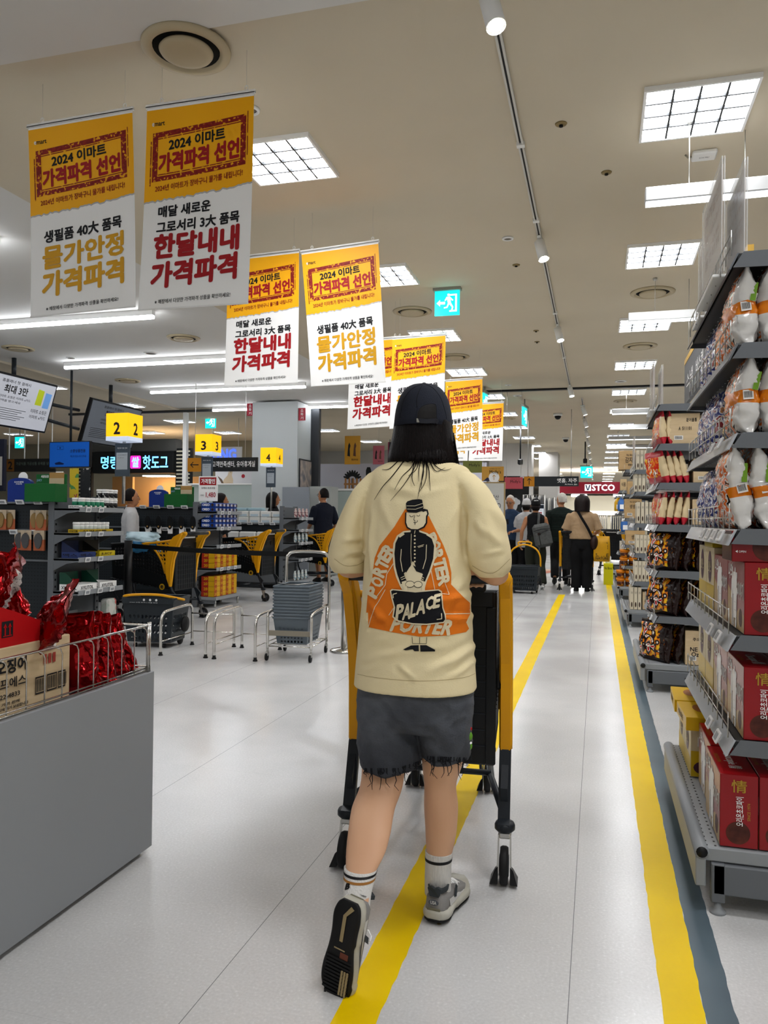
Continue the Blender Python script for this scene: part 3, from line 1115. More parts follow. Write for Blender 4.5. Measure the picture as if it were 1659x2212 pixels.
# nearest display: upper two shelves and the one at eye height
bags('A', mkA, [(.432 + .07 * k, 2.725, LEV[5], 0, -.02) for k in range(3)], labs('white pouch with orange band', 'upper shelf of nearest display', 3), 'orange banded snack bags on the upper shelf')
bags('A', mkA, [(.452 + .08 * k, 3.05, LEV[5], .05, .02) for k in range(2)], labs('orange printed pouch behind the end row', 'upper shelf', 2), 'orange printed snack bags on the upper shelf')
bags('B', lambda s: bag_mesh(.26, .235, .08, fB, 21 + s), [(.452 + .08 * k, 3.38, LEV[5], .06, 0) for k in range(2)], labs('blue and white pouch', 'far end of upper shelf, nearest display', 2), 'blue snack bags on the upper shelf')
bags('B', None, [(.455, 3.6, LEV[5], -.1, .05)], ['last blue and white pouch at the far end of the upper shelf'], 'blue snack bags on the upper shelf')
bags('A', mkA, [(.434 + .07 * k, 2.725, LEV[4], 0, .03) for k in range(3)], labs('white pouch with orange band', 'shelf above eye height, nearest display', 3), 'orange banded snack bags above eye height')
bags('E', lambda s: bag_mesh(.25, .24, .08, fE, 31 + s), [(.47 + .08 * k, 3.0, LEV[4] , .1, .1) for k in range(2)], labs('navy and gold pouch', 'shelf above eye height, nearest display', 2), 'navy snack bags above eye height')
bags('B', None, [(.45 + .08 * k, 3.33 - .03 * k, LEV[4], .1, 0) for k in range(2)], labs('blue and red pouch', 'shelf above eye height, nearest display', 2), 'blue snack bags above eye height')
bags('B', None, [(.45, 3.58, LEV[4], 0, 0)], ['last blue and red pouch on the shelf above eye height'], 'blue snack bags above eye height')
bags('At', mkAt, [(.430 + .068 * k, 2.72, LEV[3], 0, -.14) for k in range(3)], labs('leaning white pouch with orange tape', 'eye height shelf, nearest display', 3), 'leaning snack bags at eye height')
bags('At', mkAt, [(.452 + .08 * k, 3.02, LEV[3], .05, .1) for k in range(2)], labs('orange printed tall pouch', 'eye height shelf, nearest display', 2), 'orange tall snack bags at eye height')
bags('B', None, [(.452, 3.28 + .27 * k, LEV[3], .06, 0) for k in range(2)], labs('blue peanut snack pouch', 'eye height shelf, nearest display', 2, 'the viewer'), 'blue snack bags at eye height')

# chocolate pie cartons
CPR = mat('pie_carton_red', '#8c0f16', .3, coat=.5)
CPT = mat('pie_carton_bright_red', '#b3121b', .3, coat=.5)
CPF = noisy('pie_carton_front_glare', [(0.0, '#8f5a5a'), (0.45, '#a56e6c'), (0.75, '#8a3c42')], 5, .3, coat=.5, hard=False)  # pinkish tones put the glare on the red front into its colour
CPB = mat('pie_carton_beige', '#b79a68', .35, coat=.4)
PIE = noisy('chocolate_pie', [(0.3, '#3b1710'), (0.7, '#5a2a1e')], 30, .4, hard=False)
GOLDP = mat('gold_print', '#b08c2e', .4)


def pie_carton(w=.31, d=.108, h=.222):
    """front faces -x (toward the aisle), end faces -y"""
    t = thing('pie_carton', '', 'carton')
    b = B(); b.box(0, d, 0, w, 0, h, CPR, .0015)
    b.quad(frame((0, 0, h), (1, 0, 0), (0, 1, 0)), .002, d - .002, .002, w - .002, CPT, .0004)
    F = frame((0, w / 2, h / 2), (0, -1, 0), (0, 0, 1))
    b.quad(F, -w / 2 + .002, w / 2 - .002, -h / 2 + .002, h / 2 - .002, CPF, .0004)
    b.poly(F, [(-w * .49, -h * .49), (w * .49, -h * .49), (w * .49, -h * .25), (w * .2, -h * .18), (0, -h * .3), (-w * .25, .0), (-w * .49, h * .1)], CPB, .0007)
    b.text('나의', F, -w * .44, -w * .2, h * .2, h * .44, BWHT, .02, .001)
    b.text('情', F, -w * .24, w * .1, -h * .46, h * .36, BWHT, .035, .0012)
    b.text('이야기', F, w * .12, w * .46, -h * .04, h * .2, BWHT, .02, .001)
    b.poly(F, [(w * (.3 + .1 * math.cos(a)), h * (-.3 + .13 * math.sin(a))) for a in [i * math.pi / 8 for i in range(16)]], PIE, .001)
    b.build('box_body', t)
    E = frame((d / 2, 0, h / 2), (1, 0, 0), (0, 0, 1))
    R_ = E @ Matrix.Rotation(math.pi / 2, 4, 'Z')
    b = B()
    b.text('오리온초코파이', R_, -h * .2, h * .2, -d * .12, d * .08, BWHT, .012, .001)
    b.text('SINCE 1974', R_, -h * .12, h * .12, -d * .3, -d * .22, GOLDP, 0, .001)
    b.text('情', E, -d * .2, d * .2, h * .26, h * .43, GOLDP, .01, .001)
    b.add([E @ V((d * (-.02 + .32 * math.cos(a)), h * (-.3) + d * .32 * math.sin(a), .0008)) for a in [i * math.pi / 14 for i in range(28)]], [tuple(range(28))], PIE)
    b.build('end_print', t)
    T = frame((d / 2, w / 2, h), (0, -1, 0), (1, 0, 0))
    b = B(); b.text('Chocopie 情', T, -w * .25, w * .3, -d * .22, d * .2, BWHT, .012, .0012); b.text('SINCE 1974', T, -w * .2, w * .1, -d * .42, -d * .3, GOLDP, 0, .0012); b.build('top_print', t)
    return t


CP = pie_carton()
cp_used = False


def put_cp(x, y, z, label, group, rz=0):
    global cp_used
    if not cp_used:
        CP.location = (x, y, z + .002); CP['label'] = label; CP['group'] = group; cp_used = True
    else:
        dup(CP, (x, y, z + .002), rz, label, group)


for k in range(2):
    put_cp(.372 + .112 * k, 2.585, LEV[0], f'dark red chocolate pie carton, {nth[k]} from the edge, on the base deck', 'pie cartons on the base deck')
    put_cp(.386 + .112 * k, 2.905, LEV[0], f'dark red pie carton farther along the base deck, {nth[k]} from the edge', 'pie cartons on the base deck')
    for lv, nm in ((1, 'lowest shelf'), (2, 'shelf at waist height')):
        for j in range(2):
            put_cp(.436 + .112 * k, 2.575 + .315 * j, LEV[lv], f'red pie carton, {nth[k]} from the edge, {["near", "far"][j]} one on the {nm}', f'pie cartons on the {nm}')
# yellow gift cartons beside them
GY = noisy('gift_carton_print', [(0.0, '#cfae1e'), (0.42, '#d9c9a4'), (0.6, '#d8cdb4'), (0.72, '#5b3242')], 7, .35, coat=.3, hard=True, stretch=(1, 1, .6))
GC = mat('gift_carton_cream', '#c9bb99', .4)


def gift(w=.22, d=.1, h=.245):
    t = thing('gift_carton', '', 'carton')
    b = B(); b.box(0, d, 0, w, 0, h, GC, .0015)
    F = frame((0, w / 2, h / 2), (0, -1, 0), (0, 0, 1))
    b.quad(F, -w * .49, w * .49, -h * .49, -h * .1, mat('gift_yellow', '#c9a818', .35, coat=.3), .0005)
    b.poly(F, [(w * .0 + w * .22 * math.cos(a), h * .18 + h * .26 * math.sin(a)) for a in [i * math.pi / 8 for i in range(16)]], mat('gift_plum', '#4d2a3a', .4), .0008)
    b.text('오예스', F, -w * .16, w * .16, h * .08, h * .28, GC, .01, .0012)
    b.build('box_body', t)
    E = frame((d / 2, 0, h / 2), (1, 0, 0), (0, 0, 1))
    b = B(); b.quad(E, -d * .49, d * .49, -h * .49, h * .05, mat('gift_yellow', '#c9a818', .35), .0005); barcode(b, E @ Matrix.Translation((0, h * .25, .0005)), d * .5, h * .2)
    b.poly(E, [(d * .4 * math.cos(a), -h * .3 + d * .35 * math.sin(a)) for a in [i * math.pi / 8 for i in range(16)]], mat('gift_plum', '#4d2a3a', .4), .0009)
    b.build('end_print', t)
    return t


G0 = gift()
gi = 0
for lv, nm, y0, x in ((1, 'lowest shelf', 3.22, .436), (2, 'waist height shelf', 3.22, .436), (0, 'base deck', 3.25, .36)):
    for j in range(2):
        for k in range(2 if j == 0 else 1):
            lb = f'yellow and cream gift carton on the {nm}, {["near", "far"][j]} one, {nth[k]} from the edge'
            if gi == 0:
                G0.location = (x + .102 * k, y0 + .225 * j, LEV[lv] + .002); tag(G0, lb, 'carton', f'gift cartons on the {nm}')
            else:
                dup(G0, (x + .102 * k, y0 + .225 * j, LEV[lv] + .002), 0, lb, f'gift cartons on the {nm}', (1, 1, .75) if lv == 0 else None)
            gi += 1
# flat yellow boxes on the gift cartons of the deck
FY = mat('flat_box_yellow', '#d3a808', .35, coat=.4)
for k, (x, y, z) in enumerate(((.335, 3.36, LEV[0] + .1885), (.328, 3.66, LEV[0] + .1885))):
    t = thing('biscuit_box', ['flat yellow biscuit box lying on the deck cartons, nearer one', 'flat yellow biscuit box lying on the deck cartons, farther one'][k], 'box', (x, y, z), .03 - .06 * k)
    b = B(); b.box(0, .2, -.14, .14, 0, .052, FY, .0015); b.build('box_body', t)
    T = frame((.1, 0, .052), (0, -1, 0), (1, 0, 0))
    b = B(); b.text('ORIGINAL', T, -.1, .06, .04, .075, PIE, .01, .001)
    b.poly(T, [(-.02 + .07 * math.cos(a), -.02 + .035 * math.sin(a)) for a in [i * math.pi / 8 for i in range(16)]], mat('biscuit_brown', '#9a5a1c', .5), .001)
    F = frame((0, 0, .026), (0, -1, 0), (0, 0, 1)); b.text('카스타드', F, -.08, .06, -.012, .014, PIE, .01, .001)
    b.build('print', t)
# lying choco carton and small yellow boxes on the waist shelf
t = thing('choco_carton', 'dark red and brown carton lying on top of the waist shelf cartons', 'carton', (.40, 2.58, LEV[2] + .2255))
b = B(); b.box(0, .3, 0, .19, 0, .095, mat('choco_maroon', '#7d0d12', .3, coat=.5), .0015); b.quad(frame((0, .095, .0475), (0, -1, 0), (0, 0, 1)), -.093, .093, -.046, .046, mat('choco_brown', '#4a231c', .35, coat=.5), .0005); b.build('box_body', t)
E = frame((.1, 0, .0475), (1, 0, 0), (0, 0, 1))
b = B(); b.add([E @ V((.0 + .042 * math.cos(a), -.002 + .042 * math.sin(a), .0008)) for a in [i * math.pi / 14 for i in range(28)]], [tuple(range(28))], PIE); b.text('오리온', E, .02, .11, -.01, .018, BWHT, .01, .0014); b.text('◀ OPEN', E, -.09, -.06, -.02, -.012, BWHT, 0, .001); b.build('end_print', t)
t = thing('snack_box', 'olive yellow snack box on the waist shelf behind the lying carton', 'box', (.43, 2.9, LEV[2] + .2485))
b = B(); b.box(0, .16, .32, .55, 0, .06, mat('olive_yellow', '#a8951a', .35, coat=.3), .0015); b.text('에이스', frame((0, .43, .03), (0, -1, 0), (0, 0, 1)), -.06, .06, -.012, .012, PIE, .01); b.build('box_body', t)

# second display
D2 = 5.75
bags('D', lambda s: bag_mesh(.30, .235, .055, fD, 41 + s, nu=20, nv=18, crumple=.6, eu=.16), [(.425 + .045 * k, D2 + .17, LEV[5], .1, -.05) for k in range(2)], labs('red and cream stick pack', 'upper shelf of second display', 2), 'red stick packs on the upper shelf')
bags('D', None, [(.42 + .042 * k, D2 + .17, LEV[4], .35 if k == 0 else .05, -.22) for k in range(5)], labs('leaning red and cream stick pack', 'middle shelf of second display', 5), 'red stick packs on the middle shelf')
bags('D', None, [(.42 + .05 * k, D2 + .17, LEV[3], 0, .16) for k in range(4)], labs('tilted red and cream pack', 'eye height shelf, second display', 4), 'red stick packs at eye height')
bags('D', None, [(.43 + .045 * k, D2 + .5, LEV[q], .1, 0) for q in (5, 4, 3) for k in range(2)], [f'red and yellow pack, {nth[k]} at the far end, {s} of second display' for s in ('upper shelf', 'middle shelf', 'eye height shelf') for k in range(2)], 'red packs at the far ends')
mkC = lambda s: bag_mesh(.30, .285, .085, fC, 51 + s, crumple=1.5, fq=8, ea=.4)
for q, nm in ((2, 'waist height shelf'), (1, 'lowest shelf'), (0, 'base deck')):
    bags('C', mkC, [(.425 + .075 * k - (.05 if q == 0 else 0), D2 + .18, LEV[q], .62 if k == 0 else .15, .12) for k in range(4 if q else 3)], labs('dark brown corn snack bag', f'{nm} of second display', 4), f'corn snack bags on the {nm}')
    bags('C', mkC, [(.425 + .08 * k - (.05 if q == 0 else 0), D2 + .52, LEV[q], -.03, .05) for k in range(2)], [f'dark corn snack bag, {nth[k]} one at the far end, {nm}, second display' for k in range(2)], f'far corn snack bags on the {nm}')


def carton(name, w, d, h, m, lines, label, loc, rz=0, face='y', cat='carton', bar=True):
    """lines: (text,x0,x1,y0,y1) in fractions of the face that looks along -y (and -x)"""
    t = thing(name, label, cat, (loc[0], loc[1], loc[2] + .002), rz)
    b = B(); b.box(0, d, 0, w, 0, h, m, .003); b.build('box_body', t)
    b = B()
    for M, ww in ((frame((0, 0, 0), (1, 0, 0), (0, 0, 1)), d), (frame((0, w, 0), (0, -1, 0), (0, 0, 1)), w)):
        for (s, a0, a1, c0, c1) in lines:
            b.text(s, M, a0 * ww, a1 * ww, c0 * h, c1 * h, INK, .015, .0012)
        if bar:
            barcode(b, M @ Matrix.Translation((ww * .3, h * .2, .0005)), ww * .3, h * .14)
    b.build('print', t)
    return t


carton('carton', .35, .2, .215, KRAFT, [('511101', .42, .72, .45, .56), ('문어몸통', .55, .9, .72, .84), ('A', .3, .36, .45, .56)], 'beige carton with black numbers on the upper shelf of second display', (.485, D2 + .03, LEV[5]))
carton('carton', .35, .2, .2, CARD, [('식품', .5, .8, .6, .8)], 'ochre carton deep on the upper shelf of second display', (.69, D2 + .06, LEV[5]))
carton('carton', .35, .2, .17, KRAFT, [('눈을', .5, .95, .45, .72), ('국산과자', .5, .9, .78, .9)], 'beige carton behind the stick packs, middle shelf of second display', (.645, D2 + .03, LEV[4]))
carton('carton', .35, .2, .18, KRAFT, [('식품공장', .2, .6, .42, .52)], 'beige carton behind the tilted packs at eye height, second display', (.64, D2 + .03, LEV[3]))
carton('carton', .3, .16, .24, KRAFT, [('NE', .2, .5, .4, .52), ('Oz', .25, .55, .25, .38), ('주의', .3, .6, .7, .8)], 'beige carton behind the corn bags on the base deck', (.60, D2 + .03, LEV[0]))
t = thing('floor_card', 'white brochure tray hanging under the middle shelf of second display', 'sign', (.5, D2 + .2, LEV[4] - .06))
b = B(); b.box(-.08, .12, -.15, .15, 0, .012, BWHT); b.build('card', t)

# third display: cream cracker boxes and cartons
D3 = 9.2
L3 = [.2, .52, .84, 1.18, 1.54, 1.79]
CRB = mat('cream_box', '#c9bfa8', .45)
BEAN = mat('coffee_brown', '#37221a', .5)


def cream(w=.2, d=.036, h=.22, txt='바'):
    t = thing('cracker_box', '', 'box')
    b = B(); b.box(0, d, 0, w, 0, h, CRB, .001); b.build('box_body', t)
    b = B()
    for M, ww in ((frame((0, w, 0), (0, -1, 0), (0, 0, 1)), w), (frame((0, 0, 0), (1, 0, 0), (0, 0, 1)), d)):
        b.text('OREO', M, .25 * ww, .75 * ww, .72 * h, .8 * h, INK, 0, .001) if False else b.text('130', M, .25 * ww, .75 * ww, .7 * h, .8 * h, INK, 0, .001)
        b.poly(M, [(ww * (.5 + .22 * math.cos(a)), h * (.22 + .12 * math.sin(a))) for a in [i * math.pi / 6 for i in range(12)]], BEAN, .001)
    b.build('print', t)
    return t


CB = cream()
cb_n = 0
for q, n, dx, x0, nm, hh in ((5, 3, .042, .42, 'top shelf', 1), (4, 4, .042, .40, 'upper shelf', 1), (3, 4, .044, .43, 'eye height shelf', 1.1), (2, 6, .04, .425, 'waist height shelf', .95), (1, 6, .04, .41, 'lowest shelf', 1.05), (0, 3, .042, .365, 'base deck', 1.15)):
    for k in range(n):
        for j in range(2 if k == 0 else 1):
            lb = f'slim cream box on the {nm} of third display, {ORD[k] + " from the edge" if j == 0 else "behind the first"}'
            loc = (x0 + dx * k, D3 + .02 + .22 * j, L3[q] + .002)
            if cb_n == 0:
                CB.location = loc; tag(CB, lb, 'box', f'slim cream boxes on the {nm}'); CB.scale = (1, 1, hh)
            else:
                dup(CB, loc, 0, lb, f'slim cream boxes on the {nm}', (1, 1, hh))
            cb_n += 1
carton('carton', .4, .22, .2, CARD, [('생생감자', .1, .5, .3, .6)], 'brown carton with print on the third display near the floor', (.58, D3 + .05, L3[2]))
carton('carton', .4, .2, .2, KRAFT, [('생생감자', .1, .6, .3, .6)], 'pale carton deep on the base deck of third display', (.5, D3 + .05, L3[0]))
# fourth display: big cartons and tubs
D4 = 12.4
L4 = [.2, .52, .84, 1.25, 1.62, 2.0]
carton('carton', .42, .27, .29, CARD, [('No Brand', .42, .85, .72, .82), ('감자칩', .35, .95, .36, .66), ('짭짤한맛', .5, .85, .2, .3)], 'large brown carton with black lettering on top of fourth display', (.31, D4 + .03, L4[5]), bar=False)
carton('carton', .4, .25, .3, CARD, [('생생감자', .3, .95, .5, .7), ('국산 감자로 만든', .3, .9, .8, .88)], 'brown potato carton on the fourth shelf of fourth display', (.40, D4 + .03, L4[3]))
carton('carton', .4, .2, .2, CARD, [('식품', .3, .7, .4, .6)], 'small brown carton on the fifth shelf of fourth display', (.44, D4 + .03, L4[4]))
carton('carton', .4, .28, .22, CARD, [('생생감자', .3, .9, .4, .7)], 'brown carton on the third shelf of fourth display', (.42, D4 + .03, L4[2]))
TUBO = mat('orange_tub', '#d0790c', .35, coat=.3)
TUBB = noisy('tub_label', [(0.0, '#3a1c10'), (0.5, '#6a3417'), (0.62, '#d79a3a')], 14, .4)
tn = 0
for q in (1, 0):
    for j in range(2):
        for k in range(2):
            x, y, z = .40 + .13 * k - (.05 if q == 0 else 0), D4 + .1 + .16 * j, L4[q]
            for s in range(2):
                t = thing('snack_tub', f'orange lidded tub, {["lower", "upper"][s]} of a pair, {["near", "far"][j]} row, {nth[k]} from the edge, {["base deck", "lowest shelf"][q]}', 'tub', (x, y, z + .002 + .127 * s), 0, 'orange tubs of the fourth display')
                b = B(); b.lathe([(.05, 0), (.058, .09)], TUBO, n=20); b.lathe([(.0525, .02), (.0575, .075)], TUBB, n=20); b.build('tub_body', t)
                b = B(); b.lathe([(.064, .091), (.064, .118), (.0, .122)], TUBO, n=20); b.build('lid', t)
                tn += 1
# beyond: bottles, bags and yellow cases
D5 = 15.6
BLU = mat('blue_bottle', '#3d6fb5', .3, coat=.3)
YLB = mat('yellow_bottle', '#d8a414', .3, coat=.3)
for i, (x, y, z, m, lb) in enumerate(((.36, D5 + .1, 1.4, BLU, 'blue handled detergent bottle on the fifth display'), (.30, D5 + .3, 1.4, YLB, 'yellow detergent bottle beside the blue bottle'), (.42, D5 + .1, 1.0, BLU, 'small blue bottle lower on the fifth display'))):
    t = thing('detergent_bottle', lb, 'bottle', (x + .1, y, z + .002))
    b = B(); b.loft([[(r * math.cos(a) * 1.0, r * math.sin(a) * .7, zz) for a in [k * math.pi / 8 for k in range(16)]] for r, zz in ((.075, 0), (.085, .02), (.085, .17), (.05, .24), (.025, .27))], m); b.box(-.045, .045, -.061, -.059, .04, .13, BWHT); b.build('bottle_body', t)
    b = B(); b.lathe([(.028, .27), (.028, .31), (0, .312)], BWHT, n=16); b.build('cap', t)
for i, (x, z, m) in enumerate(((.42, .6, '#c9c1b2'), (.55, .6, '#b98a2a'), (.42, .2, '#6d3b22'), (.55, .2, '#c9a03a'), (.42, 1.8, '#b39a72'), (.56, 1.0, '#8a8f96'))):
    t = thing('goods_case', f'{["pale case on the second shelf", "ochre case on the second shelf", "brown case on the base deck", "yellow case on the base deck", "beige case on the top shelf", "grey case on the middle shelf"][i]} of fifth display', 'case', (x, D5 + .03, z + .002))
    b = B(); b.box(0, .12, 0, .3, 0, .22, mat('case_' + m[1:], m, .5), .004); b.build('case_body', t)
    b = B(); b.text('식품', frame((0, 0, 0), (1, 0, 0), (0, 0, 1)), .02, .1, .08, .16, INK, .01); b.build('print', t)
YS = mat('lime_yellow_card', '#d6cf10', .4)
t = thing('stacked_case', 'bright yellow case with black lettering standing on the floor beyond the fourth display', 'case', (.02, 15.2, 0))
b = B(); b.box(.1, .27, 0, .3, .0, .4, YS, .004); b.build('case_body', t)
b = B(); b.text('No Brand', frame((.1, 0, 0), (1, 0, 0), (0, 0, 1)), .015, .155, .29, .34, INK, .01); b.build('print', t)
t = thing('detergent_bottle', 'white bottle with green cap standing on the bright yellow case', 'bottle', (.2, 15.35, .4015))
b = B(); b.lathe([(.05, 0), (.055, .02), (.055, .12), (.025, .17), (.025, .19)], BWHT, n=16); b.build('bottle_body', t)
b = B(); b.lathe([(.028, .191), (.028, .22), (0, .222)], mat('green_cap', '#2f9a3a', .4), n=16); b.build('cap', t)
# ------------------------------------------------------------------ grey promotion bin at the left
BING = mat('bin_grey_panel', '#8b8e91', .5)
BX0, BX1, BY0, BY1, BZ = -2.75, -1.53, .55, 2.455, .645
t = thing('promotion_bin', 'grey panelled sale bin with wire rail in the lower left corner', 'bin', (0, 0, 0))
b = B(); b.box(BX1 - .02, BX1, BY0, BY1, .02, BZ, BING, .002); b.build('side_panel', t)
b = B(); b.box(BX0, BX1 - .021, BY1 - .02, BY1, .02, BZ, BING, .002); b.build('end_panel', t)
b = B(); b.box(BX0, BX0 + .02, BY0, BY1 - .021, .02, BZ, BING, .002); b.build('side_panel', t)
b = B(); b.box(BX0 + .021, BX1 - .021, BY0, BY1 - .021, .6, .618, SHELF_L); b.build('bin_floor', t)
b = B(); b.box(BX0 + .03, BX1 - .03, BY0, BY1 - .03, 0, .02, BLKP); b.build('plinth', t)
x = BX1 - .012
for name, p0, p1 in (('wire_rail', (x, BY0, 0), (x, BY1 - .012, 0)), ('wire_rail', (x - .001, BY1 - .012, 0), (BX0, BY1 - .012, 0))):
    b = B()
    p0, p1 = V(p0), V(p1)
    L = (p1 - p0).length; d = (p1 - p0) / L
    b.tube([p0 + V((0, 0, .81)), p1 + V((0, 0, .81))], .0038, CHROME, 8)
    b.tube([p0 + V((0, 0, .662)), p1 + V((0, 0, .662))], .003, CHROME, 8); b.tube([p0 + V((0, 0, .652)), p1 + V((0, 0, .652))], .003, CHROME, 8)
    n = int(L / .075)
    for i in range(n):
        q = p1 - d * (.02 + i * .075)
        b.tube([q + V((0, 0, .65)), q + V((0, 0, .785)), q - d * .008 + V((0, 0, .8)), q - d * .025 + V((0, 0, .807))], .0022, CHROME, 6)
    for k in (0, .012):
        b.tube([p1 - d * k + V((0, 0, .645)), p1 - d * k + V((0, 0, .822))], .0038, CHROME, 8)
    b.build(name, t)
carton('carton', 1.35, .5, .20, KRAFT, [('오징어', .93, .965, .55, .8), ('제이에프에스', .90, .965, .36, .5), (':080-522-4833', .88, .955, .22, .3), ('품질에 이상이 있으면 연락해 주십시오', .86, .975, .1, .16)], 'large beige squid carton standing in the grey bin behind the wire rail', (-2.12, .76, .62), bar=False)
# its printed face toward the aisle
def find_label(s):
    return next(o for o in SC.objects if o.get('label') and s in o['label'])
ct = find_label('large beige squid carton')
b = B()
F = frame((.502, 0, 0), (0, 1, 0), (0, 0, 1))
w = 1.35
def at(y):
    return y - .76
b.text('오징어', F, at(1.79), at(1.91), .125, .165, INK, .03)
b.text('제이에프에스', F, at(1.70), at(1.91), .082, .112, INK, .012)
b.text(': 080-522-4833', F, at(1.74), at(1.885), .055, .068, INK, .01)
b.text('품질보증 표시 가격 판매', F, at(1.7), at(1.885), .035, .044, INK, .006); b.text('공정거래위원회 고시에 의거 보상합니다', F, at(1.7), at(1.92), .022, .031, INK, .006)
for i, (y0, y1) in enumerate(((1.95, 1.995), (2.0, 2.045), (2.05, 2.085))):
    b.quad(F, at(y0), at(y1), .04, .044, INK, .001); b.quad(F, at(y0), at(y1), .088, .092, INK, .001); b.quad(F, at(y0), at(y0) + .003, .04, .09, INK, .001); b.quad(F, at(y1) - .003, at(y1), .04, .09, INK, .001)
    for k in range(9):
        b.quad(F, at(y0) + .006 + k * .004, at(y0) + .006 + k * .004 + (.002 if k % 3 else .003), .047, .085, INK, .001)
b.quad(F, at(1.985), at(2.04), .165, .182, BARC, .001); barcode(b, F @ Matrix.Translation((at(2.01), .173, .001)), .045, .016)
for k in range(3):
    b.quad(F, at(1.985) + k * .02, at(1.985) + k * .02 + .013, .125, .155, mat('stamp_print', '#9c3b30', .7), .001)
b.build('face_print', ct)
REDC = mat('red_card', '#b00f14', .45)
t = thing('display_tray', 'bright red cardboard tray with arrow mark standing on the squid carton', 'tray', (-1.98, 1.2, .822))
b = B()
b.add([V((x, y, z)) for x in (.352, .356) for y, z in ((0, 0), (.775, 0), (.775, .06), (.735, .075), (.62, .115), (.4, .16), (0, .17))], [(0, 1, 2, 3, 4, 5, 6), (13, 12, 11, 10, 9, 8, 7)] + [(i, (i + 1) % 7, 7 + (i + 1) % 7, 7 + i) for i in range(7)], REDC)
b.box(0, .351, .77, .775, 0, .06, REDC); b.box(0, .351, 0, .769, 0, .004, REDC); b.box(0, .004, 0, .769, .005, .16, REDC)
b.build('tray_body', t)
F = frame((.3565, .64, .05), (0, 1, 0), (0, 0, 1))
b = B(); b.quad(F, -.022, .022, -.022, .024, INK, .0005)
for k in (-.009, .009):
    b.quad(F, k - .0025, k + .0025, -.016, .008, REDC, .001); b.poly(F, [(k - .007, .006), (k + .007, .006), (k, .018)], REDC, .001)
b.quad(F, -.017, .017, -.019, -.0165, REDC, .001); b.build('arrow_mark', t)
FOIL = mat('red_foil', '#a20a12', .13, .92, coat=.5)
FOILP = mat('pink_sheen_foil', '#b8455a', .2, .7, coat=.5)
PANEL_W = noisy('printed_back_label', [(0.0, '#d5d2cc'), (0.52, '#c9c6c0'), (0.58, '#4a4a4a'), (0.63, '#d5d2cc')], 60, .4, stretch=(.3, 1, 3))


def fF(u, v, front):
    if not front and .3 < u < .7 and .12 < v < .78:
        return PANEL_W
    return FOIL


def foil(s, w=.24, h=.26, d=.05):
    return bag_mesh(w, h, d, fF, 71 + s, crumple=2.3, fq=7, ea=.12, nu=22, nv=26)


FM = [foil(k) for k in range(4)]


def put_foil(k, loc, rot, label, sc=1.0, group=None):
    o = bpy.data.objects.new('foil_pouch', FM[k % 4])
    COL.objects.link(o)
    o.location = loc; o.rotation_euler = rot; o.scale = (sc,) * 3
    tag(o, label, 'snack pouch', group)


for k in range(7):      # standing row, one behind the other along the bin
    put_foil(k, (-1.665 - .012 * (k % 2), 2.165 + .046 * k, .622), (-.06 - .055 * k, (.10, -.06, .14, -.1, .08, .12, -.05)[k], 1.62 + (.12, -.16, .2, -.1, .16, -.2, .1)[k]), f'shiny red foil pouch standing in the bin row, {(nth + ["seventh"])[k]} from the carton', (.86, .98, .9, .93, .8, .82, .7)[k], 'red foil pouches in the row')
put_foil(1, (-1.70, 2.04, .80), (.75, .45, .9), 'crumpled red foil pouch leaning out over the carton edge', .85)
put_foil(2, (-1.76, 1.9, .86), (-.35, .35, .55), 'large red foil pouch in the tray, right one', .95)
put_foil(0, (-1.74, 1.78, .85), (-.1, .3, .15), 'large red foil pouch at the left picture edge', 1.0)
put_foil(3, (-1.88, 1.86, 1.0), (.1, -1.1, .3), 'red foil pouch lying on top of the tray pile', .9)
put_foil(2, (-1.84, 2.12, .83), (-.5, -.2, 1.3), 'dark red foil pouch behind the tray', .9)

# ------------------------------------------------------------------ shopping carts
CARTB = mat('cart_black', '#131517', .42)
CARTD = mat('cart_leg_black', '#1b2026', .4)
YCART = noisy('cart_yellow', [(0.3, '#dd9a06'), (0.7, '#e5a40a')], 3, .4, hard=False)


def perf(b, P, nu, nv, hole, m, th, mask=None):
    """sheet with a hole in every cell; P(u,v) -> (point, normal)"""
    for i in range(nu):
        for j in range(nv):
            c = [P((i + a) / nu, (j + d) / nv) for a, d in ((0, 0), (1, 0), (1, 1), (0, 1))]
            if mask and not mask((i + .5) / nu, (j + .5) / nv):
                b.add([p for p, n in c], [(0, 1, 2, 3)], m); continue
            o = (j % 2) * 0
            q = [P((i + .5 + a * hole * .5) / nu, (j + .5 + d * hole * .5) / nv) for a, d in ((-1, -.45), (0, -1), (1, -.45), (1, .45), (0, 1), (-1, .45))]
            cen = [c[0], P((i + .5) / nu, j / nv), c[1], c[2], P((i + .5) / nu, (j + 1) / nv), c[3]]
            b.add([p for p, n in cen] + [p for p, n in q] + [p - n * th for p, n in q], [(k, (k + 1) % 6, 6 + (k + 1) % 6, 6 + k) for k in range(6)] + [(6 + k, 6 + (k + 1) % 6, 12 + (k + 1) % 6, 12 + k) for k in range(6)], m)


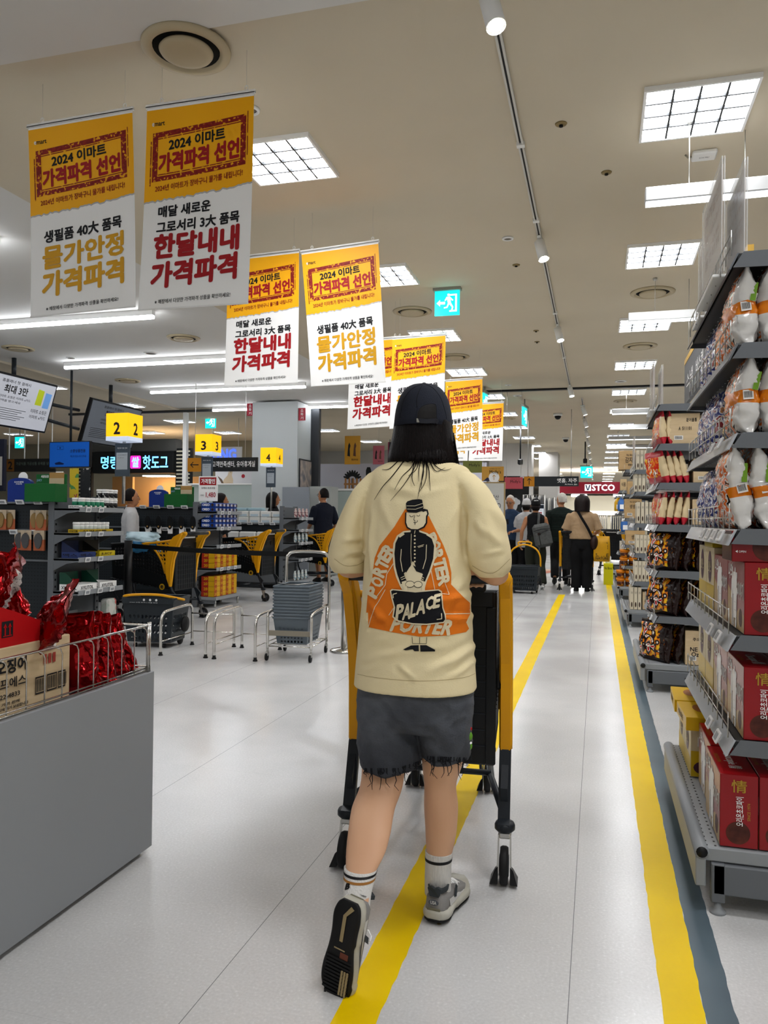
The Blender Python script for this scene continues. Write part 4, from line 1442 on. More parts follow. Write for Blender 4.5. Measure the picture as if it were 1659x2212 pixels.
def caster(t, x, y, top, name='caster'):
    b = B()
    b.lathe([(.03, top), (.034, top - .008), (.034, top - .022), (.026, top - .03)], CARTD, (x, y, 0), 20)
    b.box(x - .018, x + .018, y - .02, y + .02, top - .05, top - .03, STEEL, .003)
    for s in (-1, 1):
        b.add([(x + s * .017, y - .012, top - .04), (x + s * .017, y + .018, top - .04), (x + s * .019, y - .02, .045), (x + s * .019, y - .05, .045),
               (x + s * .022, y - .012, top - .04), (x + s * .022, y + .018, top - .04), (x + s * .024, y - .02, .045), (x + s * .024, y - .05, .045)],
              [(0, 1, 2, 3), (7, 6, 5, 4), (0, 4, 5, 1), (1, 5, 6, 2), (2, 6, 7, 3), (3, 7, 4, 0)], STEEL)
    o = b.build(name, t)
    b = B()
    b.lathe([(.03, -.014), (.056, -.013), (.06, -.006), (.06, .006), (.056, .013), (.03, .014)], RUBBER, (x, y - .035, .0605), 28, 'x'); b.lathe([(.034, -.0155), (.034, .0155)], DGREY, (x, y - .035, .0605), 20, 'x')
    b.build('wheel', o)
    b = B()
    for s in (-1, 1):
        b.add([(x + s * .02, y - .07, .012), (x + s * .02, y + .0, .012), (x + s * .02, y - .02, .055), (x + s * .02, y - .05, .06), (x + s * .045, y - .07, .01), (x + s * .045, y, .01), (x + s * .03, y - .02, .045), (x + s * .03, y - .05, .05)],
              [(0, 1, 2, 3), (7, 6, 5, 4), (0, 4, 5, 1), (1, 5, 6, 2), (2, 6, 7, 3), (3, 7, 4, 0)], BLKP)
    b.build('wheel_guard', o)


def make_cart():
    t = thing('shopping_cart', '', 'shopping cart')
    YZ = lambda x: Matrix(((0, 0, 1, x), (1, 0, 0, 0), (0, 1, 0, 0), (0, 0, 0, 1)))
    left = [(.14, .973), (.178, .927), (.225, .78), (.24, .64), (.222, .5), (.193, .43), (.188, .40)]
    right = [(.168, .40), (.16, .46), (.13, .71), (.09, .82), (.04, .942), (-.014, .99), (-.02, 1.015), (.02, 1.03)]
    for s in (-1, 1):
        x = s * .268
        b = B(); b.prism(left + right, -.016, .016, YCART, YZ(x))
        rib = [(.03, 1.01), (.115, .85), (.165, .66), (.175, .5), (.178, .41)]
        b.tube([(x + s * .012, y, z) for y, z in smooth_path(rib, 4)], .012, YCART, 8)
        b.tube([(x - s * .012, y, z) for y, z in smooth_path(rib, 4)], .010, YCART, 8)
        b.sphere((x, -.002, 1.01), .024, YCART, 14, 8)
        f = b.build('side_frame', t)
        b = B()
        b.prism([(.19, .42), (.165, .405), (.09, .2), (.06, .19), (.06, .175), (.10, .175), (.115, .2)], -.02, .02, CARTD, YZ(x)); b.prism([(.21, .5), (.205, .42), (.09, .3), (.12, .22), (.1, .2), (.165, .405)], -.012, .012, CARTD, YZ(x))
        b.build('leg', f)
        b = B()
        rim = smooth_path([(.175, .93), (.35, .905), (.57, .885)], 4)
        b.tube([(s * (.262 - .05 * y), y, z) for y, z in rim], .013, YCART, 8)
        arch = smooth_path([(.57, .885), (.47, .86), (.38, .80), (.30, .68), (.235, .53)], 4)
        b.tube([(s * (.262 - .05 * y), y, z) for y, z in arch], .012, YCART, 8)
        def PL(u, v):
            y0, z0 = .185 + .03 * math.sin(v * 3), .55 + .37 * v
            y1 = .27 + .12 * v
            y = y0 + (y1 - y0) * u
            return V((s * (.262 - .05 * y), y, z0)), V((s, 0, 0))
        perf(b, PL, 3, 8, .72, YCART, .004)
        b.build('seat_lattice', f)
        b = B()
        ring = [(s * (.255 - .05 * .36) + s * .004, .30 + .035 * math.cos(a), .40 + .035 * math.sin(a)) for a in [k * math.pi / 12 for k in range(24)]]
        b.add([(p[0] + s * .003, p[1], p[2]) for p in ring], [tuple(range(24))], mat('emblem_gold', '#c79a1c', .4))
        M = frame((s * (.255 - .05 * .36) + s * .0085, .30, .40), (0, s, 0), (0, 0, 1)); b.text('e', M, -.016, .016, -.018, .018, CARTB, .03)
        b.build('emblem', t)
        caster(t, s * .272, .09, .19)
        caster(t, s * .16, .95, .19)
    b = B(); b.tube([(-.25, .0, 1.01), (.25, .0, 1.01)], .019, CARTD, 16); b.tube([(-.16, .0, 1.01), (.16, .0, 1.01)], .022, CARTB, 16); b.build('handlebar', t)
    b = B(); b.box(-.15, .15, .015, .10, 1.0, 1.012, CARTB, .004); b.box(-.1, .1, .02, .09, 1.0125, 1.0135, mat('handle_card', '#b9b4b0', .5)); b.build('handle_tray', t)
    # basket
    def SP(s):
        def f(u, v):
            y = .16 + .84 * u
            zt = .93 - .05 * u if u < .45 else .9075 - .07 * (u - .45)
            if u < .48:
                zt = .62 + .265 * (u / .48) ** .7
            zb = .36 + .12 * u
            return V((s * (.25 - .05 * y) - s * .03 * (1 - v), y, zb + (zt - zb) * v)), V((s, 0, 0))
        return f
    for s in (-1, 1):
        b = B(); perf(b, SP(s), 22, 11, .68, CARTB, .008, lambda u, v: v > .38 and .12 < u < .95 and v < .9)
        pts = [SP(s)(k / 20, 1)[0] for k in range(21)]
        b.tube(pts, .013, CARTB, 8); b.build('basket_side', t)
    def FP(u, v):
        w0 = .17 + .03 * v
        return V(((u - .5) * 2 * w0, 1.0, .48 + .39 * v)), V((0, 1, 0))
    b = B(); perf(b, FP, 9, 9, .66, CARTB, .008); b.tube([(-.2, 1.0, .87), (.2, 1.0, .87)], .014, CARTB, 8); b.build('basket_front', t)
    def BP(u, v):
        return V(((u - .5) * 2 * .17 * (1.3 - .3 * u * 0), .16 + .84 * v, .36 + .12 * v)), V((0, 0, 1))
    b = B(); perf(b, BP, 8, 18, .6, CARTB, .01); b.build('basket_floor', t)
    b = B(); b.box(-.235, .235, .145, .16, .355, .955, CARTB, .006)
    b.box(-.225, .225, .135, .1445, .90, .955, CARTB, .004); b.box(-.235, -.2, .138, .1445, .36, .9, CARTB, .003); b.box(.2, .235, .138, .1445, .36, .9, CARTB, .003)
    for k in range(7):
        b.box(-.2, .2, .1415, .1447, .42 + .055 * k, .424 + .055 * k, CARTD)
    for k in range(8):
        b.box(-.2 + .05 * k, -.197 + .05 * k, .1415, .1447, .37, .76, CARTD)
    b.tube([(-.08, .14, .80), (-.085, .138, .86), (.085, .138, .86), (.08, .14, .80)], .005, CARTD, 6)
    b.build('rear_gate', t)
    b = B(); b.box(-.2, .2, .1, .135, .955, .985, CARTB, .006); b.box(-.12, .12, .09, .0995, .952, .97, BWHT, .002); b.build('child_seat', t)
    b = B()
    for s in (-1, 1):
        b.tube([(s * .262, .12, .22), (s * .2, .5, .2), (s * .16, .95, .2)], .014, CARTD, 8)
    b.tube([(-.2, .52, .21), (.2, .52, .21)], .012, CARTD, 8); b.tube([(-.16, .95, .2), (.16, .95, .2)], .012, CARTD, 8)
    for k in range(5):
        b.tube([(-.16 + .08 * k, .52, .21), (-.12 + .06 * k, .95, .205)], .006, CARTD, 6)
    b.build('lower_frame', t)
    for s in (-1, 1):
        b = B(); b.tube([(s * .18, .9, .2), (s * .19, .95, .3), (s * .19, .98, .48)], .014, CARTD, 8); b.build('front_strut', t)
    return t


CART = make_cart()
CART.location = (-.556, 2.50, 0)
CART.rotation_euler = (0, 0, .07)
CART['label'] = 'shopping cart with yellow side frames pushed by the woman in front'
CART['group'] = 'yellow and black shopping carts'
dup(CART, (-4.47, 8.03, 0), math.pi / 2, 'shopping cart with blue bag waiting beside the lane two shelf')
dup(CART, (-4.52, 10.47, 0), math.pi / 2, 'shopping cart waiting between the blue biscuit shelf and lane four')
dup(CART, (-4.44, 13.15, 0), math.pi / 2 - .1, 'shopping cart waiting right of the man in navy polo')
dup(CART, (-.355, 13.6, 0), -.03, 'shopping cart pushed by the woman in beige sweater')
dup(CART, (-2.35, 14.6, 0), 1.0, 'black shopping cart behind the sleeveless shopper')
dup(CART, (.25, 17.6, 0), -.5, 'yellow framed cart parked beyond the bright yellow case')
t = thing('shopping_bag', 'blue and white plastic bag in the cart of lane two', 'bag', (-5.1, 7.9, .86))
me = bag_mesh(.42, .26, .22, lambda u, v, f: mat('bag_blue', '#2c6f9c', .25, coat=.4) if v < .6 else mat('bag_pale', '#b8d3dd', .25, coat=.4), 5, crumple=3)
me.transform(Matrix.Rotation(math.pi / 2, 4, 'Z')); o = bpy.data.objects.new('bag_body', me); COL.objects.link(o); o.parent = t
o.location = (0, 0, -.1)

# ------------------------------------------------------------------ hand baskets, racks, stanchions
def make_basket(m, w=.31, d=.43, h=.22, rim=None, wheels=False, slots=(9, 6)):
    t = thing('hand_basket', '', 'basket')
    b = B()
    k = .84
    def side(a, c):
        def f(u, v):
            p = a.lerp(c, u)
            q = V((p.x * (k + (1 - k) * v), p.y * (k + (1 - k) * v), h * v))
            n = V((a.y - c.y, c.x - a.x, 0)).normalized()
            if n.dot(p) < 0:
                n = -n
            return q, n
        return f
    cs = [V((-w / 2, -d / 2, 0)), V((w / 2, -d / 2, 0)), V((w / 2, d / 2, 0)), V((-w / 2, d / 2, 0))]
    for i in range(4):
        perf(b, side(cs[i], cs[(i + 1) % 4]), slots[0], slots[1], .6, m, .0012, lambda u, v: .08 < u < .92 and (v < .72 or h < .2))
    b.box(-w / 2 * k, w / 2 * k, -d / 2 * k, d / 2 * k, 0, .006, m)
    b.build('basket_body', t)
    b = B()
    b.tube([V((p.x, p.y, h)) for p in cs], .009, m, 8, closed=True)
    b.build('rim', t)
    return t


BSKG = mat('basket_grey', '#5b646b', .4)
BB = make_basket(BSKG)
BB.location = (-2.50, 6.27, .135); BB.rotation_euler = (0, 0, .08)
tag(BB, 'grey shopping basket at the bottom of the chrome trolley stack', 'basket', 'grey shopping baskets')
for i in range(1, 11):
    top_basket = dup(BB, (-2.50 + .002 * (i % 3), 6.27 - .002 * (i % 2), .135 + .0265 * i), .08, f'grey shopping basket, {ORD[i]} from the bottom of the trolley stack', 'grey shopping baskets')
tmp = B(); tmp.tube([(-.15, -.05, .235), (-.15, -.1, .245), (-.05, -.19, .238), (.05, -.19, .238), (.15, -.1, .245), (.15, -.05, .235)], .004, STEEL, 6); tmp.build('carry_handle', top_basket)
t = thing('basket_trolley', 'chrome trolley with tall handle carrying the stack of grey baskets', 'trolley', (-2.5, 6.27, 0), .08)
b = B(); hh = smooth_path([(.2, .27, .2), (.2, .27, .78), (.185, .27, .86), (.12, .27, .895), (-.12, .27, .895), (-.185, .27, .86), (-.2, .27, .78), (-.2, .27, .2)], 3); b.tube(hh, .0135, CHROME, 10); b.build('push_handle', t)
for s in (-1, 1):
    b = B(); b.tube(smooth_path([(s * .19, -.25, .1), (s * .19, -.25, .33), (s * .19, -.2, .4), (s * .19, .26, .42)], 4), .0125, CHROME, 10); b.build('side_tube', t)
    for y in (-.25, .24):
        b = B(); b.cyl((s * .19, y, .1), (s * .19, y, .075), .009, STEEL, 10); b.box(s * .19 - .012, s * .19 + .012, y - .03, y + .012, .04, .075, STEEL, .003)
        o = b.build('caster', t)
        b = B(); b.lathe([(.012, -.009), (.03, -.009), (.033, 0), (.03, .009), (.012, .009)], RUBBER, (s * .19, y - .02, .033), 20, 'x'); b.build('wheel', o)
        if y > 0:
            b = B(); b.tube([(s * .19, y, .1), (s * .19, y, .42)], .012, CHROME, 10); b.build('rear_leg', t)
b = B(); b.box(-.19, .19, -.262, -.256, .21, .255, mat('plate_beige', '#8f887a', .4, .6), .002); b.tube([(-.19, -.25, .12), (.19, -.25, .12)], .006, CHROME, 8); b.tube([(-.19, .24, .12), (.19, .24, .12)], .006, CHROME, 8)
b.build('cross_plate', t)
b = B()
for y in (-.14, .0, .14):
    b.tube([(-.19, y, .122), (.19, y, .122)], .005, CHROME, 8)
for s in (-1, 1):
    b.tube([(s * .19, -.25, .122), (s * .19, .25, .122)], .005, CHROME, 8)
b.build('support_grid', t)
for i, (xs, lb) in enumerate((((-3.64, -3.22), 'chrome basket dock rail in the middle of the floor'), ((-3.13, -2.76), 'chrome basket dock rail left of the basket trolley'))):
    t = thing('basket_dock', lb, 'rail', (xs[0], 6.2, 0), .05)
    w = xs[1] - xs[0]
    for x in (0, w):
        b = B(); b.tube(smooth_path([(x, -.29, .012), (x, -.29, .28), (x, -.25, .355), (x, -.15, .375), (x, .2, .385), (x, .28, .36), (x, .3, .28), (x, .3, .012)], 4), .0125, CHROME, 10); b.tube([(x, -.29, .12), (x, .3, .12)], .005, CHROME, 8)
        o = b.build('hoop', t)
        for y in (-.29, .3):
            b = B(); b.lathe([(.02, 0), (.02, .008), (.014, .016), (.014, .03)], RUBBER, (x, y, 0), 14); b.build('rubber_foot', o)
    b = B(); b.tube([(0, .3, .13), (w, .3, .13)], .006, CHROME, 8); b.tube([(0, .28, .3), (w, .28, .3)], .006, CHROME, 8); b.build('cross_bar', t)
# rolling basket on the floor
DKB = mat('basket_charcoal', '#22282d', .38)


def rolling(loc, rz, label, handle_up=False):
    t = make_basket(DKB, .50, .36, .40, slots=(12, 6))
    t.name = 'rolling_basket'
    t.location = loc; t.rotation_euler = (0, 0, rz)
    tag(t, label, 'basket')
    for k in list(t.children):
        k.location = (0, 0, .05)
    b = B()
    if handle_up:
        b.tube(smooth_path([(-.26, 0, .44), (-.25, 0, .62), (-.17, 0, .74), (0, 0, .80), (.17, 0, .74), (.25, 0, .62), (.26, 0, .44)], 5), .014, YCART, 10)
        b.tube(smooth_path([(-.1, 0, .79), (-.11, 0, .83), (-.06, 0, .845), (.06, 0, .845), (.11, 0, .83), (.1, 0, .79)], 4), .012, YCART, 8)
    else:
        b.tube(smooth_path([(-.27, -.0, .43), (-.24, -.17, .465), (-.12, -.2, .485), (.1, -.2, .49), (.22, -.17, .47), (.27, 0, .43)], 5), .012, YCART, 10)
    b.build('yellow_handle', t)
    b = B(); b.box(-.25, .25, -.195, -.18, .40, .46, DKB, .006)
    if not handle_up:
        for k in (-.03, .03, .09):
            b.lathe([(.011, 0), (0, .001)], BWHT, (0, 0, 0), 12) if False else b.add([(k + .011 * math.cos(a), -.196, .44 + .011 * math.sin(a)) for a in [q * math.pi / 6 for q in range(12)]], [tuple(range(12))], TAGW)
        b.text('emart 쇼핑 바구니 이용 안내', frame((0, -.1955, .412), (1, 0, 0), (0, 0, 1)), -.17, .1, 0, .008, TAGW)
    b.build('front_lip', t)
    for s in (-1, 1):
        b = B(); b.lathe([(.01, -.012), (.045, -.012), (.05, 0), (.045, .012), (.01, .012)], RUBBER, (s * .19, .1, .05), 20, 'x'); b.build('wheel', t)
        b = B(); b.lathe([(.006, -.01), (.02, -.01), (.02, .01), (.006, .01)], RUBBER, (s * .14, -.13, .02), 14, 'x'); b.build('wheel', t)
    b = B(); b.lathe([(.02, -.015), (.07, -.012), (.075, 0), (.07, .012), (.02, .015)], RUBBER, (.26, .05, .2), 24, 'x'); b.build('side_wheel', t)
    return t


rolling((-3.96, 6.38, 0), .1, 'dark rolling basket with yellow folded handle on the floor beside the dock rail')
rolling((-1.16, 12.95, 0), -.05, 'dark rolling basket with raised yellow handle held by the sleeveless shopper', True)
t = thing('stanchion', 'silver queue post with round base left of the woman in front', 'stanchion', (-2.195, 6.62, 0))
b = B(); b.lathe([(.0, .001), (.125, .001), (.13, .008), (.12, .02), (.06, .034), (.03, .038)], CHROME, n=40); b.build('base', t)
b = B(); b.cyl((0, 0, .036), (0, 0, .9), .03, STEEL, 24); b.lathe([(.036, .84), (.038, .85), (.038, .92), (.03, .93), (0, .932)], BLKP, n=24); b.build('post', t)
t = thing('stanchion', 'black queue post at the end of the lane two shelf', 'stanchion', (-5.02, 7.5, 0))
b = B(); b.lathe([(.0, .001), (.15, .001), (.155, .008), (.1, .02), (.05, .03)], BLKP, n=32); b.build('base', t)
b = B(); b.cyl((0, 0, .03), (0, 0, .93), .045, BLKP, 20); b.build('post', t)
b = B()
p0, p1 = V((-2.24, 6.61, .87)), V((-4.97, 7.49, .87))
rings = []
for i in range(13):
    p = p0.lerp(p1, i / 12); p.z -= .02 * math.sin(math.pi * i / 12)
    rings.append([p + V((0, -.001, -.024)), p + V((0, .001, -.024)), p + V((0, .001, .024)), p + V((0, -.001, .024))])
b.loft(rings, BLKP, smooth=False)
tag(b.build('queue_belt'), 'black retractable belt stretched between the queue posts', 'belt')

# ------------------------------------------------------------------ checkout racks
def tagb(b, x, y, z, rx=.35, w=.05):
    M = Matrix.Translation((x, y, z)) @ Matrix.Rotation(rx, 4, 'X')
    s = b.M; b.M = M if s is None else s @ M
    b.box(-w, w, -.004, .004, -.025, .025, TAGW, .003); b.quad(frame((0, -.0042, 0), (1, 0, 0), (0, 0, 1)), -w * .7, w * .6, -.014, .014, TAGS, .0002)
    b.M = s


def rack(Y0, Y1, lv, nm):
    """end shelves facing the aisle, and the long pegboard counter behind that faces the viewer"""
    xl = -4.83
    t = thing('checkout_rack', f'grey end shelf rack facing the aisle at checkout lane {nm}', 'shelf unit', (xl, Y0, 0))
    L = Y1 - Y0
    for y in (0, L - .06):
        b = B(); b.box(-.36, -.29, y, y + .06, 0, 1.4, SHELF, .004)
        for k in range(18):
            b.box(-.291, -.288, y + .02, y + .04, .15 + k * .068, .17 + k * .068, BLACK)
        b.build('upright', t)
    b = B(); b.box(-.33, -.31, .061, L - .061, .1, 1.38, SHELF); b.build('back_panel', t)
    for i, z in enumerate(lv):
        b = B()
        b.box(-.29, 0, .0, L, z - .022, z, SHELF, .002); b.box(-.012, .004, 0, L, z - .035, z + .012, SHELF_L, .002)
        for y in (0, L - .004):
            b.add([(-.29, y + d, zz) for d in (0, .004) for zz in (z, z - .12)] + [(-.01, y + d, zz) for d in (0, .004) for zz in (z, z - .03)] + [(-.14, y + d, z - .05) for d in (0, .004)] , [(0, 1, 8, 5, 4), (2, 6, 7, 9, 3), (0, 2, 3, 1), (1, 3, 9, 8), (8, 9, 7, 5), (5, 7, 6, 4), (4, 6, 2, 0)], SHELF)
        o = b.build('shelf_board', t)
        for k in range(2 if i else 3):
            b = B(); b.M = Matrix.Translation((.012, .12 + .2 * k, z - .012)) @ Matrix.Rotation(math.pi / 2, 4, 'Z'); tagb(b, 0, 0, 0, .2, .04); b.build('price_tag', o)
    b = B(); b.box(-.33, 0, 0, L, .1, .14, SHELF_L, .003); b.box(-.33, -.02, .01, .04, .05, .1, SHELF, .002)
    b.build('base_deck', t)
    for y in (.03, L - .03):
        for x in (-.03, -.3):
            b = B(); b.cyl((x, y, 0), (x, y, .1), .014, STEEL, 12); b.build('foot', t)
    return t


LV = [.46, .78, 1.03, 1.27]
rack(6.4, 7.12, LV, 'two')
rack(9.2, 9.92, [.52, .82, 1.06, 1.27], 'three')
rack(12.1, 12.75, [.5, .78, 1.0, 1.2], 'four')
COUNT = mat('counter_dark', '#1a1d20', .5)
for Y0, Y1, nm, hh in ((6.42, 7.1, 'two', 1.33), (9.22, 9.9, 'three', 1.33), (12.12, 12.73, 'four', 1.1)):
    t = thing('checkout_counter', f'long dark checkout counter with pegboard side at lane {nm}', 'counter', (-5.2, Y0, 0))
    b = B(); b.box(-3.3, -.005, .06, Y1 - Y0, 0, hh - .02, COUNT, .004); b.build('counter_body', t)
    b = B(); b.box(-3.3, -.005, .0, Y1 - Y0 + .05, hh - .018, hh, SHELF, .003); b.build('counter_top', t)
    b = B()
    b.box(-3.3, -.01, .045, .058, .2, hh - .03, mat('pegboard_dark', '#1f2529', .5))
    for i in range(46):
        for j in range(int((hh - .3) / .035)):
            x = -1.7 + .036 * i; z = .25 + .035 * j
            b.quad(frame((x, .0448, z), (1, 0, 0), (0, 0, 1)), -.008, .008, -.004, .004, BLACK)
    b.build('pegboard', t)
    b = B()
    for z in ((hh - .27, .76) if nm != 'four' else ()):
        b.box(-1.7, -.01, .02, .044, z - .02, z, SHELF, .002)
    if b.v:
        b.build('hook_bar', t)
    for k in range(5):
        b = B(); tagb(b, -.12 - .21 * k, -.012, hh - .002, .5); b.build('price_tag', t)
    for k in range(4):
        b = B(); tagb(b, -.15 - .26 * k, .0, hh - .30, .35); b.build('price_tag', t)

# goods on racks
def simple(name, label, cat, loc, parts, group=None, rz=0):
    t = thing(name, label, cat, loc, rz, group)
    for pn, bb in parts:
        bb.build(pn, t)
    return t


TUBG = mat('green_gum_label', '#1d7a58', .35, coat=.3)
TUBK = noisy('black_gum_label', [(0.0, '#16181a'), (0.52, '#1c1d1f'), (0.6, '#b9b9b5')], 40, .35)
gum = None


def tub(m):
    t = thing('gum_tub', '', 'gum tub')
    b = B(); b.lathe([(.03, 0), (.033, .006), (.033, .07), (.03, .075)], BWHT, n=16); b.lathe([(.0335, .012), (.0335, .062)], m, n=16); b.build('tub_body', t)
    b = B(); b.lathe([(.035, .076), (.035, .095), (.03, .1), (0, .1)], BWHT, n=16); b.build('lid', t)
    return t


def tray(w, d, h, m, label, loc, txt=None, rz=0):
    t = thing('display_tray', label, 'tray', loc, rz)
    b = B(); b.box(0, w, 0, d, 0, .004, m); b.box(0, w, 0, .004, .0041, h, m); b.box(0, w, d - .004, d, .0041, h, m); b.box(0, .004, .0041, d - .0041, .0041, h, m); b.box(w - .004, w, .0041, d - .0041, .0041, h, m); b.build('tray_body', t)
    if txt:
        b = B(); b.text(txt, frame((w + .0005, 0, 0), (0, 1, 0), (0, 0, 1)), d * .1, d * .8, h * .25, h * .75, INK, .01); b.text(txt, frame((0, -.0005, 0), (1, 0, 0), (0, 0, 1)), w * .1, w * .9, h * .25, h * .75, INK, .01); b.build('print', t)
    return t


TG, TK, TW = tub(TUBG), tub(TUBK), tub(mat('pale_gum_label', '#c9d2cc', .35))
uses = {}


def put_tub(src, k, loc, label, group):
    if k not in uses:
        uses[k] = 1
        src.location = loc; src['label'] = label; src['group'] = group
    else:
        dup(src, loc, 0, label, group)


tray(.14, .42, .03, BWHT, 'white card tray holding the green gum tubs on top of rack two', (-4.99, 6.44, 1.2705), 'XYLITOL')
for i in range(2):
    for j in range(5):
        put_tub(TG, 'g', (-4.945 + .07 * i, 6.49 + .075 * j, 1.276), f'green labelled gum tub, {["rear", "front"][i]} row, {ORD[j]} from the viewer', 'green gum tubs')
for i in range(2):
    for j in range(3):
        for k in range(2):
            put_tub(TK, 'k', (-4.945 + .07 * i, 6.87 + .073 * j, 1.2715 + .101 * k), f'black labelled gum tub, {["lower", "upper"][k]} layer, {["rear", "front"][i]} row, {ORD[j]} along', 'black gum tubs')
tray(.12, .55, .035, mat('tray_yellow', '#c3a21a', .5), 'yellow card tray of small white tubs on the second board of rack two', (-4.98, 6.43, 1.0305), '자일리톨')
for j in range(8):
    put_tub(TW, 'w', (-4.925, 6.48 + .067 * j, 1.036), f'small white gum tub in the yellow tray, {ORD[j]} from the viewer', 'small white gum tubs')
for i, (y, m, dk, lb) in enumerate(((6.44, '#2a3a6e', '#1b2547', 'dark blue open gum carton on the middle board of rack two'), (6.76, '#c9b21a', '#1d1d18', 'black and yellow open gum carton on the middle board of rack two'))):
    t = tray(.2, .26, .06, mat('tray' + m, m, .4), lb, (-5.06, y, LV[1] + .001), 'JUICY' if i else '맥스')
    b = B(); b.add([(0, 0, .0605), (.19, 0, .0605), (0, 0, .17), (0, .003, .0605), (.19, .003, .0605), (0, .003, .17)], [(0, 1, 2), (5, 4, 3), (0, 3, 4, 1), (1, 4, 5, 2), (2, 5, 3, 0)], mat('carton' + dk, dk, .4)); b.box(0, .004, .01, .25, .0605, .17, mat('carton' + dk, dk, .4)); b.build('side_flap', t)
for i, (y, lb) in enumerate(((6.43, 'white and green open xylitol carton, nearer, on the lower board of rack two'), (6.76, 'white and green open gum carton, farther, on the lower board of rack two'))):
    t = tray(.22, .28, .065, BWHT, lb, (-5.07, y, LV[0] + .001), 'XYLITOL')
    gcm = mat('carton_green', '#0f4030', .4, coat=.3)
    b = B(); b.add([(0, 0, .0655), (.2, 0, .0655), (.06, 0, .18), (0, 0, .18), (0, .003, .0655), (.2, .003, .0655), (.06, .003, .18), (0, .003, .18)], [(0, 1, 2, 3), (7, 6, 5, 4), (0, 4, 5, 1), (1, 5, 6, 2), (2, 6, 7, 3), (3, 7, 4, 0)], gcm); b.box(0, .004, .01, .27, .0655, .18, gcm); b.build('side_flap', t)
t = tray(.22, .3, .1, mat('tray_grey', '#8e8f8e', .5), 'pale open carton on the base deck of rack two', (-5.1, 6.45, .142))
simple('refill_pack', 'white printed refill pouch on the base deck of rack two', 'pouch', (-4.95, 6.9, .142), [('pouch_body', (lambda b: b.box(0, .1, 0, .16, 0, .2, noisy('pale_print', [(0.0, '#c9c9c2'), (0.5, '#b5bdb2'), (0.62, '#b25a52')], 9, .4), .02))(B()))])

# pegboard packs of lane two and three
def hang_pack(t, c1, c2, shape, m):
    b = B(); b.box(-.062, .062, -.006, .0, -.2, 0, c1, .002); b.box(-.0625, .0625, -.0065, -.0001, -.2, -.09, c2, .002); b.box(-.02, .02, -.0068, -.006, -.03, -.026, INK); b.build('card', t)
    b = B()
    pts = [(.042 * math.cos(a) * (1 + (.12 if math.sin(a) > 0 else -.05)), -.105 + .075 * math.sin(a)) for a in [k * math.pi / 12 for k in range(24)]]
    b.prism(pts, .007, .02, m, frame((0, 0, 0), (1, 0, 0), (0, 0, 1))) ; b.build('blister', t)


CARDP = mat('pack_cream', '#b8a78f', .5)
CARDO = mat('pack_orange', '#a85a38', .5)
hp = 0
HP = None
for z, xs, m, nm in ((1.25, (-5.36, -5.27, -5.24, -5.74, -5.66), mat('insole_tan', '#8d7144', .7), 'upper hooks'), (1.05, (-5.54, -5.44, -5.30, -5.29), mat('insole_grey', '#4b4b4c', .7), 'lower hooks')):
    for i, x in enumerate(xs):
        yy = 6.43 - .03 * (i % 2)
        t = thing('insole_pack', f'insole pack in orange and cream card hanging on the {nm}, {ORD[i]} one', 'insole pack', (x, yy, z), 0, 'insole packs on the pegboard')
        hang_pack(t, CARDP, CARDO, 0, m)
        b = B(); b.tube([(0, -.02, -.008), (0, .05, -.004)], .003, STEEL, 6); b.build('hook', t)
for z in (1.2, .95):
    for i in range(7):
        x = -6.2 + .17 * i
        t = thing('brush_pack', f'black insole pack with white card, {ORD[i]} from the left, {"upper" if z > 1 else "lower"} row at lane three', 'insole pack', (x, 9.2, z), 0, 'black insole packs at lane three')
        b = B(); b.box(-.035, .035, -.008, 0, -.23, -.13, BWHT, .002); b.build('card', t)
        b = B(); b.prism([(.04 * math.cos(a), -.08 + .09 * math.sin(a)) for a in [k * math.pi / 10 for k in range(20)]], .009, .02, BLKP, frame((0, 0, 0), (1, 0, 0), (0, 0, 1))); b.prism([(.012 * math.cos(a), -.135 + .012 * math.sin(a)) for a in [k * math.pi / 6 for k in range(12)]], .021, .023, mat('seal_gold', '#a9834a', .5), frame((0, 0, 0), (1, 0, 0), (0, 0, 1))); b.build('blister', t)

# counter-top displays
BLUE = mat('deep_blue_card', '#0b2a78', .5)
GREEN = mat('deep_green_card', '#0b5a24', .5)


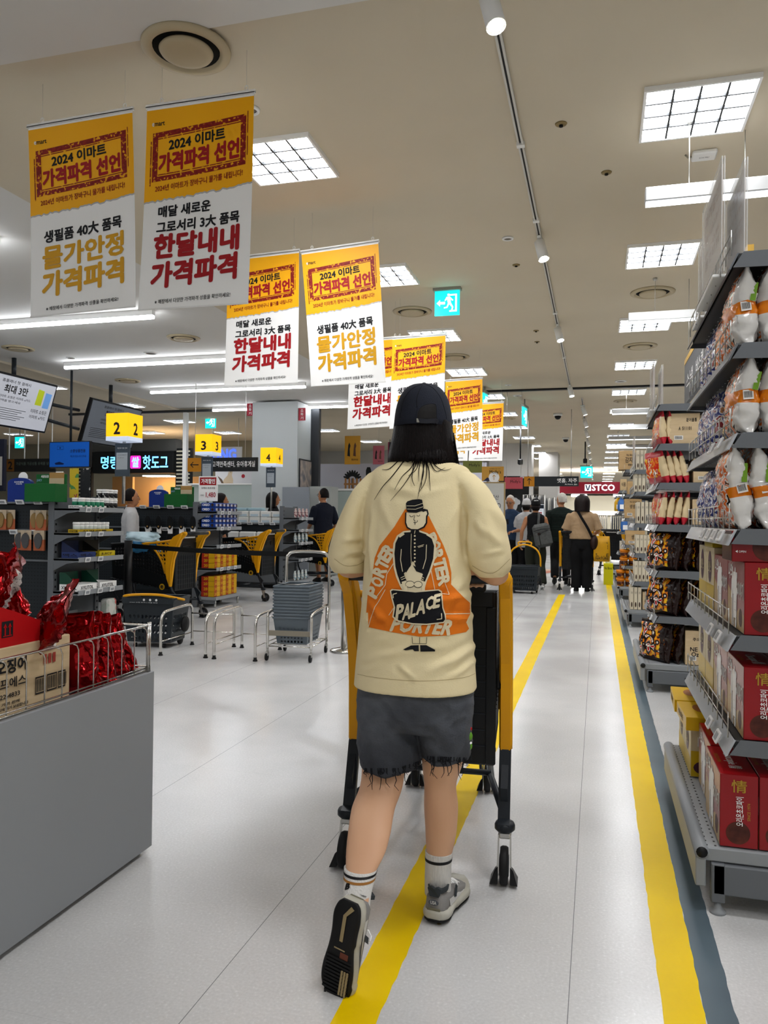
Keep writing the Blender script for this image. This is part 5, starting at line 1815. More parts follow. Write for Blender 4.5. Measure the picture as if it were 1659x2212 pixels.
def top_display(Y, px, z, nm):
    x = W(px, 1050, Y).x
    t = thing('counter_display', f'blue arched card display with white disc on the lane {nm} counter', 'display', (x, Y, z))
    M = frame((0, 0, 0), (1, 0, 0), (0, 0, 1))
    arch = [(-.14, 0), (.14, 0), (.14, .19)] + [(.14 * math.cos(a), .19 + .05 * math.sin(a)) for a in [k * math.pi / 10 for k in range(1, 10)]] + [(-.14, .19)]
    b = B(); b.prism(arch, 0, .04, BLUE, M); b.build('card_box', t)
    b = B(); b.prism([(.055 * math.cos(a) - .005, .245 + .055 * math.sin(a)) for a in [k * math.pi / 12 for k in range(24)]], -.02, -.014, BWHT, M); b.build('disc', t)
    b = B(); b.text('도브초콜릿', M, -.06, .05, .19, .205, BWHT, .02, .0412); b.text('리필형', M, -.04, .03, .172, .184, BWHT, .01, .0412); b.build('print', t)
    t = thing('counter_display', f'green carton display with tan picture card on the lane {nm} counter', 'display', (x + .18, Y, z))
    b = B(); b.box(0, .35, -.18, 0, 0, .175, GREEN, .002); b.box(.0, .35, -.02, .0, .1755, .275, GREEN, .002); b.build('carton_body', t)
    b = B(); b.box(.16, .33, -.026, -.0205, .178, .29, mat('tan_card', '#a9824a', .5), .001); b.box(.16, .33, -.0265, -.0261, .178, .235, mat('cream_card', '#c2ae90', .5)); b.box(.23, .31, -.02, -.01, .276, .30, BWHT)
    b.build('picture_card', t)
    M = frame((.0, -.0206, .19), (1, 0, 0), (0, 0, 1))
    b = B(); b.text('새콤달콤', M, .06, .15, .05, .075, BWHT, .02); b.text('JUICY', M, .01, .07, .01, .035, mat('pale_blue', '#8fb2d6', .5), .02); b.build('print', t)


top_display(6.47, 48, 1.3305, 'two')
top_display(9.4, 345, 1.3305, 'three')
t = thing('poster_stand', 'yellow printed card standing behind the green gum tubs', 'sign', (-5.30, 7.0, 1.4605))
b = B(); b.box(-.11, .0, -.003, .003, -.13, .24, noisy('yellow_poster_print', [(0.0, '#4c8a4a'), (0.40, '#cfb52a'), (0.6, '#cfb52a'), (0.66, '#a5344a')], 9, .5), .001); b.box(.02, .14, .0, .006, -.13, .24, noisy('dark_poster_print', [(0.0, '#1d2022'), (0.58, '#26292b'), (0.66, '#c9c9c6')], 11, .5), .001); b.build('card', t)
# number signs on poles
NUMY = mat('number_sign_yellow', '#f2b700', .45, emit='#f5b400', power=.55)
INFO = mat('info_panel', '#3f4a54', .5)


def number_sign(px, py, Y, n, s=.29, side=.27):
    p = W(px, py, Y)
    t = thing('lane_sign', f'yellow cube sign with number {(0, 0, "two", "three", "four")[n]} on a pole above its checkout lane', 'sign', (p.x, Y, p.z), .0)
    h = s / 2; a = side / 2
    b = B(); b.box(-a, a, -a, a, -h + .045, h, NUMY, .004); b.build('cube_body', t)
    b = B(); b.box(-a, a, -a, a, -h, -h + .0445, mat('sign_white_band', '#c9d3e4', .4, emit='#c9d6ee', power=.3), .002); b.build('base_band', t)
    b = B()
    for M in (frame((0, -a, 0), (1, 0, 0), (0, 0, 1)), frame((a, 0, 0), (0, 1, 0), (0, 0, 1))):
        b.text(str(n), M, -.035, .035, -.075, .045, BLACK, .03, .001)
    b.build('number', t)
    b = B(); b.cyl((0, 0, -h), (0, 0, (1.331 if n < 4 else 1.101) - p.z), .018, STEEL, 12); b.build('pole', t)
    b = B(); b.box(-.09, .09, -.035, -.02, -h - .37, -h - .02, INFO, .003); b.box(-.07, .065, -.0365, -.0352, -h - .3, -h - .12, mat('info_paper', '#a9b0b6', .5))
    M = frame((0, -.0366, -h - .08), (1, 0, 0), (0, 0, 1)); b.text('계산대 이용 안내', M, -.06, .06, 0, .016, BWHT); b.text('소량 전용 계산대입니다', M, -.055, .05, -.07, -.06, INK); b.text('카드 결제 우대', M, -.055, .02, -.1, -.09, INK)
    b.build('info_panel', t)


number_sign(269, 925, 7.2, 2)
number_sign(450, 962, 9.9, 3)
number_sign(587, 988, 12.6, 4, .32, .30)
t = thing('price_sign', 'red and white price card reading 1,480 on top of rack three', 'sign', (-5.02, 9.3, 1.41))
b = B(); b.box(-.14, .14, -.004, .004, 0, .335, BWHT, .002); b.build('card', t)
M = frame((0, -.0042, 0), (1, 0, 0), (0, 0, 1))
b = B(); b.quad(M, -.125, .12, .215, .32, RED, .0003); b.text('가격할인', M, -.1, .1, .235, .3, BWHT, .03, .001); b.text('오레오 초코크림', M, -.1, .1, .165, .19, INK, .01); b.text('1,480', M, -.03, .11, .045, .12, mat('price_red', '#a5242c', .5), .02); b.text('100G', M, -.11, -.06, .07, .09, INK); b.build('print', t)

# blue biscuit packs and red yellow coffee boxes of rack three
BISC = mat('biscuit_blue', '#1a3f92', .3, coat=.4)
for lv, rows, cols, z0 in ((1.27, 2, 6, 1.27), (1.06, 3, 6, 1.06)):
    for i in range(cols):
        for k in range(rows):
            lb = f'blue biscuit pack, {ORD[i]} from the viewer, layer {["one", "two", "three"][k]}, {"top" if lv > 1.2 else "second"} board'
            if (lv, i, k) == (1.27, 0, 0):
                t = thing('biscuit_pack', lb, 'biscuit pack', (-5.08, 9.22, z0 + .0015), 0, 'blue biscuit packs')
                b = B(); b.box(0, .21, 0, .105, 0, .058, BISC, .008); b.build('pack_body', t)
                b = B()
                for M, w in ((frame((0, -.0002, 0), (1, 0, 0), (0, 0, 1)), .21), (frame((.2102, 0, 0), (0, 1, 0), (0, 0, 1)), .105)):
                    b.text('OREO', M, w * .1, w * .6, .015, .045, BWHT, .03)
                    b.poly(M, [(w * .8 + .018 * math.cos(a), .029 + .02 * math.sin(a)) for a in [q * math.pi / 6 for q in range(12)]], BEAN, .001)
                b.build('print', t)
                BP = t
            else:
                dup(BP, (-5.08, 9.22 + .108 * i, z0 + .0015 + .06 * k), 0, lb, 'blue biscuit packs')
COFR = mat('coffee_box_red', '#a82a1c', .35, coat=.3)
COFY = mat('coffee_box_yellow', '#d2a216', .35, coat=.3)
cf = None
for z0, rows in ((.52, 3), (.142, 4)):
    for i in range(4):
        for k in range(rows):
            lb = f'red and yellow coffee box, {ORD[i]} from the viewer, layer {["one", "two", "three", "four"][k]}, {"third board" if z0 > .3 else "base deck"}'
            loc = (-5.06, 9.22 + .165 * i, z0 + .002 + .068 * k)
            if cf is None:
                cf = thing('coffee_box', lb, 'coffee box', loc, 0, 'coffee mix boxes')
                b = B(); b.box(0, .1, 0, .16, 0, .066, COFR, .001); b.box(.101, .19, 0, .16, 0, .066, COFY, .001); b.quad(frame((.1905, 0, 0), (0, 1, 0), (0, 0, 1)), .0, .07, .002, .064, COFR, .0003); b.build('box_body', cf)
                b = B()
                for M, x0 in ((frame((0, -.0003, 0), (1, 0, 0), (0, 0, 1)), .03), (frame((.1908, 0, 0), (0, 1, 0), (0, 0, 1)), .0)):
                    b.text('20', M, x0 + .005, x0 + .06, .018, .052, COFY, .03, .001)
                b.build('print', cf)
            else:
                dup(cf, loc, 0, lb, 'coffee mix boxes')
# rolls and pouches of lane four
PAP = mat('tissue_white', '#dcdcd8', .6)
tp = None
for k in range(2):
    for i in range(8):
        lb = f'white paper roll pack, {ORD[i]} from the left, {["lower", "upper"][k]} layer on the lane four counter'
        loc = (-6.75 + .21 * i, 12.2, 1.105 + .105 * k)
        if tp is None:
            tp = thing('tissue_pack', lb, 'tissue pack', loc, 0, 'paper roll packs')
            b = B(); b.box(-.1, .1, 0, .2, 0, .1, PAP, .012); b.build('pack_body', tp)
            b = B(); b.box(-.07, .07, -.0015, -.0005, .01, .05, mat('tissue_blue', '#b4c6d0', .6)); b.build('printed_band', tp)
        else:
            dup(tp, loc, 0, lb, 'paper roll packs')
for i in range(3):
    simple('wipe_pack', f'pale blue wipes pack, {ORD[i]} from the left, on the paper rolls', 'wipes pack', (-6.3 + .3 * i, 12.22, 1.318), [('pack_body', (lambda b: b.box(-.14, .14, 0, .14, 0, .05, mat('wipe_blue', '#9fbcc6', .5), .01))(B()))], 'pale blue wipes packs')
for i in range(5):
    simple('tissue_bundle', f'large white tissue bundle, {ORD[i]} from the left, below the paper rolls', 'tissue bundle', (-6.7 + .32 * i, 12.0, .72), [('bundle_body', (lambda b: b.box(-.15, .15, 0, .1, 0, .24, PAP, .02))(B()))], 'white tissue bundles')
t = thing('counter_shelf', 'grey shelf under the paper rolls at lane four', 'shelf', (-5.2, 11.95, 0))
b = B(); b.box(-1.8, -.05, 0, .16, .70, .718, SHELF, .003); b.box(-1.8, -.05, .12, .16, .1, .6995, SHELF); b.build('shelf_board', t)
b = B(); b.box(-1.75, -.1, .02, .11, .66, .699, mat('pouch_dark', '#2a2c2e', .5)); b.build('rail', t)
PIN = noisy('pouch_pink_print', [(0.0, '#8a4a58'), (0.45, '#cbb3b0'), (0.6, '#d6cfc6'), (0.7, '#5b3a34')], 30, .35, coat=.3)
PBL = noisy('pouch_blue_print', [(0.0, '#7d98a6'), (0.45, '#c5ccc9'), (0.6, '#d3cfc8'), (0.7, '#49443f')], 30, .35, coat=.3)
for z, m, nm, n in ((1.2, PIN, 'top board', 7), (1.0 - .22, PBL, 'second board', 7), (.142, PBL, 'base deck', 6)):
    for i in range(n):
        o = bpy.data.objects.new('drink_pouch', bag_mesh(.075, .16, .05, lambda u, v, f: m, i, nu=8, nv=8, crumple=.3) if i == 0 else PM)
        PM = o.data
        COL.objects.link(o)
        o.location = (-4.92 + .03 * (i % 2), 12.16 + .085 * i, z + .004)
        o.rotation_euler = (0, 0, math.pi)
        tag(o, f'small printed drink pouch, {ORD[i]} from the viewer, {nm} of rack four', 'drink pouch', f'drink pouches on the {nm}')

# ------------------------------------------------------------------ screens
SCR = mat('screen_pale', '#8d8f95', .25, emit='#a7a9b0', power=.42)
SCRD = mat('screen_dim', '#4a4e54', .25, emit='#63676e', power=.22)
SINK = mat('screen_ink', '#17181b', .3)


def screen(Y0, Y1, X, zt, zb, label, m, full):
    t = thing('hanging_screen', label, 'screen', (X, (Y0 + Y1) / 2, (zt + zb) / 2))
    w = (Y1 - Y0) / 2; h = (zt - zb) / 2 / math.cos(.3)
    Mt = Matrix.Rotation(.3, 4, 'Y')
    b = B(); b.M = Mt; b.box(-.07, 0, -w, w, -h, h, BLKP, .006); b.box(-.12, -.071, -w * .7, w * .7, -h * .7, h * .7, BLKP, .01); b.build('housing', t)
    F = Mt @ frame((.0005, 0, 0), (0, 1, 0), (0, 0, 1))
    b = B(); b.quad(F, -w + .03, w - .03, -h + .03, h - .03, m, .0005); b.build('display', t, recalc=False)
    b = B()
    b.text('홈플래너 첫 결제시', F, -w * .5, w * .25, h * .68, h * .8, SINK, .01); b.text('최대 3만', F, -w * .4, w * .22, h * .3, h * .6, SINK, .03)
    b.text('이마트 쇼핑은 이마트 e카드', F, -w * .5, w * .35, h * .1, h * .2, SINK, .005); b.text('혜택을 받으세요', F, -w * .5, w * .1, -h * .05, h * .04, SINK, .005)
    for k in range(6):
        b.quad(F, -w * .8, w * (.3 - .1 * (k % 3)), -h * (.3 + .08 * k), -h * (.28 + .08 * k), SINK, .001)
    if full:
        b.text('이마트 쇼핑은', F, w * .42, w * .88, -h * .28, -h * .12, SINK, .01); b.text('이마트 e카드', F, w * .42, w * .88, -h * .5, -h * .36, SINK, .01)
    b.build('advert_text', t)
    if full:
        b = B()
        b.prism([(w * .48, h * .05), (w * .66, h * .05), (w * .67, h * .65), (w * .5, h * .68)], .001, .002, mat('phone_lime', '#9aa51c', .4, emit='#a2ad20', power=.3), F); b.prism([(w * .7, h * -.02), (w * .88, h * -.02), (w * .9, h * .58), (w * .72, h * .6)], .001, .002, mat('phone_blue', '#4a78b0', .4, emit='#6c97c8', power=.3), F); b.build('advert_picture', t)
    b = B(); b.tube([(-.06, 0, h * .9), (-.06, 0, H + .03 - (zt + zb) / 2)], .035, DGREY, 12); b.build('ceiling_pole', t)


screen(9.17, 10.75, -8.68, 3.33, 2.55, 'nearest tilted hanging screen with white advert at the left edge', SCR, True)
screen(11.65, 13.2, -8.68, 3.27, 2.5, 'second tilted hanging screen, dimmer, behind the number two sign', SCRD, False)
b = B(); b.tube([(-8.8, 10.8, 3.05), (-8.8, 11.6, 3.05)], .03, DGREY, 8); tag(b.build('mounting_bar'), 'dark upper bar linking the two tilted screens', 'bar')
b = B(); b.tube([(-8.8, 10.8, 2.78), (-8.8, 11.6, 2.72)], .03, DGREY, 8); tag(b.build('mounting_bar'), 'dark lower bar linking the two tilted screens', 'bar')
t = thing('hanging_screen', 'bright blue hanging screen behind the green counter displays', 'screen', (-8.52, 11.0, 2.22), -.06)
b = B(); b.box(-.42, .42, 0, .06, -.22, .22, BLKP, .006); b.build('housing', t)
F = frame((0, -.0005, 0), (1, 0, 0), (0, 0, 1))
b = B(); b.quad(F, -.405, .405, -.205, .205, mat('screen_blue', '#0a3f8c', .3, emit='#0d4c9c', power=.3), .0003); b.build('display', t, recalc=False)
b = B(); b.text('소량상품전용', F, .02, .33, .03, .085, SINK, .02); b.text('계산대입니다 안내', F, .02, .34, -.05, -.015, mat('screen_blue_ink', '#0a2458', .4), .01)
for q in (((-.25, .08), (-.12, .08), (-.12, .085), (-.25, .085)), ((-.25, .14), (-.12, .14), (-.12, .145), (-.25, .145)), ((-.25, .08), (-.245, .08), (-.245, .145), (-.25, .145)), ((-.125, .08), (-.12, .08), (-.12, .145), (-.125, .145)), ((-.2, .095), (-.2, .13), (-.165, .112)), ((-.3, -.14), (-.2, -.12), (-.1, -.15), (-.12, -.17), (-.28, -.17))):
    b.poly(F, q, mat('screen_blue_ink', '#0a2458', .4), .001)
b.build('advert_text', t)
b = B(); b.tube([(0, .03, .22), (0, .03, H + .03 - 2.22)], .02, DGREY, 10); b.build('ceiling_pole', t)

# ------------------------------------------------------------------ column, frames and shops behind the checkouts
WCOL = mat('column_white', '#c3c8c8', .6)
b = B(); b.box(-6.96, -5.95, 14.75, 15.9, 0, H, WCOL); struct(b, 'column')
SIGNR = mat('extinguisher_red', '#a8142e', .4)
for i, (px, py, Y, lb) in enumerate(((653, 893, 14.68, 'red fire extinguisher sign on the right side of the white column'), (538, 883, 14.68, 'red fire extinguisher sign on the left side of the white column'))):
    p = W(px, py, Y)
    t = thing('extinguisher_sign', lb, 'sign', (-5.95 + .077 if i == 0 else -6.96 - .077, 14.80, p.z))
    b = B(); b.box(-.075, .075, -.006, .006, -.13, .13, SIGNR, .001); b.build('plate', t)
    b = B()
    for k, c in enumerate('소화기'):
        b.text(c, frame((0, -.0065, .08 - .08 * k), (1, 0, 0), (0, 0, 1)), -.03, .03, -.03, .03, BWHT, .015)
    b.build('lettering', t)
FRM = mat('dark_steel_frame', '#35373a', .4, .4)
b = B(); b.box(-5.94, -5.76, 15.5, 15.62, 0, H - .05, FRM); struct(b, 'trim_3')
b = B(); b.box(-9.02, -8.93, 15.5, 15.6, 0, H - .05, WHITE); struct(b, 'trim_4')
t = thing('wall_poster', 'grey photo poster on the right face of the white column', 'poster', (-5.945, 15.2, 2.05))
b = B(); b.box(0, .02, -.36, .36, -.38, .38, FRM, .002); b.build('poster_frame', t)
b = B(); b.box(.0205, .022, -.33, .33, -.35, .35, noisy('poster_photo', [(0.0, '#54504e'), (0.42, '#8f8a88'), (0.55, '#b9a99c'), (0.66, '#6e7076')], 3, .4, hard=False)); b.build('poster_print', t)

SHOPW = mat('shop_wall', '#8b8878', .7)
b = B(); b.box(-26, -9.6, 22, 22.2, 0, H, SHOPW); struct(b, 'wall_back')
b = B(); b.box(-9.6, -2.7, 26, 26.2, 0, H, mat('shop_wall_pale', '#b9b7b2', .7)); struct(b, 'wall_back_2')
# hot dog shop
FASC = mat('fascia_black', '#17191a', .45)
t = thing('snack_kiosk', 'black fronted snack shop with glowing blue lettering and wood interior', 'shop', (-12, 18, 0))
b = B(); b.box(-1.2, 1.25, 0, .3, 2.35, 2.92, FASC, .004); b.box(-1.25, 1.3, .05, .35, 2.93, 3.25, mat('fascia_grey', '#4c4d4b', .6)); b.build('fascia', t)
b = B(); b.box(-1.2, 1.25, 1.8, 1.9, 0, 2.35, mat('wood_panel', '#b98d58', .5)); b.box(-1.2, -.55, .9, 1.0, 1.2, 2.3, mat('wood_panel', '#b98d58', .5)); b.build('back_wall', t)
b = B(); b.box(-1.2, 1.25, .2, .8, 0, 1.3, mat('counter_wood', '#8a6a45', .5), .01); b.build('shop_counter', t)
for x0 in (-1.75, 1.27):
    b = B(); b.box(x0, x0 + .45, .1, .2, 0, 3.0, FASC)
    for k in range(14):
        b.box(x0 + .03, x0 + .42, .08, .099, 1.6 + .1 * k, 1.64 + .1 * k, mat('slat_cream', '#b5b09c', .5))
    b.build('slatted_panel', t)
b = B(); b.box(-.3, .5, 1.0, 1.4, 2.32, 2.345, mat('lit_shop_panel', '#ffffff', .5, emit='#ffdcae', power=14)); b.build('ceiling_lamp', t)
NEON = mat('neon_blue', '#9fd4ff', .4, emit='#4aa8ff', power=2.6)
NEOP = mat('neon_pink', '#d02a8a', .4, emit='#c01f86', power=1.6)
F = frame((0, -.002, 2.63), (1, 0, 0), (0, 0, 1))
b = B(); b.text('명랑', F, -.93, -.38, -.16, .17, NEON, .015); b.text('핫도그', F, .35, 1.1, -.18, .18, NEON, .015); b.build('neon_lettering', t)
b = B(); b.prism([(-.0, -.16), (.27, -.16), (.29, -.13), (.29, .15), (.27, .18), (0, .18), (-.02, .15), (-.02, -.13)], .0, .012, NEOP, F); b.text('쌀', F, .03, .24, -.12, .14, NEON, .02, .014); b.build('neon_badge', t)
# customer centre wall
t = thing('service_counter', 'pale grey green service counter behind lanes three and four', 'counter', (-8.6, 17.4, 0))
b = B(); b.box(-1.3, 1.7, 0, .6, 0, 2.0, mat('counter_pale', '#a9b5b0', .6), .004); b.build('counter_body', t)
b = B(); b.box(-1.35, 1.75, -.03, .63, 2.001, 2.04, WHITE, .004); b.build('counter_top', t)
t = thing('mural_panel', 'white mural panel with a cream dog, right of the number three sign', 'mural', (-9.02, 18.1, 2.28))
b = B(); b.box(-.55, 1.5, 0, .06, -.24, .3, mat('mural_pale', '#c6c6ca', .6)); b.build('panel', t)
for x in (-.4, 1.4):
    b = B(); b.cyl((x, .03, -.24), (x, .03, -2.28), .025, FRM, 8); b.build('post', t)
F = frame((0, -.0005, 0), (1, 0, 0), (0, 0, 1))
b = B()
b.poly(F, [(-.36, -.22), (-.05, -.22), (-.04, -.12), (-.08, .0), (-.06, .1), (-.1, .14), (-.16, .13), (-.2, .0), (-.3, -.1)], mat('mural_cream', '#b8a78f', .7), .001)
b.poly(F, [(-.16, .12), (-.07, .12), (-.09, .17), (-.14, .17)], mat('mural_white', '#d6d2cc', .7), .002); b.poly(F, [(-.13, .09), (-.1, .09), (-.115, .07)], INK, .003)
b.poly(F, [(.24 + .05 * math.cos(a), -.02 + .05 * math.sin(a)) for a in [k * math.pi / 8 for k in range(16)]], mat('mural_red', '#99202c', .6), .001)
b.poly(F, [(.14, .2), (.2, .26), (.34, .27), (.4, .2), (.3, .17)], mat('mural_cloud', '#a5aebc', .7), .001); b.poly(F, [(-.5, .0), (-.36, -.1), (-.3, -.22), (-.36, -.22)], mat('mural_brown', '#5a4a3e', .7), .001); b.poly(F, [(-.4, -.2), (-.02, -.2), (-.06, -.24), (-.34, -.24)], mat('mural_tan', '#8d6a44', .7), .004)
b.build('painted_dog', t)
t = thing('direction_sign', 'black hanging sign with orange arrow pointing left beside lane three', 'sign', (-6.55, 12.6, 2.12))
p = W(420, 1004, 12.6); t.location = p
b = B(); b.box(-.14, .14, 0, .03, -.125, .125, mat('sign_orange', '#bb7a12', .5)); b.box(.141, 1.25, 0, .03, -.125, .125, FASC); b.build('panel', t)
F = frame((0, -.001, 0), (1, 0, 0), (0, 0, 1))


def arrow(b, F, s, ang, m):
    M = F @ Matrix.Rotation(ang, 4, 'Z')
    b.quad(M, -s, s, -s * .1, s * .1, m, .001)
    for k in (-1, 1):
        b.poly(M, [(-s, 0), (-s * .35, k * s * .65), (-s * .2, k * s * .52), (-s * .78, 0)][::k], m, .0012)


b = B(); arrow(b, F, .085, 0, BLACK); b.text('고객만족센터, 유아휴게실', F, .36, 1.2, -.05, .06, BWHT, .01); b.build('lettering', t)
b = B()
for x in (0, 1.0):
    b.cyl((x, .015, .125), (x, .015, H + .03 - p.z), .006, WIRE, 6)
b.build('hanger_rod', t)
t = thing('shop_sign', 'glowing blue letters ONG above the customer centre sign', 'sign', tuple(W(485, 983, 17)))
b = B(); b.text('ONG', frame((0, 0, 0), (1, 0, 0), (0, 0, 1)), -.35, .3, -.12, .14, mat('letters_blue', '#2b46a0', .4, emit='#4f6ce0', power=.8), .05); b.box(-.45, .45, .02, .05, -.2, .2, mat('shop_wall_pale', '#b9b7b2', .7)); b.build('letters', t)
b = B()
for x in (-.35, .35):
    b.cyl((x, .035, .2), (x, .035, H - t.location.z), .008, WIRE, 6)
b.build('hanger_rod', t)
for i, (px, py, Y) in enumerate(((60, 1005, 14),)):
    p = W(px, py, Y)
    t = thing('direction_sign', 'black hanging direction sign with orange square at the left edge', 'sign', p)
    b = B(); b.box(-.65, .7, 0, .03, -.14, .14, FASC); b.box(-.55, -.35, -.003, 0, -.13, .13, mat('sign_orange_dim', '#6a4312', .5)); b.build('panel', t)
    F = frame((0, -.0035, 0), (1, 0, 0), (0, 0, 1))
    b = B(); b.text('2', F, -.5, -.4, -.08, .08, BLACK, .03); b.text('가공식품 가공상품 유제품 냉동', F, -.3, .6, .0, .07, mat('sign_text_dim', '#5b6a64', .5)); b.build('lettering', t)
    b = B()
    for x in (-.5, -.1, .25, .6):
        b.cyl((x, .015, .14), (x, .015, H - p.z), .012, WHITE, 8)
    b.build('hanger_rod', t)
p = W(2, 1000, 8)
t = thing('notice_board', 'dark navy notice board cut by the left picture edge', 'sign', p)
b = B(); b.box(-.3, .045, 0, .05, -.35, .3, mat('navy_board', '#0c1226', .5), .004); b.box(-.28, .02, -.003, 0, -.28, .08, mat('board_paper', '#a8a49c', .5)); b.build('board', t)
b = B(); b.cyl((-.1, .03, -.35), (-.1, .03, 1.33 - p.z), .02, FRM, 10); b.build('pole', t)

# pet shop zone right of the column
t = thing('mural_panel', 'pale pet mural with black plants and wooden fence above the counter', 'mural', (-4.8, 18.6, 2.24))
b = B(); b.box(-2.25, 2.2, 0, .06, -.3, .35, mat('mural_lilac', '#bcbcc8', .6)); b.build('panel', t)
for x in (-2.1, 2.0):
    b = B(); b.cyl((x, .03, -.3), (x, .03, -2.24), .025, FRM, 8); b.build('post', t)
F = frame((-1.2, -.0005, -.02), (1, 0, 0), (0, 0, 1))
BLKM = mat('mural_black', '#17191a', .6)
b = B()
b.quad(F, -.02, .02, -.25, .0, BLKM, .001)
for k in range(9):
    a = math.radians(20 + 17.5 * k); c = (.17 * math.cos(a), -.04 + .19 * math.sin(a) * .9)
    b.poly(F, [(c[0] + .085 * math.cos(a) * math.cos(q) - .03 * math.sin(a) * math.sin(q), c[1] + .085 * math.sin(a) * math.cos(q) + .03 * math.cos(a) * math.sin(q)) for q in [j * math.pi / 6 for j in range(12)]], BLKM, .001 + k * .0001)
b.poly(F, [(.36, -.28), (.5, -.28), (.5, .2), (.47, .28), (.39, .28), (.36, .2)], BLKM, .001)
for k in range(8):
    x = -.2 + .1 * k
    b.poly(F, [(x, -.27), (x + .05, -.27), (x + .05, -.02), (x + .025, .02), (x, -.02)], mat('fence_tan', '#a57548', .6), .003)
b.quad(F, -.22, .6, -.17, -.12, mat('fence_tan', '#a57548', .6), .0022)
b.poly(F, [(1.05 + .2 * math.cos(a), -.02 + .3 * math.sin(a)) for a in [j * math.pi / 8 for j in range(16)]], mat('mural_mauve', '#7b6b72', .6), .001)
b.poly(F, [(.86 + .13 * math.cos(a), -.16 + .14 * math.sin(a)) for a in [j * math.pi / 8 for j in range(16)]], mat('mural_mauve', '#7b6b72', .6), .0015)
b.build('painted_garden', t)
t = thing('pet_counter', 'long pale counter with dark openings behind lane four', 'counter', (-4.6, 17.2, 0))
b = B(); b.box(-1.6, 2.1, 0, 1.2, 0, 1.85, mat('counter_pale', '#a9b5b0', .6), .004); b.box(-1.65, 2.15, -.03, 1.2, 1.851, 1.9, WHITE, .004); b.box(-1.5, .9, -.02, -.001, .2, 1.2, BLKP); b.build('counter_body', t)
b = B(); b.box(-.9, .7, -.25, -.021, 1.05, 1.4, DGREY, .02); b.text('문의전화', frame((0, -.2505, 1.2), (1, 0, 0), (0, 0, 1)), -.5, -.05, -.06, .06, BWHT, .02); b.build('printer_box', t)
t = thing('metal_cabinet', 'tall pale grey locker with paper notices right of the man in navy polo', 'cabinet', (-5.55, 15.0, 0))
b = B(); b.box(-.22, .24, 0, .5, .02, 1.86, mat('locker_grey', '#a3a6a2', .5), .006); b.build('cabinet_body', t)
for k, z in enumerate((.1, 1.0)):
    b = B(); b.box(-.2, .22, -.012, -.001, z, z + .82, mat('locker_grey', '#a3a6a2', .5), .004)
    o = b.build('door', t)
    b = B(); b.box(.0, .16, -.0145, -.0125, z + .3, z + .6, BWHT); b.box(.02, .14, -.0155, -.0146, z + .26, z + .295, BLACK); b.text('보관함', frame((.02, -.0147, z + .48), (1, 0, 0), (0, 0, 1)), 0, .1, 0, .05, INK, .01); b.build('notice', o)
t = thing('partition_board', 'grey partition board behind the man in navy polo', 'partition', (-6.2, 15.95, 0))
p0 = W(610, 1052, 14.5); p1 = W(668, 1052, 14.5)
t.location = (p0.x, 14.5, 0)
b = B(); b.box(0, p1.x - p0.x, 0, .03, .0, p0.z, mat('board_grey', '#8f959c', .6), .004); b.build('board', t)
PETS = (((745, 942), (778, 1003), 17.5, '#c08a24', 'orange pet poster with two dogs hanging beyond the checkouts'), ((806, 963), (830, 1003), 18.5, '#b05c68', 'pink pet poster hanging beside the orange one'), ((838, 955), (850, 1003), 17.2, '#6d1e34', 'dark red hanging poster edge beside the long hair'))
for (a, c, Y, col, lb) in PETS:
    p, q = W(*a, Y), W(*c, Y)
    t = thing('pet_poster', lb, 'poster', ((p.x + q.x) / 2, Y, (p.z + q.z) / 2))
    w, h = (q.x - p.x) / 2, (p.z - q.z) / 2
    b = B(); b.box(-w, w, -.004, .004, -h, h, mat('poster' + col, col, .5)); b.build('sheet', t)
    F = frame((0, -.005, 0), (1, 0, 0), (0, 0, 1))
    b = B()
    for dx, m in ((-.45, BLKM), (.3, mat('dog_brown', '#5b3b2a', .6))):
        b.poly(F, [(w * (dx - .2), -h * .4), (w * (dx + .15), -h * .45), (w * (dx + .1), h * .1), (w * (dx + .2), h * .3), (w * (dx + .05), h * .55), (w * (dx - .1), h * .35)], m, .001)
    b.text('멍냥이네', F, -w * .1, w * .7, -h * .75, -h * .6, BLKM, .01); b.build('print', t)
    b = B(); b.cyl((0, 0, h), (0, 0, H - (p.z + q.z) / 2), .003, WIRE, 6); b.build('hanging_thread', t)
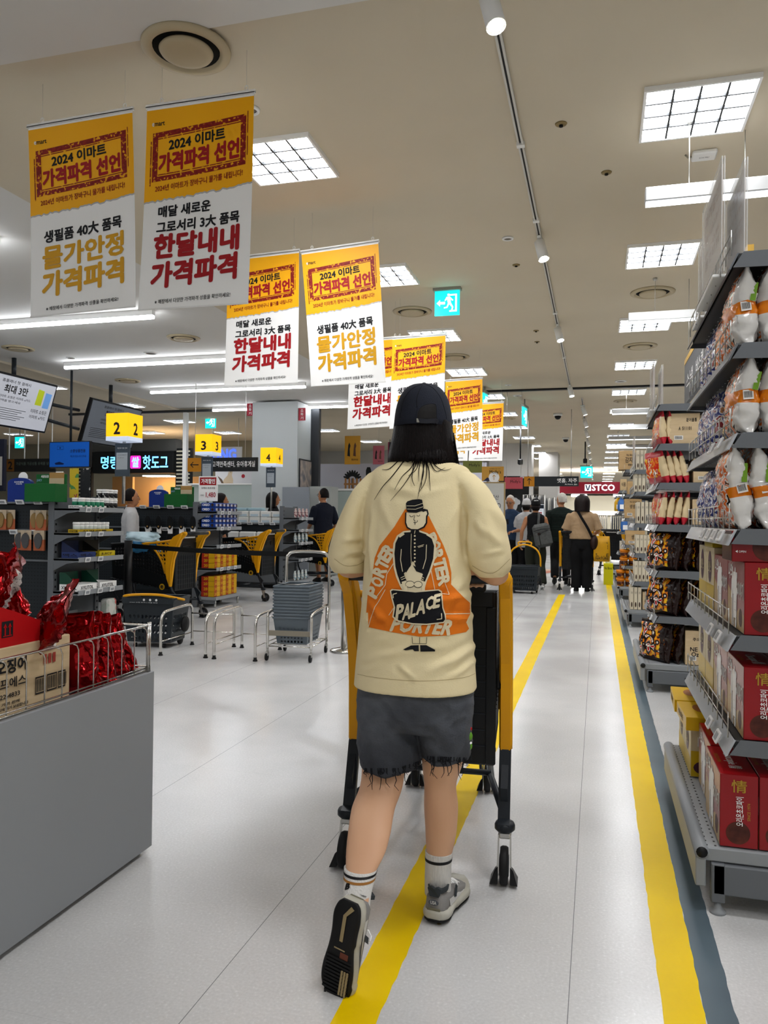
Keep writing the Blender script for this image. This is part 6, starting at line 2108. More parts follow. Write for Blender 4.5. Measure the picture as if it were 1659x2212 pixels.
for (a, c, Y, col, lb, ar) in (((1000, 995), (1041, 1021), 14.5, '#7d8240', 'olive green hanging board reading Molly\'s', 0), ((1041, 1008), (1088, 1039), 14.4, '#cf9c42', 'orange hanging board reading Molly\'s with arrow', 1), ((1090, 1031), (1129, 1056), 14.3, '#c0525c', 'pink hanging board reading Molly\'s', 0)):
    p, q = W(*a, Y), W(*c, Y)
    t = thing('hanging_board', lb, 'sign', ((p.x + q.x) / 2, Y, (p.z + q.z) / 2))
    w, h = (q.x - p.x) / 2, (p.z - q.z) / 2
    b = B(); b.box(-w, w, 0, .012, -h, h, mat('board' + col, col, .5)); b.build('panel', t)
    F = frame((0, -.0005, 0), (1, 0, 0), (0, 0, 1))
    b = B(); b.text("Molly's", F, -w * .35 if not ar else -w * .3, w * .75, -h * .1, h * .5, BLACK, .005); b.text('반려동물 전문 매장', F, -w * .3, w * .7, h * .62, h * .74, BLACK)
    if ar:
        b.poly(F, [(.12 * w + .1 * math.cos(a_), -h * .5 + .1 * math.sin(a_)) for a_ in [k * math.pi / 10 for k in range(20)]], BWHT, .001); arrow(b, F @ Matrix.Translation((.12 * w, -h * .5, .001)), .05, -math.pi / 2, mat('board' + col, col, .5))
        b.poly(F, [(-w, -h), (-w * .3, -h), (-w * .35, -h * .6), (-w * .5, -h * .5), (-w * .8, -h * .9)], mat('print_navy', '#2a3050', .6), .001)
    b.build('print', t)
    b = B()
    for x in (-w * .8, w * .8):
        b.cyl((x, .006, h), (x, .006, H - (p.z + q.z) / 2), .003, WIRE, 6)
    b.build('hanging_wire', t)
p, q = W(1132, 1029, 17), W(1250, 1051, 17)
t = thing('direction_sign', 'black hanging aisle sign with orange arrow pointing up over the aisle', 'sign', ((p.x + q.x) / 2, 17, (p.z + q.z) / 2))
w, h = (q.x - p.x) / 2, (p.z - q.z) / 2 * .96
b = B(); b.box(-w, -w + h * 2.1, 0, .03, -h, h, mat('sign_orange', '#bb7a12', .5)); b.box(-w + h * 2.1 + .001, w, 0, .03, -h, h, mat('sign_slate', '#22272b', .5)); b.build('panel', t)
F = frame((0, -.0005, 0), (1, 0, 0), (0, 0, 1))
b = B(); arrow(b, F @ Matrix.Translation((-w + h * 1.05, 0, 0)), h * .68, -math.pi / 2, BLACK); b.text('앳홈. 자주', F, w * .22, w * .94, -h * .25, h * .62, BWHT, .012); b.text('At Home. Jaju', F, w * .5, w * .94, -h * .78, -h * .45, BWHT, .005); b.build('lettering', t)
b = B()
for x in (-w * .86, w * .72):
    b.cyl((x, .015, h), (x, .015, H - (p.z + q.z) / 2), .008, WIRE, 8)
b.build('hanger_rod', t)
# clothes shop at the end of the aisle
t = thing('clothes_shop', 'dark red shop front with white STCO lettering at the end of the aisle', 'shop', (-.3, 36, 0))
b = B(); b.box(-1.75, 2.6, 0, .4, 2.45, 2.97, mat('fascia_crimson', '#6f1020', .45, emit='#6a0d1c', power=.25), .004); b.build('fascia', t)
F = frame((0, -.002, 2.71), (1, 0, 0), (0, 0, 1))
LETW = mat('letters_white', '#ffffff', .4, emit='#f2f5ff', power=.7)
b = B(); b.quad(F, -.27, .0, -.14, .15, LETW, .001); b.poly(F, [(-.25, .13), (-.19, .13), (-.135, -.06), (-.08, .13), (-.02, .13), (-.1, -.12), (-.17, -.12)], mat('logo_navy', '#1d2a4c', .5), .002); b.text('STCO', F, .05, 1.02, -.13, .14, LETW, .025); b.build('lettering', t)
b = B(); b.box(-1.7, 2.6, 3.0, 3.1, 0, 2.45, mat('shop_back', '#8d8878', .7)); b.box(-1.7, 2.6, 2.9, 2.99, 1.5, 1.7, BWHT); b.build('back_wall', t)
b = B(); b.box(-.9, -.2, 1.2, 1.9, 2.36, 2.44, PANEL_E); b.box(1.0, 1.7, 1.2, 1.9, 2.36, 2.44, PANEL_E); b.build('shop_lamp', t)
for k, x in enumerate((-1.2, -.4, .4, 1.2, 2.0)):
    m = mat('cloth' + str(k), ('#c9c4ba', '#a39c92', '#d2cec6', '#3c4048', '#b9b2a6')[k], .8)
    t2 = thing('clothes_rail', f'clothes rail with hanging shirts in the far shop, {ORD[k]} from the left', 'clothes rail', (-.3 + x, 36.6, 0))
    b = B(); b.tube([(-.3, 0, 0), (-.3, 0, 1.5), (.3, 0, 1.5), (.3, 0, 0)], .02, STEEL, 8); b.build('rail_frame', t2)
    for j in range(6):
        b = B(); b.loft([[( -.24 + .09 * j + .03 * math.cos(a) * r, .18 * math.sin(a) * r, z) for a in [q * math.pi / 5 for q in range(10)]] for r, z in ((1, .6), (.95, 1.0), (1, 1.35), (.4, 1.46))], m); b.build('garment', t2)
# white pillar, black and white photo wall and whiteboard
b = B(); b.box(-3.3, -2.0, 24.2, 25.2, 0, H, mat('pillar_white', '#cfcdca', .6)); struct(b, 'pillar')
b = B(); b.box(-2.0, -1.35, 27.5, 29, 0, H, mat('pillar_white', '#cfcdca', .6)); struct(b, 'pillar_2')
p, q = W(1086, 1044, 22), W(1142, 1096, 22)
t = thing('photo_wall', 'large black and white dog photo panel behind the man in blue shirt', 'photo panel', ((p.x + q.x) / 2, 22, (p.z + q.z) / 2))
w, h = (q.x - p.x) / 2, (p.z - q.z) / 2
b = B(); b.box(-w * 1.3, w, 0, .1, -h * 2.5, h * 1.6, noisy('photo_bw', [(0.0, '#101112'), (0.5, '#17181a'), (0.56, '#b9bbbe'), (0.7, '#d2d3d5')], 1.7, .5, stretch=(1, 1, .7))); b.build('panel', t)
p, q = W(1046, 1044, 12.2), W(1088, 1122, 12.2)
t = thing('whiteboard', 'whiteboard with wooden edge and handwriting behind the woman\'s shoulder', 'whiteboard', ((p.x + q.x) / 2, 12.2, (p.z + q.z) / 2))
w, h = (q.x - p.x) / 2, (p.z - q.z) / 2
b = B(); b.box(-w - .3, w, 0, .02, -h - .1, h, mat('whiteboard_white', '#c9c9c4', .3)); b.build('board', t)
b = B(); b.box(w, w + .02, -.005, .03, -h - .1, h + .02, mat('edge_wood', '#a58d62', .5)); b.box(-w - .3, w, -.005, .03, h, h + .02, mat('edge_wood', '#a58d62', .5)); b.build('wooden_edge', t)
b = B(); F = frame((0, -.001, 0), (1, 0, 0), (0, 0, 1)); b.text('계산', F, -w * .3, w * .5, h * .1, h * .35, INK, .0); b.text('O', F, w * .3, w * .7, -h * .4, -h * .1, INK, .0); b.build('handwriting', t)
for x in (-w - .2, w - .05):
    b = B(); b.cyl((x, .03, -h - .1), (x, .06, -(p.z + q.z) / 2), .015, FRM, 8); b.build('stand_leg', t)
p = W(1164, 1108, 15.5)
t = thing('notice_kiosk', 'slim notice screen on a post beside the backpack', 'kiosk', p)
b = B(); b.box(-.105, .105, 0, .04, -.17, .17, mat('kiosk_frame', '#b9bec4', .4), .01); b.box(-.095, .095, -.004, 0, .09, .16, mat('kiosk_head', '#1d2633', .4)); b.box(-.09, .09, -.003, 0, -.155, .085, mat('kiosk_screen', '#c3c8ce', .3, emit='#c3c8ce', power=.35)); b.build('screen', t)
F = frame((0, -.0045, 0), (1, 0, 0), (0, 0, 1))
b = B(); b.text('제휴할인 서비스', F, -.08, .07, .045, .065, INK, .01); b.quad(F, .0, .06, -.06, .02, mat('qr_red', '#b0606a', .5), .001); b.text('할인', F, .01, .05, -.04, .0, BWHT, .01, .002); b.text('신한', F, .0, .07, -.14, -.1, RED, .02); b.build('print', t)
b = B(); b.cyl((0, .02, -.17), (0, .02, -p.z), .02, STEEL, 10); b.build('post', t)
for i, (px, py, Y) in enumerate(((1153, 1078, 19), (1176, 1083, 21))):
    p = W(px, py, Y)
    t = thing('clothes_rack', f'rack of pale striped clothes beyond the kiosk, {["nearer", "farther"][i]} one', 'clothes rack', (p.x, Y, 0))
    b = B(); b.tube([(-.25, 0, 0), (-.25, 0, p.z + .1), (.25, 0, p.z + .1), (.25, 0, 0)], .02, STEEL, 8); b.build('rail_frame', t)
    for j in range(7):
        m = mat('stripe_cloth', '#c4c2bd', .8) if j % 2 else mat('dark_cloth', '#4d4e50', .8)
        b = B(); b.loft([[(-.22 + .07 * j + .03 * math.cos(a) * r, .16 * math.sin(a) * r, z) for a in [q_ * math.pi / 5 for q_ in range(10)]] for r, z in ((1, p.z - .5), (.9, p.z - .1), (.9, p.z), (.3, p.z + .09))], m); b.build('garment', t)
# ------------------------------------------------------------------ people
SKIN = noisy('skin', [(0.3, '#cf9f7d'), (0.7, '#d8ab89')], 5, .5, hard=False)
SKIN2 = noisy('skin_tan', [(0.3, '#a87351'), (0.7, '#b07c59')], 5, .5, hard=False)
HAIRB = noisy('dark_hair', [(0.35, '#080505'), (0.65, '#120b0a')], 3, .5, spec=.12, hard=False, stretch=(60, 60, 3), bump=.35, bscale=6)
HAIRG = noisy('grey_hair', [(0.3, '#a9a59c'), (0.7, '#cfcbc2')], 4, .6, hard=False, stretch=(30, 30, 8), bump=.6, bscale=6)


def ering(c, rx, ry, n=28, p=2.0, tilt=None):
    out = []
    for k in range(n):
        a = 2 * math.pi * k / n
        ca, sa = math.cos(a), math.sin(a)
        x = rx * math.copysign(abs(ca) ** (2 / p), ca)
        y = ry * math.copysign(abs(sa) ** (2 / p), sa)
        q = V((c[0] + x, c[1] + y, c[2]))
        if tilt:
            q.z += tilt(x, y)
        out.append(q)
    return out


def sloft(b, keys, m, n=28, p=2.0, spans=4, **k):
    """loft through rings given as (x, y, z, rx, ry), smoothly interpolated"""
    return b.loft([ering(q[:3], q[3], q[4], n, p) for q in smooth_path(keys, spans)], m, **k)


def limb(b, pts, m, n=12, spans=5):
    q = smooth_path(pts, spans)
    b.tube([p[:3] for p in q], [p[3] for p in q], m, n)
    b.sphere(pts[0][:3], pts[0][3], m, 12, 8)
    b.sphere(pts[-1][:3], pts[-1][3], m, 12, 8)


def hand(b, wrist, d, side, m, curl=.6, s=1.0, palm_n=None):
    """palm with four fingers of unequal length and a thumb from the side of the palm"""
    d = V(d).normalized()
    pn = V(palm_n) if palm_n else V((0, 0, -1))
    x = d.cross(pn).normalized() * side
    pn = x.cross(d).normalized() * side
    w = V(wrist)
    for k, t in enumerate((-.028, -.009, .010, .028)):
        b.tube([w + x * t * .6 * s, w + (d * .045 + x * t) * s, w + (d * .085 + x * t) * s], [.013 * s, .0135 * s, .0105 * s], m, 8)
        L = (.065, .075, .070, .054)[k] * s
        p0 = w + (d * .085 + x * t) * s
        a1, a2, a3 = curl * .6, curl * 1.4, curl * 2.0
        p1 = p0 + (d * math.cos(a1) + pn * math.sin(a1)) * L * .45
        p2 = p1 + (d * math.cos(a2) + pn * math.sin(a2)) * L * .32
        p3 = p2 + (d * math.cos(a3) + pn * math.sin(a3)) * L * .25
        b.tube([p0, p1, p2, p3], [.0095 * s, .009 * s, .008 * s, .0065 * s], m, 8)
    t0 = w + (d * .03 - x * .026) * s
    b.tube([w + d * .01 * s, t0, t0 + (d * .025 - x * .022 + pn * .008) * s, t0 + (d * .05 - x * .025 + pn * .02) * s], [.012 * s, .0125 * s, .0105 * s, .008 * s], m, 8)


def head_solid(b, c, s, m, yaw=0.0, tilt=0.0):
    """skull, jaw, nose and ears looking along +y before the turn"""
    M = Matrix.Translation(c) @ Matrix.Rotation(yaw, 4, 'Z') @ Matrix.Rotation(tilt, 4, 'X') @ Matrix.Scale(s, 4)
    old = b.M
    b.M = M if old is None else old @ M
    b.sphere((0, -.008, .022), .1, m, 20, 14, .77, .95, .98)
    sloft(b, [(0, .012, -.118, .028, .03), (0, .018, -.105, .045, .05), (0, .012, -.07, .06, .072), (0, .004, -.02, .07, .085), (0, 0, .03, .07, .085)], m, 20)
    b.tube([(0, .088, .018), (0, .102, -.012), (0, .098, -.03)], [.008, .013, .014], m, 8)
    b.sphere((0, .085, -.062), .02, m, 10, 8, 1.2, .5, .45)
    for sgn in (-1, 1):
        b.sphere((sgn * .076, -.002, -.008), .03, m, 10, 8, .32, .62, 1.0)
    b.M = old


def face(t, c, s, yaw, tilt=0.0, glasses=False, brow=None):
    M = Matrix.Translation(c) @ Matrix.Rotation(yaw, 4, 'Z') @ Matrix.Rotation(tilt, 4, 'X') @ Matrix.Scale(s, 4)
    b = B(); b.M = M
    for k in (-1, 1):
        b.sphere((k * .031, .079, .004), .0105, mat('eye_white', '#cfc9c2', .3), 10, 8, 1.2, .5, .7)
        b.sphere((k * .031, .084, .004), .0058, BLACK, 8, 6, 1, .5, 1)
        b.tube([(k * .014, .086, .024), (k * .03, .087, .029), (k * .048, .078, .024)], .0035, brow or HAIRB, 6)
    b.tube([(-.022, .084, -.06), (0, .094, -.058), (.022, .084, -.06)], .004, mat('lip', '#8c4a42', .5), 6)
    b.build('face_features', t)
    if glasses:
        b = B(); b.M = M
        for k in (-1, 1):
            b.tube([(k * .033 + .022 * math.cos(a), .094, .004 + .017 * math.sin(a)) for a in [q * math.pi / 8 for q in range(16)]], .0022, BLACK, 6, closed=True)
            b.tube([(k * .055, .092, .008), (k * .08, .02, .006), (k * .078, -.01, .0)], .002, BLACK, 6)
        b.tube([(-.011, .096, .006), (.011, .096, .006)], .002, BLACK, 6)
        b.build('spectacles', t)


def projector(objs):
    tr = []
    for o in objs:
        me = o.data
        mw_ = o.matrix_world
        tr.append(BVHTree.FromPolygons([o.parent.location + v.co if o.parent else v.co.copy() for v in me.vertices], [tuple(p.vertices) for p in me.polygons]))
    def hit(px, py):
        d = ray(px, py).normalized()
        best = None
        for t in tr:
            h = t.ray_cast(CAM_P, d)
            if h[0] is not None and (best is None or h[3] < best[1]):
                best = (h[0], h[3])
        return (best[0], d) if best else (None, d)
    return hit


def printed(layers, objs, name, parent, edge=7.0, origin=V((0, 0, 0)), step=.0007):
    """flat print that follows the cloth: polygons drawn on the back of the garment and laid on its surface"""
    hit = projector(objs)
    b = B()
    for li, (pts, m, ly) in enumerate(layers):
        bm = bmesh.new()
        if isinstance(pts, tuple):          # ready triangulated (verts, faces)
            vv = [bm.verts.new((p[0], p[1], 0)) for p in pts[0]]
            for f in pts[1]:
                try:
                    bm.faces.new([vv[i] for i in f])
                except ValueError:
                    pass
        else:
            bm.faces.new([bm.verts.new((p[0], p[1], 0)) for p in pts])
        bmesh.ops.triangulate(bm, faces=bm.faces)
        for _ in range(6):
            es = [e for e in bm.edges if e.calc_length() > edge]
            if not es:
                break
            bmesh.ops.subdivide_edges(bm, edges=es, cuts=1)
            bmesh.ops.triangulate(bm, faces=[f for f in bm.faces if len(f.verts) > 3])
        vs_, ok = [], []
        for i, v in enumerate(bm.verts):
            v.index = i
            h, d = hit(v.co.x, v.co.y)
            ok.append(h is not None)
            vs_.append((h - d * (.0012 + step * ly)) - origin if h is not None else V((0, 0, 0)))
        fs_ = [tuple(v.index for v in f.verts) for f in bm.faces if all(ok[v.index] for v in f.verts)]
        bm.free()
        b.add(vs_, fs_, m)
    return b.build(name, parent, recalc=False)


def txt_layer(s, o, xv, yv, m, ly, bold=.02):
    vs_, fs_ = text_mesh(s, bold)
    return ((tuple((o[0] + p[0] * xv[0] + p[1] * yv[0], o[1] + p[0] * xv[1] + p[1] * yv[1]) for p in vs_), fs_), m, ly)


# --- the woman in front -------------------------------------------------
WO = V((-.53, 2.28, 0))
wom = thing('person', 'woman from behind in cream printed shirt, black cap and charcoal shorts pushing a cart', 'person', WO)


def pr(l, r, y, Y, ry, p=2.0):
    a, c = W(l, y, Y) - WO, W(r, y, Y) - WO
    m_ = (a + c) / 2
    return (m_.x, m_.y, m_.z, (c - a).length / 2, ry)


body = B()
# standing leg, walking leg
sloft(body, [pr(912, 1005, 1560, 2.29, .075), pr(912, 1000, 1640, 2.29, .066), pr(917, 985, 1692, 2.295, .052), pr(917, 989, 1740, 2.30, .056), pr(920, 985, 1800, 2.305, .048), pr(922, 974, 1855, 2.31, .037), pr(922, 972, 1910, 2.32, .035), pr(922, 972, 1945, 2.33, .033)], SKIN, 24)
sloft(body, [pr(784, 890, 1570, 2.28, .078), pr(784, 875, 1650, 2.24, .066), pr(779, 868, 1700, 2.20, .06), pr(762, 852, 1745, 2.15, .06), pr(754, 843, 1795, 2.09, .056), pr(749, 831, 1840, 2.04, .048), pr(748, 810, 1885, 1.99, .038), pr(747, 798, 1945, 1.93, .034), pr(746, 792, 1975, 1.91, .032)], SKIN, 24)
sloft(body, [pr(810, 990, 1520, 2.285, .08), pr(795, 1003, 1490, 2.29, .09), pr(800, 1000, 1380, 2.30, .09), pr(805, 995, 1250, 2.32, .09), pr(800, 1002, 1120, 2.34, .09), pr(815, 1000, 1045, 2.35, .075), pr(880, 945, 1005, 2.36, .05)], SKIN, 28)
hc = V((-.533, 2.385, 1.5)) - WO
body.tube([hc + V((0, -.02, -.16)), hc + V((0, -.015, -.06)), hc], [.055, .052, .05], SKIN, 16)
head_solid(body, hc, .93, SKIN)
HB = V((0, 0, 0))
bar = CART.matrix_world
cart_m = Matrix.Translation(CART.location) @ Matrix.Rotation(.07, 4, 'Z')
for sgn, sh, el, wr, hx in ((-1, (-.675, 2.345, 1.28), (-.768, 2.33, 1.055), (-.688, 2.455, 1.045), -.125), (1, (-.385, 2.345, 1.28), (-.292, 2.34, 1.045), (-.362, 2.47, 1.04), .165)):
    limb(body, [(*(V(sh) - WO), .042), (*(V(sh).lerp(V(el), .5) - WO), .038), (*(V(el) - WO), .036), (*(V(el).lerp(V(wr), .45) - WO), .038), (*(V(wr) - WO), .025)], SKIN)
    w = V(wr) - WO
    for k, dx in enumerate((-.029, -.01, .009, .027)):
        # each finger goes over the handlebar and closes around it
        base = cart_m @ V((hx + dx, 0, 1.01)) - WO
        kn = base + V((0, -.012, .036))
        L = (1.0, 1.06, 1.0, .86)[k if sgn > 0 else 3 - k]
        body.tube([w + V((dx * .5, .0, .0)), kn, base + V((0, .014 * L, .034)), base + V((0, .033 * L, .012)), base + V((0, .031, -.014)), base + V((0, .012, -.03))], [.014, .0125, .0095, .009, .0085, .007], SKIN, 8)
    tb = cart_m @ V((hx - sgn * .045, 0, 1.01)) - WO
    body.tube([w + V((-sgn * .015, .01, -.005)), tb + V((sgn * .008, -.03, .015)), tb + V((0, -.029, -.012)), tb + V((0, -.008, -.03))], [.014, .0125, .0105, .008], SKIN, 8)
union_mesh(body, .0045, 'body', wom, SKIN, 3)
face(wom, hc, .93, 0)
# shorts
DEN = noisy('charcoal_denim', [(0.3, '#2b2d33'), (0.5, '#42454b'), (0.7, '#686c73')], 3.2, .85, hard=False, detail=6, bump=.25, bscale=180)
sh = B()
sloft(sh, [pr(780, 1018, 1440, 2.29, .118), pr(776, 1023, 1490, 2.285, .125), pr(774, 1022, 1530, 2.28, .128), pr(775, 1021, 1565, 2.28, .12)], DEN, 32)
sloft(sh, [pr(776, 905, 1500, 2.275, .11), pr(774, 908, 1560, 2.27, .115), pr(776, 908, 1605, 2.262, .115), pr(781, 905, 1652, 2.25, .11)], DEN, 32)
sloft(sh, [pr(895, 1022, 1500, 2.285, .11), pr(902, 1021, 1560, 2.285, .112), pr(909, 1018, 1600, 2.285, .108), pr(914, 1013, 1633, 2.285, .105)], DEN, 32)


def wr_short(c):
    n1 = noise.noise(V((c.x * 9, c.y * 9, c.z * 16 + c.x * 20)))
    return .006 * n1 + .005 * (1 - abs(noise.noise(V((c.x * 16, c.y * 12, c.z * 26))))) ** 3 - .0015


shorts = union_mesh(sh, .0055, 'shorts', wom, DEN, 5, wr_short)
# shirt
CRM = noisy('cream_cotton', [(0.3, '#e6d6a9'), (0.7, '#ebdcb2')], 3, .9, hard=False, bump=.12, bscale=260)
st = B()
sloft(st, [pr(874, 952, 984, 2.365, .058), pr(846, 982, 998, 2.36, .078), pr(812, 1014, 1014, 2.35, .098), pr(797, 1010, 1045, 2.34, .118), pr(789, 1012, 1110, 2.325, .125), pr(791, 1011, 1215, 2.31, .125), pr(786, 1016, 1300, 2.30, .13), pr(779, 1021, 1370, 2.30, .136), pr(774, 1026, 1430, 2.295, .142), pr(770, 1029, 1484, 2.29, .146)], CRM, 40, 2.25)
sloft(st, [pr(800, 858, 1022, 2.35, .06), pr(770, 830, 1056, 2.345, .085), pr(746, 804, 1104, 2.34, .094), pr(727, 795, 1155, 2.34, .098), pr(716, 792, 1195, 2.345, .095), pr(717, 792, 1218, 2.348, .092), pr(726, 788, 1236, 2.352, .08)], CRM, 30, 2.2)
sloft(st, [pr(965, 1024, 1022, 2.35, .06), pr(990, 1056, 1056, 2.345, .085), pr(1002, 1081, 1104, 2.34, .094), pr(1007, 1097, 1155, 2.34, .098), pr(1011, 1106, 1200, 2.345, .097), pr(1022, 1104, 1230, 2.35, .09), pr(1036, 1092, 1246, 2.355, .075)], CRM, 30, 2.2)


CREASE = []
for (a, c, amp, wd_) in (((1008, 1222), (955, 1335), 5, 9), ((1014, 1290), (930, 1300), 4, 8), ((1018, 1345), (950, 1330), 4, 8), ((1024, 1405), (935, 1445), 4.5, 9), ((1020, 1440), (970, 1462), 3, 7), ((786, 1425), (890, 1398), 3.5, 9), ((868, 1428), (905, 1462), 3.5, 6), ((776, 1455), (830, 1425), 3, 8),
                         ((792, 1300), (840, 1345), 4, 9), ((790, 1345), (835, 1330), 4, 8), ((797, 1110), (800, 1240), 6, 8), ((1009, 1110), (1007, 1215), 6, 8), ((730, 1172), (772, 1160), 4, 7), ((733, 1192), (782, 1196), 4, 6), ((722, 1205), (760, 1190), 3, 6), ((1058, 1095), (1090, 1150), 4, 8), ((1040, 1140), (1075, 1180), 3.5, 8), ((1020, 1120), (1045, 1165), 4, 8), ((1030, 1200), (1080, 1190), 3, 7),
                         ((835, 1052), (900, 1064), 2, 9), ((960, 1050), (905, 1070), 2, 9), ((815, 1075), (850, 1150), 2, 10), ((990, 1075), (955, 1150), 2, 10), ((880, 1410), (960, 1390), 2.5, 9), ((800, 1390), (850, 1375), 2.5, 9)):
    p_, q_ = W(*a, 2.2) - WO, W(*c, 2.2) - WO
    CREASE.append((p_.x, p_.z, q_.x, q_.z, amp * .0019, wd_ * .00133))


def wr_shirt(c):
    f3 = noise.noise(V((c.x * 4, c.y * 4, c.z * 5)))
    f1 = noise.noise(V((c.x * 10 + c.z * 6, c.y * 8, c.z * 11 - c.x * 5)))
    d_ = .003 * f3 + .0012 * f1
    if c.y < .06:
        x = c.x + .004 * noise.noise(V((c.x * 20, 0, c.z * 20))); z = c.z + .004 * noise.noise(V((c.x * 20, 5, c.z * 20)))
        for x0, z0, x1, z1, amp, w_ in CREASE:
            dx, dz = x1 - x0, z1 - z0
            L2 = dx * dx + dz * dz
            t_ = ((x - x0) * dx + (z - z0) * dz) / L2
            if -.1 < t_ < 1.1:
                r_ = ((x - x0) * dz - (z - z0) * dx) / math.sqrt(L2)
                if abs(r_) < 3.5 * w_:
                    k_ = max(0.0, math.sin(math.pi * (t_ + .1) / 1.2))
                    d_ += amp * k_ * (math.exp(-(r_ / w_) ** 2) - .7 * math.exp(-((r_ - 1.6 * w_) / (1.2 * w_)) ** 2))
    return d_


shirt = union_mesh(st, .0055, 'shirt', wom, CRM, 5, wr_shirt)
ORG = mat('print_orange', '#e27616', .8)
PBK = mat('print_black', '#0d0e13', .8)
PCR = mat('print_cream', '#e6d9b6', .85)
A4 = lambda *p: [(680 + x * .27727, 780 + y * .27727) for x, y in p]
A5 = lambda *p: [(680 + x * .30139, 1180 + y * .30139) for x, y in p]


def ln(p, q, w):
    dx, dy = q[0] - p[0], q[1] - p[1]
    L = math.hypot(dx, dy) or 1
    nx, ny = -dy / L * w / 2, dx / L * w / 2
    return [(p[0] + nx, p[1] + ny), (q[0] + nx, q[1] + ny), (q[0] - nx, q[1] - ny), (p[0] - nx, p[1] - ny)]


def path(pts, w, m, ly):
    return [(ln(a, c, w), m, ly) for a, c in zip(pts, pts[1:])]


def ell(cx, cy, rx, ry, n=20):
    return [(cx + rx * math.cos(2 * math.pi * k / n), cy + ry * math.sin(2 * math.pi * k / n)) for k in range(n)]


ly = []
ly.append((A4((702, 1155), (620, 1290), (503, 1440), (466, 1535), (455, 1620), (448, 1690), (414, 1790), (405, 1900), (400, 1960), (1200, 1960), (1175, 1855), (1062, 1740), (1064, 1650), (1042, 1540), (1002, 1435), (890, 1210), (800, 1150)), ORG, 0))
ly.append((A5((384, 368), (1060, 360), (1112, 405), (1114, 485), (1085, 545), (1106, 590), (1085, 615), (950, 640), (750, 648), (560, 617), (384, 580), (380, 420)), ORG, 1))
ly.append((A4((478, 1625), (495, 1530), (530, 1445), (560, 1420), (615, 1440), (620, 1560), (550, 1660), (548, 1760), (470, 1850), (432, 1850), (480, 1690)), PCR, 2) if False else (A4((640, 1640), (715, 1640), (715, 1760), (560, 1780)), ORG, 2))
# curved lettering up the left slope and down the right one
for k, (ch, x, y, a) in enumerate((('P', 452, 1800, -58), ('O', 487, 1720, -62), ('R', 505, 1640, -64), ('T', 528, 1580, -62), ('E', 548, 1520, -58), ('R', 578, 1468, -54))):
    ca, sa = math.cos(math.radians(a)), math.sin(math.radians(a))
    s = .27727
    o = (680 + (x - 18 * ca + 42 * (-sa) * -1) * s, 780 + (y - 18 * sa - 42 * ca * -1) * s)
    w_, h_ = 62 * s, 92 * s
    ly.append(txt_layer(ch, (680 + x * s - w_ / 2 * ca - h_ / 2 * sa, 780 + y * s - w_ / 2 * sa + h_ / 2 * ca), (w_ * ca, w_ * sa), (h_ * sa, -h_ * ca), PCR, 4, .05))
for k, (ch, x, y, a) in enumerate((('P', 905, 1385, 62), ('O', 935, 1440, 66), ('R', 955, 1510, 72), ('T', 975, 1575, 76), ('E', 990, 1640, 78), ('R', 1005, 1710, 76))):
    ca, sa = math.cos(math.radians(a)), math.sin(math.radians(a))
    s = .27727
    w_, h_ = 62 * s, 88 * s
    ly.append(txt_layer(ch, (680 + x * s - w_ / 2 * ca - h_ / 2 * sa, 780 + y * s - w_ / 2 * sa + h_ / 2 * ca), (w_ * ca, w_ * sa), (h_ * sa, -h_ * ca), PCR, 4, .05))
ly += path(A4((620, 1565), (560, 1660), (548, 1745), (470, 1850)), 1.6, PCR, 4) + path(A5((505, 310), (455, 400), (430, 435), (400, 520), (384, 578)), 1.4, PCR, 4)
ly += path(A4((1000, 1690), (1048, 1818), (940, 1805), (900, 1600)), 1.4, PCR, 4) + path(A5((930, 485), (1112, 482)), 1.6, PCR, 4) + path(A5((530, 495), (580, 420)), 1.4, PCR, 4)
ly.append(txt_layer('PORTER', A5((540, 605))[0], (425 * .3014, 30 * .3014), (40 * .3014, -100 * .3014), PCR, 4, .045))
# bellhop: cream edge, then black cloth and details
ly.append((A4((690, 1325), (640, 1360), (612, 1420), (606, 1500), (614, 1610), (632, 1680), (662, 1750), (690, 1800), (850, 1800), (872, 1715), (905, 1640), (938, 1540), (944, 1430), (925, 1375), (878, 1340), (815, 1318), (750, 1318)), PCR, 5))
ly.append((A4((700, 1335), (655, 1362), (628, 1420), (620, 1500), (628, 1600), (644, 1665), (670, 1738), (716, 1716), (694, 1655), (745, 1600), (760, 1560), (775, 1570), (800, 1640), (838, 1655), (818, 1700), (858, 1718), (890, 1640), (922, 1540), (930, 1440), (912, 1385), (868, 1350), (815, 1332), (760, 1332)), PBK, 6))
ly.append((A4((705, 1640), (745, 1600), (758, 1580), (800, 1640), (842, 1660), (820, 1725), (770, 1745), (722, 1725)), PCR, 7))
ly += [(A4((690, 1625), (740, 1580), (742, 1600), (712, 1648)), PBK, 8), (A4((764, 1590), (790, 1638), (830, 1652), (800, 1610)), PBK, 8)]
ly += path(A4((674, 1465), (668, 1550), (684, 1640)), 1.5, PCR, 8) + path(A4((870, 1430), (866, 1540), (842, 1620)), 1.5, PCR, 8) + path(A4((752, 1345), (748, 1480), (752, 1580)), 1.0, PCR, 8)
ly += [(ell(680 + 779 * .27727, 780 + (1362 + 28.5 * k) * .27727, 2.0, 2.0, 10), PCR, 8) for k in range(8)]
ly += path(A4((800, 1445), (850, 1430)), 1.1, PCR, 8) + path(A4((806, 1452), (845, 1441)), 1.0, PCR, 8)
ly += [(A4((652, 1362), (690, 1335), (700, 1350), (662, 1376)), PCR, 8), (A4((868, 1355), (905, 1378), (912, 1362), (874, 1342)), PCR, 8)]
